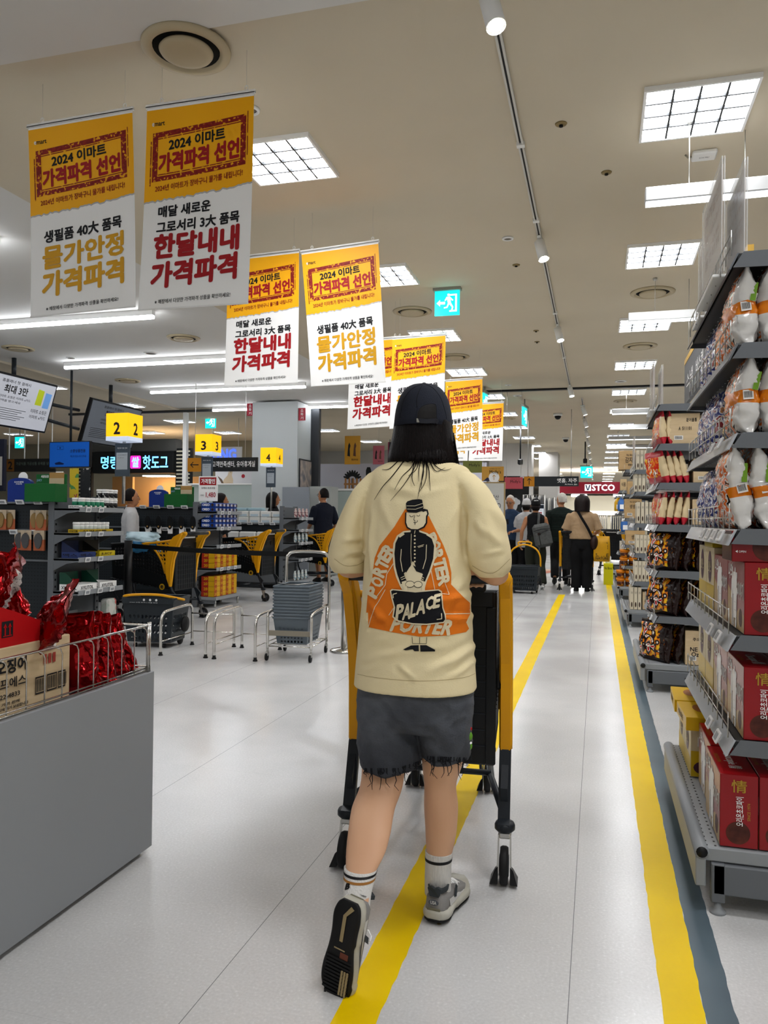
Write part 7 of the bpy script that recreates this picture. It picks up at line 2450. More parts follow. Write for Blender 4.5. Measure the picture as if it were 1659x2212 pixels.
ly += path(A4((668, 1690), (705, 1672)), 1.2, PCR, 8) + path(A4((820, 1672), (852, 1692)), 1.2, PCR, 8) + path(A4((674, 1704), (710, 1688)), 1.2, PCR, 8) + path(A4((815, 1686), (848, 1706)), 1.2, PCR, 8)
ly += [(A5((622, 255), (655, 245), (665, 320), (640, 320)), PCR, 8), (A5((765, 245), (792, 262), (788, 325), (768, 325)), PCR, 8), (ell(680 + 682 * .3014, 1180 + 272 * .3014, 10.2, 7.4), PBK, 8), (ell(680 + 740 * .3014, 1180 + 274 * .3014, 9.6, 7.2), PBK, 8), (ell(680 + 682 * .3014, 1180 + 272 * .3014, 9.0, 6.2), PCR, 9), (ell(680 + 740 * .3014, 1180 + 274 * .3014, 8.4, 6.0), PCR, 9)]
# head and pillbox hat
ly.append((A4((704, 1180), (702, 1262), (716, 1300), (748, 1318), (804, 1320), (856, 1296), (876, 1262), (878, 1212), (888, 1190), (880, 1158), (850, 1150), (800, 1160)), PBK, 6))
ly.append((A4((714, 1180), (712, 1258), (724, 1292), (752, 1308), (802, 1310), (846, 1288), (864, 1258), (866, 1208), (876, 1190), (870, 1168), (852, 1172), (800, 1165)), PCR, 7))
ly.append((A4((845, 1150), (862, 1160), (848, 1176), (832, 1168)), PBK, 8))
ly += path(A4((738, 1200), (748, 1213), (764, 1211), (770, 1200)), 1.1, PBK, 8) + path(A4((792, 1198), (802, 1208), (814, 1206), (818, 1196)), 1.1, PBK, 8) + path(A4((780, 1198), (770, 1238), (780, 1240), (780, 1276)), 1.1, PBK, 8) + path(A4((768, 1255), (782, 1262), (800, 1250), (798, 1240)), 1.1, PBK, 8)
ly.append((A4((710, 1108), (722, 1092), (760, 1080), (812, 1075), (836, 1080), (848, 1140), (838, 1166), (792, 1182), (730, 1180), (716, 1165)), PBK, 9))
ly += path(A4((716, 1128), (780, 1128), (842, 1108)), 1.0, PCR, 10) + path(A4((720, 1152), (784, 1154), (845, 1134)), 1.0, PCR, 10)
ly.append((A4((750, 1312), (812, 1318), (816, 1345), (744, 1342)), PBK, 8)); ly += path(A4((782, 1318), (776, 1345)), 1.2, PCR, 9)
# case with lettering, lower lettering, trousers and shoes
ly.append((A5((538, 318), (552, 306), (720, 322), (890, 308), (912, 322), (922, 440), (938, 488), (942, 528), (926, 550), (800, 564), (700, 560), (596, 540), (555, 508), (566, 440), (548, 372)), PCR, 9))
ly.append((A5((547, 322), (560, 315), (720, 331), (885, 317), (904, 330), (914, 442), (930, 490), (934, 524), (920, 542), (800, 555), (702, 551), (602, 531), (565, 503), (576, 440), (557, 370)), PBK, 10))
for ch, x, y, w_, h_ in (('P', 580, 528, 46, 104), ('A', 628, 525, 52, 104), ('L', 684, 508, 34, 100), ('A', 728, 488, 58, 100), ('C', 794, 456, 46, 88), ('E', 848, 443, 42, 92)):
    s = .30139
    ly.append(txt_layer(ch, (680 + x * s, 1180 + y * s), (w_ * s, -10 * s), (12 * s, -h_ * s), PCR, 11, .045))
ly += path(A5((562, 372), (560, 345), (588, 336)), 1.8, PCR, 11) + path(A5((874, 525), (910, 520), (908, 480)), 1.8, PCR, 11)
for a, c in (((697, 650), (700, 697)), ((752, 652), (751, 698)), ((802, 652), (799, 699)), ((700, 697), (799, 699))):
    ly += path(A5(a, c), 1.0, PBK, 3)
ly.append((A5((632, 740), (690, 711), (745, 709), (746, 752), (714, 752), (702, 738), (650, 746)), PBK, 3))
ly.append((A5((755, 709), (800, 709), (862, 742), (862, 754), (800, 741), (786, 755), (757, 755)), PBK, 3))
bpy.context.view_layer.update()
printed(ly, [shirt], 'back_print', wom, 3.4, WO, .0006)
# hem and sleeve stitch lines
STI = mat('stitch_tan', '#b09c70', .9)
hl = []
for pts in ([(772, 1456), (800, 1462), (850, 1468), (905, 1471), (960, 1469), (1005, 1463), (1026, 1455)], [(722, 1207), (745, 1222), (770, 1221), (788, 1212)], [(1020, 1222), (1045, 1236), (1070, 1236), (1102, 1207)]):
    for a, c in zip(smooth_path(pts, 5), smooth_path(pts, 5)[1:]):
        hl.append((ln(a, c, .9), STI, 0))
printed(hl, [shirt], 'stitched_hem', wom, 6.0, WO)
# cap
CAPM = noisy('navy_cap_cloth', [(0.3, '#191c26'), (0.7, '#20242f')], 6, .9, hard=False, bump=.15, bscale=220)
cc = V((W(914, 905, 2.38).x, 2.385, 1.503)) - WO
cp = B()
keys = []
for k in range(13):
    a = k / 12 * math.pi / 2
    keys.append((cc.x, cc.y + .004 * math.sin(a), cc.z - .013 + .138 * math.sin(a) ** 1.0, .0905 * max(math.cos(a), .03) ** .62, .119 * max(math.cos(a), .03) ** .62))
cp.loft([ering(q[:3], q[3], q[4], 44, 2.1) for q in keys], CAPM, cap0=True, cap1=True)
cp.sphere((cc.x, cc.y + .004, cc.z + .127), .008, CAPM, 12, 8, 1, 1, .6)
capo = cp.build('cap_crown', wom)
cp = B()
rings = []
for k in range(15):
    a = math.pi * (k / 14)
    x = math.cos(a); y = math.sin(a)
    rings.append([V((cc.x + .084 * x, cc.y + .08 + .03 * y - .02 * abs(x), cc.z - .006)), V((cc.x + .08 * x, cc.y + .08 + .1 * y - .02 * abs(x), cc.z - .012 - .012 * x * x)), V((cc.x + .08 * x, cc.y + .08 + .1 * y - .02 * abs(x), cc.z - .008 - .012 * x * x)), V((cc.x + .084 * x, cc.y + .08 + .03 * y - .02 * abs(x), cc.z - .001))])
cp.loft(rings, CAPM)
cp.build('cap_visor', wom)
bpy.context.view_layer.update()
op = [(900, 904), (900.5, 895), (903, 887), (909, 879), (918, 874.5), (928, 872), (937, 872), (942, 875.5), (943.5, 890), (943.5, 905)]
printed([(op, mat('cap_gap_hair', '#0a0706', .6), 0)], [capo], 'cap_opening', wom, 4.0, WO)
stp = [(899, 902.5), (920, 905.5), (943, 903.5), (947, 906), (948, 911), (945, 915.5), (925, 917.5), (910, 917), (899, 913)]
printed([(stp, mat('cap_strap', '#1b1d25', .6), 3), (ell(943, 909.5, 1.2, 1.2, 8), BLACK, 5), ([(899.5, 903.5), (903, 904), (906, 912.5), (900, 912)], mat('strap_logo', '#8f8d84', .6), 5)] + [(ell(935 - 5 * k, 911 + .2 * k, .8, .8, 6), BLACK, 5) for k in range(4)], [capo], 'cap_strap', wom, 4.0, WO, .0012)
rim_h = projector([capo])
pts = [rim_h(x, y)[0] for x, y in smooth_path(op, 3)]
b = B(); b.tube([p - WO for p in pts if p is not None], .0022, CAPM, 6); b.build('cap_rim', wom)
# seams of the crown
for pth in ([(914, 829), (905, 845), (900, 862), (901, 880)], [(914, 829), (935, 838), (952, 860), (962, 890), (965, 905)], [(914, 829), (890, 840), (873, 862), (866, 890), (864, 903)]):
    pp = [rim_h(x, y) for x, y in smooth_path(pth, 4)]
    b = B(); b.tube([p - d * .0003 - WO for p, d in pp if p is not None], .0009, mat('cap_seam', '#0b0c11', .9), 5); b.build('cap_seam', wom)
# hair
hr = B()
hk = [pr(864, 964, 880, 2.385, .09), pr(857, 972, 905, 2.38, .1), pr(852, 978, 940, 2.375, .107), pr(845, 985, 972, 2.37, .108), pr(841, 988, 992, 2.365, .104), pr(842, 988, 1000, 2.362, .098)]
rs = [ering(q[:3], q[3], q[4], 56, 2.1) for q in smooth_path(hk, 6)]
for r_ in rs:
    for j, q in enumerate(r_):
        t_ = noise.noise(V((j * .9, 3.3, q.z * 1.5)))
        q += (q - V((hk[2][0], hk[2][1], q.z))).normalized() * .0035 * t_
hr.loft(rs, HAIRB)
hair = hr.build('hair', wom)
hb = B()
rnd = random.Random(12)
back_hit = projector([shirt])
for k in range(150):       # ragged lower ends falling on both shoulders
    left = k % 2
    x = rnd.uniform(840, 884) if left else rnd.uniform(940, 988)
    y0 = rnd.uniform(988, 998); y1 = (rnd.uniform(1000, 1013) - (x - 840) * .28) if left else (rnd.uniform(1000, 1022) - (988 - x) * .28)
    Yb = 2.262 + .095 * (abs(x - 914) / 75) ** 2.2
    p0 = W(x + (914 - x) * .03, y0 - rnd.uniform(8, 40), Yb + .012); p1 = W(x, y0, Yb); p2 = W(x + rnd.uniform(-2, 2), y1, Yb - .004)
    hb.tube([p - WO for p in (p0, p1, p2)], [.001, .0035, .0006], HAIRB, 5)
for k in range(40):       # short ends at the middle of the neck
    x = rnd.uniform(880, 945)
    Yb = 2.258
    hb.tube([W(x, 970, Yb + .01) - WO, W(x + rnd.uniform(-1, 1), 988, Yb) - WO, W(x + rnd.uniform(-3, 3), rnd.uniform(994, 1004), Yb - .003) - WO], [.001, .0034, .0006], HAIRB, 5)
for pth in ([(905, 985), (893, 1015), (870, 1050), (843, 1082)], [(912, 985), (915, 1020), (908, 1050), (902, 1078)], [(900, 985), (888, 1010), (868, 1030), (852, 1058)], [(918, 985), (922, 1015), (918, 1042), (903, 1066)], [(910, 990), (905, 1015), (905, 1040)], [(925, 985), (935, 1010), (945, 1018), (962, 1010)], [(906, 985), (900, 1012), (882, 1028)], [(915, 988), (926, 1012), (928, 1040), (930, 1060)], [(870, 985), (842, 1012), (825, 1014)], [(880, 985), (850, 1025), (826, 1052), (808, 1080)], [(920, 985), (912, 1030), (910, 1056)], [(930, 985), (940, 1005), (958, 1016), (975, 1012)], [(897, 988), (890, 1030), (896, 1050)]):
    q = []
    for x, y in smooth_path(pth, 6):
        h, d = back_hit(x, y)
        q.append((h - d * .004 if h is not None else W(x, y, 2.262)) - WO)
    n_ = len(q)
    hb.tube(q, [max(.0018 * (1 - i / n_) ** .6, .0004) for i in range(n_)], HAIRB, 5)
for sx, x0 in ((-1, 848), (1, 982)):
    for k in range(6):
        hb.tube([W(x0 - sx * 2, 935 + 6 * k, 2.36) - WO, W(x0 + sx * (3 + k), 965 + 7 * k, 2.34) - WO, W(x0 + sx * (6 + 2 * k), 990 + 7 * k, 2.33) - WO], [.0016, .0012, .0004], HAIRB, 4)
hb.build('hair_strand', hair)
# frayed shorts edge
fr = B()
frm = mat('fray_thread', '#17181d', .9)
sh_hit = projector([shorts])
for k in range(70):
    if k % 2:
        x = rnd.uniform(785, 905); y = 1656 - max(0, (x - 860)) * .35
    else:
        x = rnd.uniform(918, 1010); y = 1630 + (x - 918) * .03
    p = None
    for dy in range(0, 24, 2):
        h, d = sh_hit(x, y + 8 - dy)
        if h is not None:
            p = h - d * .002; break
    if p is None:
        continue
    L = rnd.uniform(.006, .02) if k > 14 else rnd.uniform(.03, .06)
    q = [p + V((0, 0, .006))]
    for i in range(1, 5):
        q.append(p + V((rnd.uniform(-.005, .005) * i * .6, rnd.uniform(-.002, .004), -L * i / 4)))
    fr.tube([c - WO for c in q], [.0016, .0015, .0013, .001, .0006], frm, 5)
fr.build('frayed_thread', shorts)
# bracelet, charm
b = B(); wv = V((-.702, 2.42, 1.043)) - WO
dv = (V((-.688, 2.455, 1.045)) - V((-.742, 2.315, 1.035))).normalized()
a1 = dv.cross(V((0, 0, 1))).normalized(); a2 = a1.cross(dv)
for k in range(3):
    b.tube([wv + dv * (.008 * k) + a1 * .034 * math.cos(a) + a2 * .034 * math.sin(a) for a in [q * math.pi / 10 for q in range(20)]], .0032, BLACK, 6, closed=True)
b.build('bracelet', wom)
cpos = W(1013, 1590, 2.27) - WO
b = B(); b.sphere((cpos.x, cpos.y, cpos.z), .014, mat('charm_green', '#5f9a2a', .4), 14, 10, .8, .7, 1); b.sphere((cpos.x + .001, cpos.y, cpos.z - .028), .012, mat('charm_green', '#5f9a2a', .4), 12, 8, .8, .7, 1.1); b.sphere((cpos.x, cpos.y, cpos.z - .02), .01, BWHT, 10, 8, 1, 1, .5); b.tube([cpos + V((0, 0, .012)), cpos + V((-.002, .0, .03)), cpos + V((-.004, .004, .05))], .002, RED, 6); b.sphere(cpos + V((.004, 0, .022)), .006, RED, 8, 6); b.build('key_charm', wom)
# socks and shoes
SOCK = noisy('white_sock', [(0.4, '#cfcdc8'), (0.6, '#d8d6d2')], 4, .9, hard=False, stretch=(200, 200, 1), bump=.5, bscale=1.2)


def sock(keys, bands, name='sock', letter=None):
    b = B()
    rs = smooth_path(keys, 6)
    b.loft([ering(q[:3], q[3] + .0025, q[4] + .0025, 30) for q in rs], SOCK)
    o = b.build(name, wom)
    b = B()
    for (k0, k1, m) in bands:
        i0 = k0
        def at_(t):
            i = min(int(t), len(rs) - 2); f_ = t - i
            return tuple(a + (c - a) * f_ for a, c in zip(rs[i], rs[i + 1]))
        q0, q1 = at_(k0), at_(k1)
        b.loft([ering(q0[:3], q0[3] + .0034, q0[4] + .0034, 30), ering(q1[:3], q1[3] + .0034, q1[4] + .0034, 30)], m, False, False)
    b.build('sock_stripe', o)
    return o


sock([pr(921, 975, 1838, 2.308, .038), pr(921, 973, 1865, 2.312, .0375), pr(920, 972, 1895, 2.315, .036), pr(920, 972, 1930, 2.325, .036)], [(3.2, 4.4, BLACK)])
so = sock([pr(746.5, 812, 1874, 2.0, .041), pr(746, 806, 1900, 1.975, .038), pr(745, 799, 1930, 1.945, .036), pr(745, 795, 1962, 1.92, .035)], [(1.6, 3.0, BLACK), (4.2, 5.4, mat('sock_tan', '#9a6a34', .9))])
printed([txt_layer('B', (745.5, 1921), (8, -1), (3, -12), BLACK, 1, .06)], [so], 'sock_letter', wom, 4.0, WO)
GSU = noisy('grey_suede', [(0.3, '#7e7c7a'), (0.7, '#8d8b88')], 9, .85, hard=False, bump=.1, bscale=200)
GLT = mat('silver_leather', '#c4c3bf', .4)
MID = noisy('scuffed_midsole', [(0.3, '#a9a596'), (0.7, '#bfbdb2')], 14, .6, hard=False)
DKG = mat('dark_suede', '#33383b', .8)
OUT = mat('black_outsole', '#131314', .6)
TANR = mat('tan_rubber', '#9a8a66', .6)


def shoe(name, M, sgn):
    """running shoe, heel at y=0, toe at y=.25"""
    Lh = .25
    prof = [(0, .018), (.012, .030), (.04, .0365), (.08, .034), (.12, .036), (.17, .044), (.205, .043), (.23, .034), (.247, .016)]
    pp = smooth_path(prof, 4)

    def outline(g, z):
        R_ = [(r + g + (.004 * sgn if .1 < y < .2 else 0), y) for y, r in pp]
        L_ = [(-(r + g) , y) for y, r in pp]
        return [V((x, y, z + .012 * max(0, (y - .19) / .06) ** 2 + (.006 * max(0, (.03 - y) / .03)))) for x, y in R_] + [V((x, y, z + .012 * max(0, (y - .19) / .06) ** 2 + (.006 * max(0, (.03 - y) / .03)))) for x, y in reversed(L_)]
    o = bpy.data.objects.new(name, None)
    b = B(); b.M = M
    b.loft([outline(.001, .008), outline(.006, .014), outline(.007, .024), outline(.003, .034)], MID)
    root_ = b.build(name, wom)
    b = B(); b.M = M; b.loft([outline(-.002, .0), outline(.003, .003), outline(.003, .0079)], OUT)
    for k in range(12):
        y = .14 + .0085 * k
        w_ = .036 if y < .22 else .028
        b.box(-w_, w_, y, y + .005, -.0035, .0005 + .012 * max(0, (y - .19) / .06) ** 2, OUT)
    b.build('outsole', root_)
    b = B(); b.M = M
    b.box(-.008, .002, .035, .10, -.002, .0, TANR, .001); b.add([(-.008, .035, -.0022), (.002, .035, -.0022), (.022, .012, -.0022), (.012, .006, -.0022)], [(0, 1, 2, 3)], TANR)
    for k in range(3):
        b.box(.012 + .008 * k, .018 + .008 * k, .165, .225, -.0045, -.001, TANR, .001)
    b.box(-.02, .012, .118, .121, -.0008, .0, TANR); b.box(.0, .024, .125, .14, -.001, 0, mat('rust_rubber', '#6d3b2c', .6), .001)
    b.build('tread_inlay', root_)
    b = B(); b.M = M
    U = []
    for y, w_, h, fl_ in ((.004, .022, .05, 0), (.012, .029, .078, 0), (.03, .034, .094, 0), (.06, .034, .090, 0), (.09, .035, .086, 0), (.12, .036, .082, 0), (.15, .040, .068, 0), (.18, .042, .054, 0), (.21, .038, .044, 0), (.235, .026, .036, 0), (.246, .012, .03, 0)):
        ring = []
        for k in range(20):
            a = math.pi * k / 19
            ring.append(V((w_ * math.cos(a) * (1 if math.sin(a) < .5 else .9), y, .03 + (h - .03) * math.sin(a) ** .6)))
        ring += [V((-w_ * .9, y, .026)), V((w_ * .9, y, .026))]
        U.append(ring)
    b.loft(U, GSU)
    b.build('upper', root_)
    b = B(); b.M = M
    if sgn > 0:
        b.loft([ering((0, .045, .085), .029, .037, 20), ering((0, .045, .098), .031, .04, 20), ering((0, .045, .101), .027, .035, 20), ering((0, .045, .085), .024, .032, 20)], DKG, False, False)
    b.add([(-.014, .0035, .078), (.014, .0035, .078), (.022, .008, .1), (.010, .004, .106), (0, .003, .102), (-.010, .004, .106), (-.022, .008, .1), (-.014, .014, .078), (.014, .014, .078), (.022, .018, .1), (.010, .014, .106), (0, .013, .102), (-.010, .014, .106), (-.022, .018, .1)], [(0, 1, 2, 3, 4, 5, 6), (13, 12, 11, 10, 9, 8, 7)] + [(i, (i + 1) % 7, 7 + (i + 1) % 7, 7 + i) for i in range(7)], DKG)
    b.build('collar', root_)
    b = B(); b.M = M
    Fh = frame((0, .0035, .062), (1, 0, 0), (0, 0.25, 1))
    b.add([Fh @ V((.016 * math.cos(a), .008 * math.sin(a), .004)) for a in [q * math.pi / 10 for q in range(20)]], [tuple(range(20))], mat('badge_slate', '#4b5058', .5))
    b.text('USA', Fh, -.009, .009, -.0045, .0045, GLT, .03, .005)
    b.box(-.021, .021, -.001, .004, .038, .046, mat('heel_clip', '#6d6a58', .4), .002)
    b.build('heel_badge', root_)
    b = B(); b.M = M
    for s in (-1, 1):
        b.add([V((s * (.0365 + .006 * (k / 6)), .05 + .02 * k, .036)) for k in range(7)] + [V((s * (.034 + .004 * (k / 6)), .05 + .02 * k, .058 - .003 * k)) for k in range(7)], [(k, k + 1, 8 + k, 7 + k) for k in range(6)], GLT)
        b.add([V((s * .037, .085, .05)), V((s * .040, .10, .045)), V((s * .037, .12, .075)), V((s * .034, .105, .078))], [(0, 1, 2, 3)], DKG)
    b.build('side_overlay', root_)
    b = B(); b.M = M
    for k in range(5):
        y = .105 + .018 * k; z = .086 - .0075 * k
        b.tube([(-.024, y, z - .006), (0, y + .004, z + .003), (.024, y, z - .006)], .0025, BWHT, 6)
    b.tube([(.0, .1, .09), (.02, .098, .097), (.034, .105, .09), (.04, .11, .075)], .0022, BWHT, 6)
    b.build('lace', root_)
    return root_


def basis(o, y, z):
    y = V(y).normalized(); z = V(z); z = (z - y * z.dot(y)).normalized(); x = y.cross(z)
    m = Matrix.Identity(4)
    for i in range(3):
        m[i][0], m[i][1], m[i][2], m[i][3] = x[i], y[i], z[i], o[i]
    return m


shoe('shoe', basis(V((-.458, 2.248, 0.0045)) - WO, (.13, .99, 0), (0, 0, 1)), 1)
shoe('shoe', basis(V((-.6, 1.868, .228)) - WO, (-.14, -.06, -1), (.25, .97, -.05)), -1)

# --- the other shoppers -------------------------------------------------
def person(label, loc, rz, h=1.7, skin=None, top=None, bottom=None, hair=None, hairstyle='short', arms=None, legs=None, head_yaw=0.0, head_tilt=0.0, sleeves=.5, wide=1.0, shoes='#1a1a1a', lean=0.0, glasses=False, trouser=1.0, top_len=.50, faced=True, flare=0.0, hem_out=0.0):
    """standing figure facing +y; arms/legs give elbow+wrist and knee+ankle offsets (fractions of height)"""
    skin = skin or SKIN2
    t = thing('person', label, 'person', loc, rz)
    S = h
    sk = B()
    hipz, shz = .52 * S, .778 * S
    legs = legs or [((0, .02, .28), (0, -.01, .045)), ((0, .02, .28), (0, -.01, .045))]
    arms = arms or [((.03, -.01, .62), (.01, .04, .47)), ((.03, -.01, .62), (.01, .04, .47))]
    ly_ = lean * S
    A_, Lg = [], []
    for i, sg in enumerate((-1, 1)):
        hip = V((sg * .052 * S, 0, hipz)); kn = V((sg * (.055 + legs[i][0][0]) * S, legs[i][0][1] * S, legs[i][0][2] * S)); an = V((sg * (.055 + legs[i][1][0]) * S, legs[i][1][1] * S, legs[i][1][2] * S))
        Lg.append((hip, kn, an))
        limb(sk, [(*hip, .05 * S), (*hip.lerp(kn, .5), .046 * S), (*kn, .031 * S), (*kn.lerp(an, .35), .032 * S), (*an, .02 * S)], skin)
        sh_ = V((sg * .098 * S * wide, ly_, shz)); el = V((sg * (.115 + arms[i][0][0]) * S, arms[i][0][1] * S + ly_, arms[i][0][2] * S)); wr_ = V((sg * (.115 + arms[i][1][0]) * S, arms[i][1][1] * S + ly_, arms[i][1][2] * S))
        A_.append((sh_, el, wr_))
        limb(sk, [(*sh_, .031 * S), (*sh_.lerp(el, .5), .028 * S), (*el, .022 * S), (*el.lerp(wr_, .4), .021 * S), (*wr_, .0145 * S)], skin, 10)
        hand(sk, wr_, (wr_ - el), sg, skin, .8, S / 1.75, (-sg, 0, 0) if wr_.z < .55 * S else (0, 0, -1))
    sloft(sk, [(0, 0, .47 * S, .075 * S, .055 * S), (0, 0, .54 * S, .085 * S, .06 * S), (0, ly_ * .5, .63 * S, .073 * S, .052 * S), (0, ly_, .74 * S, .088 * S, .06 * S), (0, ly_, .81 * S, .085 * S * wide, .045 * S), (0, ly_, .84 * S, .04 * S, .035 * S)], skin, 24)
    hcen = V((0, ly_ + .012 * S, .928 * S))
    sk.tube([V((0, ly_, .82 * S)), hcen - V((0, .01, .06 * S))], [.034 * S, .032 * S], skin, 12)
    hs = S * .6 / 1.02
    head_solid(sk, hcen, hs, skin, head_yaw, head_tilt)
    union_mesh(sk, .0075, 'body', t, skin, 2)
    if faced:
        face(t, hcen, hs, head_yaw, head_tilt, glasses, HAIRG if hair is HAIRG else None)
    # garments
    if top:
        g = B()
        z0 = (top_len) * S
        sloft(g, [(0, 0, z0, (.098 * wide + hem_out) * S, .072 * S), (0, ly_ * .3, z0 + .06 * S, (.097 * wide + hem_out) * S, .072 * S), (0, ly_ * .6, .65 * S, (.092 * wide + hem_out * .6) * S, .068 * S), (0, ly_, .75 * S, .1 * wide * S, .07 * S), (0, ly_, .79 * S, .104 * wide * S, .06 * S), (0, ly_, .82 * S, .082 * wide * S, .052 * S), (0, ly_, .838 * S, .05 * wide * S, .042 * S), (0, ly_, .85 * S, .038 * S, .038 * S)], top, 30)
        if sleeves > 0:
            for sh_, el, wr_ in A_:
                e = sh_.lerp(el, min(1, sleeves * 2)) if sleeves <= .5 else el
                q = [(*sh_, .038 * S), (*sh_.lerp(e, .5), .04 * S), (*e, (.034 + flare) * S)]
                if sleeves > .5:
                    f_ = el.lerp(wr_, (sleeves - .5) * 2)
                    q += [(*el.lerp(f_, .5), .029 * S), (*f_, .024 * S)]
                qq = smooth_path(q, 4)
                g.tube([p[:3] for p in qq], [p[3] for p in qq], top, 14)
                g.sphere(sh_, .038 * S, top, 12, 8)
        union_mesh(g, .009, 'shirt', t, top, 3, lambda c: .004 * noise.noise(c * 9) + .004 * (1 - abs(noise.noise(c * V((1, 1, 1)) * 14))) ** 4)
    if bottom:
        g = B()
        sloft(g, [(0, 0, .44 * S, .088 * S, .066 * S), (0, 0, .5 * S, .098 * S * min(wide, 1.15), .072 * S), (0, 0, .56 * S, .09 * S * min(wide, 1.15), .064 * S), (0, 0, .6 * S, .082 * S, .06 * S)], bottom, 26)
        for hip, kn, an in Lg:
            if trouser >= 1:
                q = [(*hip, .056 * S), (*hip.lerp(kn, .5), .053 * S * trouser), (*kn, .043 * S * trouser), (*kn.lerp(an, .5), .040 * S * trouser), (*(an + V((0, 0, -.01 * S))), .038 * S * trouser)]
            else:
                e = hip.lerp(kn, min(1.0, trouser * 2))
                q = [(*hip, .056 * S), (*hip.lerp(e, .5), .055 * S), (*e, .048 * S)]
            qq = smooth_path(q, 4)
            g.tube([p[:3] for p in qq], [p[3] for p in qq], bottom, 16)
        union_mesh(g, .009, 'trousers', t, bottom, 3, lambda c: .005 * noise.noise(c * 8))
    for i, (hip, kn, an) in enumerate(Lg):
        m = mat('shoe_' + shoes[1:], shoes, .5)
        b = B()
        lift = an.z - .045 * S
        d = V((an - kn)); d.normalize()
        fwd = V((0, 1, -max(0, lift) * 5)).normalized()
        up_ = V((1, 0, 0)).cross(fwd)
        Mx = basis(V((an.x, an.y - .045, max(lift, 0) + .002)), fwd, up_)
        if lift > .02:
            Mx = basis(V((an.x, an.y - .035, lift + .01)), fwd, up_)
        b.M = Mx
        sloft(b, [(0, .115, .0, .04, .125), (0, .115, .018, .045, .132), (0, .11, .03, .044, .128), (0, .09, .055, .038, .10), (0, .055, .085, .034, .055)], m, 24)
        o = b.build('shoe', t)
        b = B(); b.M = Mx; b.loft([ering((0, .115, -.001), .043, .13, 24), ering((0, .115, .017), .047, .135, 24)], BWHT if shoes != '#1a1a1a' else OUT); b.build('sole', o)
    if hair:
        g = B()
        Mh = Matrix.Translation(hcen) @ Matrix.Rotation(head_yaw, 4, 'Z') @ Matrix.Rotation(head_tilt, 4, 'X') @ Matrix.Scale(hs, 4)
        g.M = Mh
        if hairstyle == 'short':
            rr = []
            for k in range(12):
                v_ = k / 11
                z = -.045 + .182 * v_
                rad = math.sqrt(max(.02, 1 - max(0, (z - .01) / .13) ** 2))
                rr.append([V((.086 * rad * math.cos(a), -.022 + .096 * rad * math.sin(a) + (-.055 * max(0, math.sin(a)) * max(0, 1 - v_ * 1.7)), z)) for a in [2 * math.pi * q / 28 for q in range(28)]])
            g.loft(rr, hair)
        elif hairstyle == 'bob':
            rr = []
            for k in range(14):
                v_ = k / 13
                z = -.165 + .31 * v_
                rad = math.sqrt(max(.02, 1 - max(0, (z - .0) / .148) ** 2)) * (1 - .12 * max(0, .35 - v_))
                rr.append([V((.136 * rad * math.cos(a), -.035 + .135 * rad * math.sin(a) - .085 * max(0, math.sin(a)) * (1 if v_ < .55 else max(0, 1 - (v_ - .55) * 3)), z)) for a in [2 * math.pi * q / 32 for q in range(32)]])
            g.loft(rr, hair)
        elif hairstyle == 'cap':
            rr = []
            for k in range(10):
                a_ = k / 9 * math.pi / 2
                rr.append([V((.09 * max(.04, math.cos(a_)) ** .6 * math.cos(a), -.01 + .108 * max(.04, math.cos(a_)) ** .6 * math.sin(a), .0 + .135 * math.sin(a_))) for a in [2 * math.pi * q / 28 for q in range(28)]])
            g.loft(rr, hair)
            g.loft([[V((x * .08, .075 + .085 * math.sqrt(max(0, 1 - x * x)) * f_, -.002 - .01 * f_ + dz)) for x in [q / 8 - 1 for q in range(17)]] for f_, dz in ((0, 0), (1, 0), (1, .006), (0, .006))], hair, closed=False)
            rr = [[V((.083 * s_ * math.cos(a), -.02 + .094 * s_ * math.sin(a) - (.04 if math.sin(a) > 0 else 0) * math.sin(a), z)) for a in [2 * math.pi * q / 24 for q in range(24)]] for s_, z in ((.72, -.095), (.95, -.06), (1, -.002))]
            g.loft(rr, HAIRB)
        g.build('cap' if hairstyle == 'cap' else 'hair', t)
    return t, A_, S


BEI = noisy('beige_knit', [(0.3, '#a38868'), (0.7, '#ab9070')], 4, .9, hard=False)
BLKC = mat('black_cloth', '#0b0b0d', .9)
GRNS = noisy('dark_green_stripe', [(0.45, '#0c1512'), (0.55, '#14231d')], 2, .9, stretch=(.01, .01, 24))
OLV = mat('olive_cloth', '#24271e', .9)
NAVYC = mat('navy_polo', '#0d1220', .9)
BLUC = noisy('blue_shirt', [(0.3, '#26374f'), (0.7, '#2f4360')], 5, .9, hard=False)
WHTC = mat('white_cloth', '#b9b9b9', .9)
GRYB = noisy('grey_pack_cloth', [(0.3, '#4a4c4b'), (0.7, '#565857')], 30, .85, hard=False)
LEA = mat('brown_leather', '#2a1814', .5)

p = fl(1256, 1277)
pa, Aa, Sa = person('woman from behind in beige sweater with black crossbody strap pushing a cart', (p.x, p.y, 0), -.02, 1.64, SKIN, BEI, BLKC, mat('maroon_black_hair', '#150b0b', .5), 'bob', arms=[((.055, .02, .63), (.01, .14, .60)), ((.055, .02, .63), (.01, .14, .60))], wide=1.28, trouser=1.35, top_len=.545, sleeves=.45, flare=.015, hem_out=.0)
b = B()
q = [(-.07, -.105, 1.37), (.0, -.142, 1.25), (.10, -.14, 1.08), (.17, -.10, .93)]
pp = smooth_path(q, 6)
b.loft([[V(c) + V((.018, 0, .012)), V(c) + V((-.018, 0, -.012)), V(c) + V((-.018, -.006, -.012)), V(c) + V((.018, -.006, .012))] for c in pp], BLKC, smooth=False); b.tube(smooth_path([(-.07, -.105, 1.37), (-.09, 0, 1.41), (-.02, .1, 1.33), (.1, .13, 1.1), (.19, .05, .93)], 5), .012, BLKC, 6)
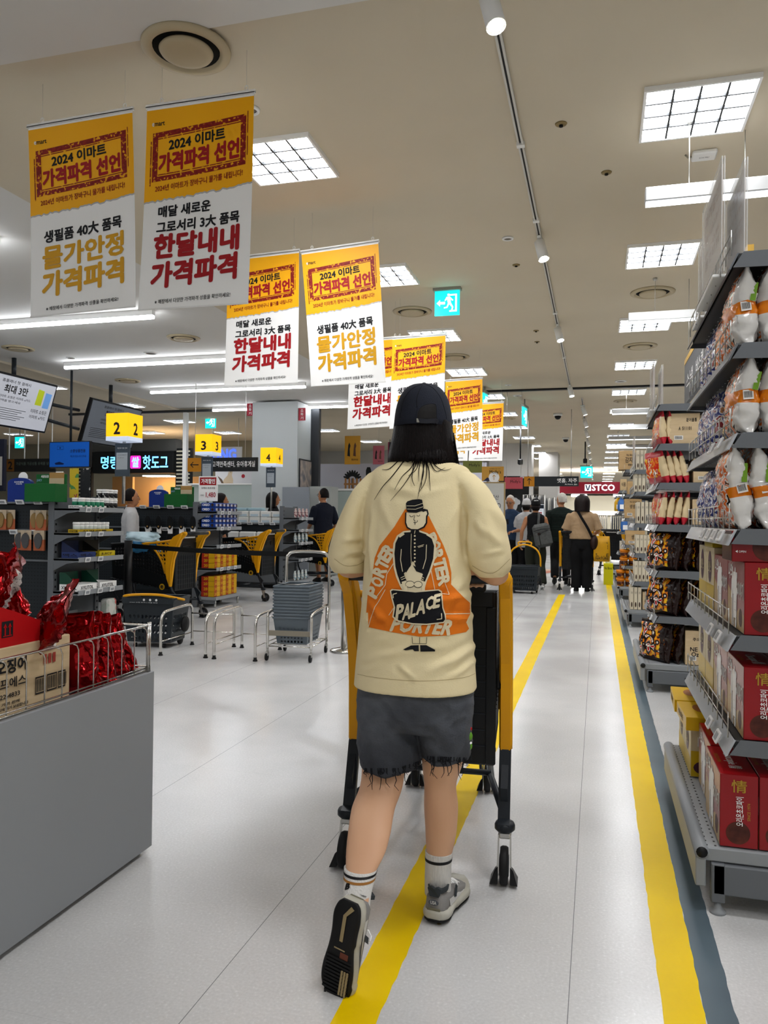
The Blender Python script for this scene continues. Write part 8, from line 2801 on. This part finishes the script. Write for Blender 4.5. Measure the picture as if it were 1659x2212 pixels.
b.build('bag_strap', pa)
b = B(); b.sphere((.2, -.03, .84), .13, LEA, 18, 12, .55, .75, 1.0); b.build('shoulder_bag', pa)
SAVE = noisy('translucent_yellow_bag', [(0.3, '#c9930f'), (0.7, '#d9a318')], 3, .4, hard=False)
p2 = W(1300, 1185, 13.6)
t = thing('shopping_bag', 'yellow printed shopping bag hanging on the right side of the cart', 'bag', (p2.x, 13.62, p2.z - .22))
b = B()
b.loft([ering((0, 0, 0), .13, .045, 24, 4), ering((0, 0, .1), .14, .055, 24, 4), ering((.0, 0, .3), .135, .045, 24, 4), ering((.0, 0, .43), .125, .02, 24, 4)], SAVE); b.build('bag_body', t)
b = B(); b.tube(smooth_path([(-.07, 0, .42), (-.15, 0, .47), (-.14, 0, .52), (.0, 0, .5), (.06, 0, .42)], 4), .006, SAVE, 6); b.build('handle', t)
F = frame((0, -.058, .0), (1, 0, 0), (0, 0.06, 1))
b = B()
for s, y0, y1 in (('LOVE', .29, .325), ('PLAN', .25, .285), ('EARTH', .21, .245), ('SAVE', .085, .14), ('NATURE', .035, .075)):
    b.text(s, F, -.1 if y0 < .2 else -.04, .11 if y0 < .2 else .1, y0, y1, mat('bag_print', '#4a3d1a', .6), .02)
b.build('print', t)
p = fl(1211, 1262)
pb, Ab, Sb = person('white haired man from behind in dark striped polo, walking', (p.x, p.y, 0), .1, 1.72, SKIN2, GRNS, BLKC, HAIRG, 'short', arms=[((.03, .0, .62), (.0, .14, .58)), ((.03, .0, .62), (-.02, .15, .56))], legs=[((.01, .0, .27), (.015, -.13, .10)), ((.0, .05, .28), (.01, .03, .045))], head_yaw=.75, wide=1.3, top_len=.47, trouser=1.15, glasses=True, shoes='#1a1a1a', sleeves=.5)
p = fl(1156, 1272)
pc, Ac, Sc = person('sleeveless shopper in black cap with grey backpack holding a rolling basket', (p.x, p.y, 0), .12, 1.58, SKIN2, BLKC, OLV, BLKC, 'cap', arms=[((.035, -.02, .64), (.045, .02, .50)), ((.03, .02, .62), (-.03, .12, .62))], legs=[((.0, .04, .28), (.0, .02, .045)), ((.0, -.0, .27), (.02, -.10, .075))], wide=1.0, sleeves=0, top_len=.48, trouser=1.25, shoes='#b9b9b6', lean=.03)
b = B(); b.M = Matrix.Translation((.1, -.16, .98)) @ Matrix.Rotation(-.2, 4, 'Y')
b.box(-.15, .15, -.09, .07, -.24, .17, GRYB, .05); b.box(-.13, .15, -.115, -.085, -.2, .02, GRYB, .02); b.build('backpack', pc)
bk = [c for c in pc.children if c.name.startswith('backpack')][0]
b = B(); b.M = Matrix.Translation((.1, -.16, .98)) @ Matrix.Rotation(-.2, 4, 'Y'); b.tube([(-.14, -.1, .06), (.0, -.12, .075), (.15, -.095, .06)], .006, BLACK, 6); b.tube([(-.06, -.12, -.2), (-.06, -.125, .0), (.1, -.12, .04)], .005, BLACK, 6); b.box(-.08, -.03, -.122, -.118, -.02, .02, LEA, .002); b.build('zip', bk)
b = B(); b.tube(smooth_path([(.04, -.09, 1.12), (.05, -.07, 1.29), (.055, .03, 1.33), (.06, .1, 1.2), (.1, .02, .9)], 5), .022, GRYB, 8, flat=.5); b.tube([(.06, -.24, .78), (.05, -.25, .66)], .014, GRYB, 6, flat=.4); b.build('shoulder_strap', bk)
b = B(); b.text('EARTH', frame((0, -.072, 1.55), (1, 0, 0), (0, .2, 1)), -.035, .035, -.008, .008, BWHT, .02); b.build('cap_lettering', pc)
pw = fl(1108, 1242)
pd, Ad, Sd = person('grey haired man in blue shirt and glasses looking down at his phone', (W(1103, 1100, 14.6).x, 14.6, 0), math.pi - .25, 1.66, SKIN2, BLUC, BLKC, HAIRG, 'short', arms=[((.035, .02, .62), (-.03, .14, .60)), ((.035, .02, .62), (-.02, .15, .60))], head_tilt=-.25, glasses=True, wide=1.12, sleeves=.5, top_len=.5)
t = thing('mobile_phone', 'black mobile phone held by the man in blue shirt', 'phone', (W(1094, 1127, 14.35).x, 14.36, W(1094, 1127, 14.35).z))
b = B(); b.M = Matrix.Rotation(.9, 4, 'X'); b.box(-.038, .038, -.005, .005, -.075, .075, BLACK, .004); b.build('phone_body', t)
b = B(); b.M = Matrix.Rotation(.9, 4, 'X'); b.box(-.034, .034, .0051, .006, -.07, .07, DGREY); b.build('screen', t)
person('shopper in white cap and loose white top behind the black capped shopper', (W(1137, 1110, 14.5).x, 14.5, 0), -.2, 1.60, SKIN2, WHTC, BLKC, WHTC, 'cap', arms=[((.04, .0, .62), (.02, .06, .5)), ((.04, .0, .62), (.0, .08, .5))], wide=1.2, sleeves=.5, top_len=.44, hem_out=.01, trouser=1.1)
pf, Af, Sf = person('man in navy polo shirt and glasses standing at lane four, seen from behind', (-5.0, 13.75, 0), .95, 1.76, SKIN2, NAVYC, NAVYC, HAIRB, 'short', arms=[((.03, .03, .62), (.0, .12, .56)), ((.035, -.03, .62), (.0, .07, .49))], head_yaw=.35, glasses=True, wide=1.18, sleeves=.5, top_len=.46, trouser=.5)
for px, py, Y, lb, hh, tp, hs, hm in ((282, 1075, 8.7, 'cashier with black hair and pale shirt behind the lane two rack', 1.6, WHTC, 'short', HAIRB), (478, 1082, 11.4, 'cashier with dark bent head behind the blue biscuit rack', 1.52, BLKC, 'bob', HAIRB), (591, 1078, 13.3, 'person whose dark hair shows above the paper rolls', 1.5, BLKC, 'bob', HAIRB), (1161, 1096, 20.0, 'man in black shirt seen beyond the notice screen', 1.68, BLKC, 'short', HAIRB), (1076, 1090, 16.2, 'person partly behind the man in blue shirt', 1.62, mat('rust_cloth', '#7a4a2a', .9), 'short', HAIRB)):
    q = W(px, py, Y)
    person(lb, (q.x, Y, 0), -.9 if px < 700 else math.pi * .8, hh if px > 700 else q.z / .93, SKIN2, tp, BLKC, hm, hs)
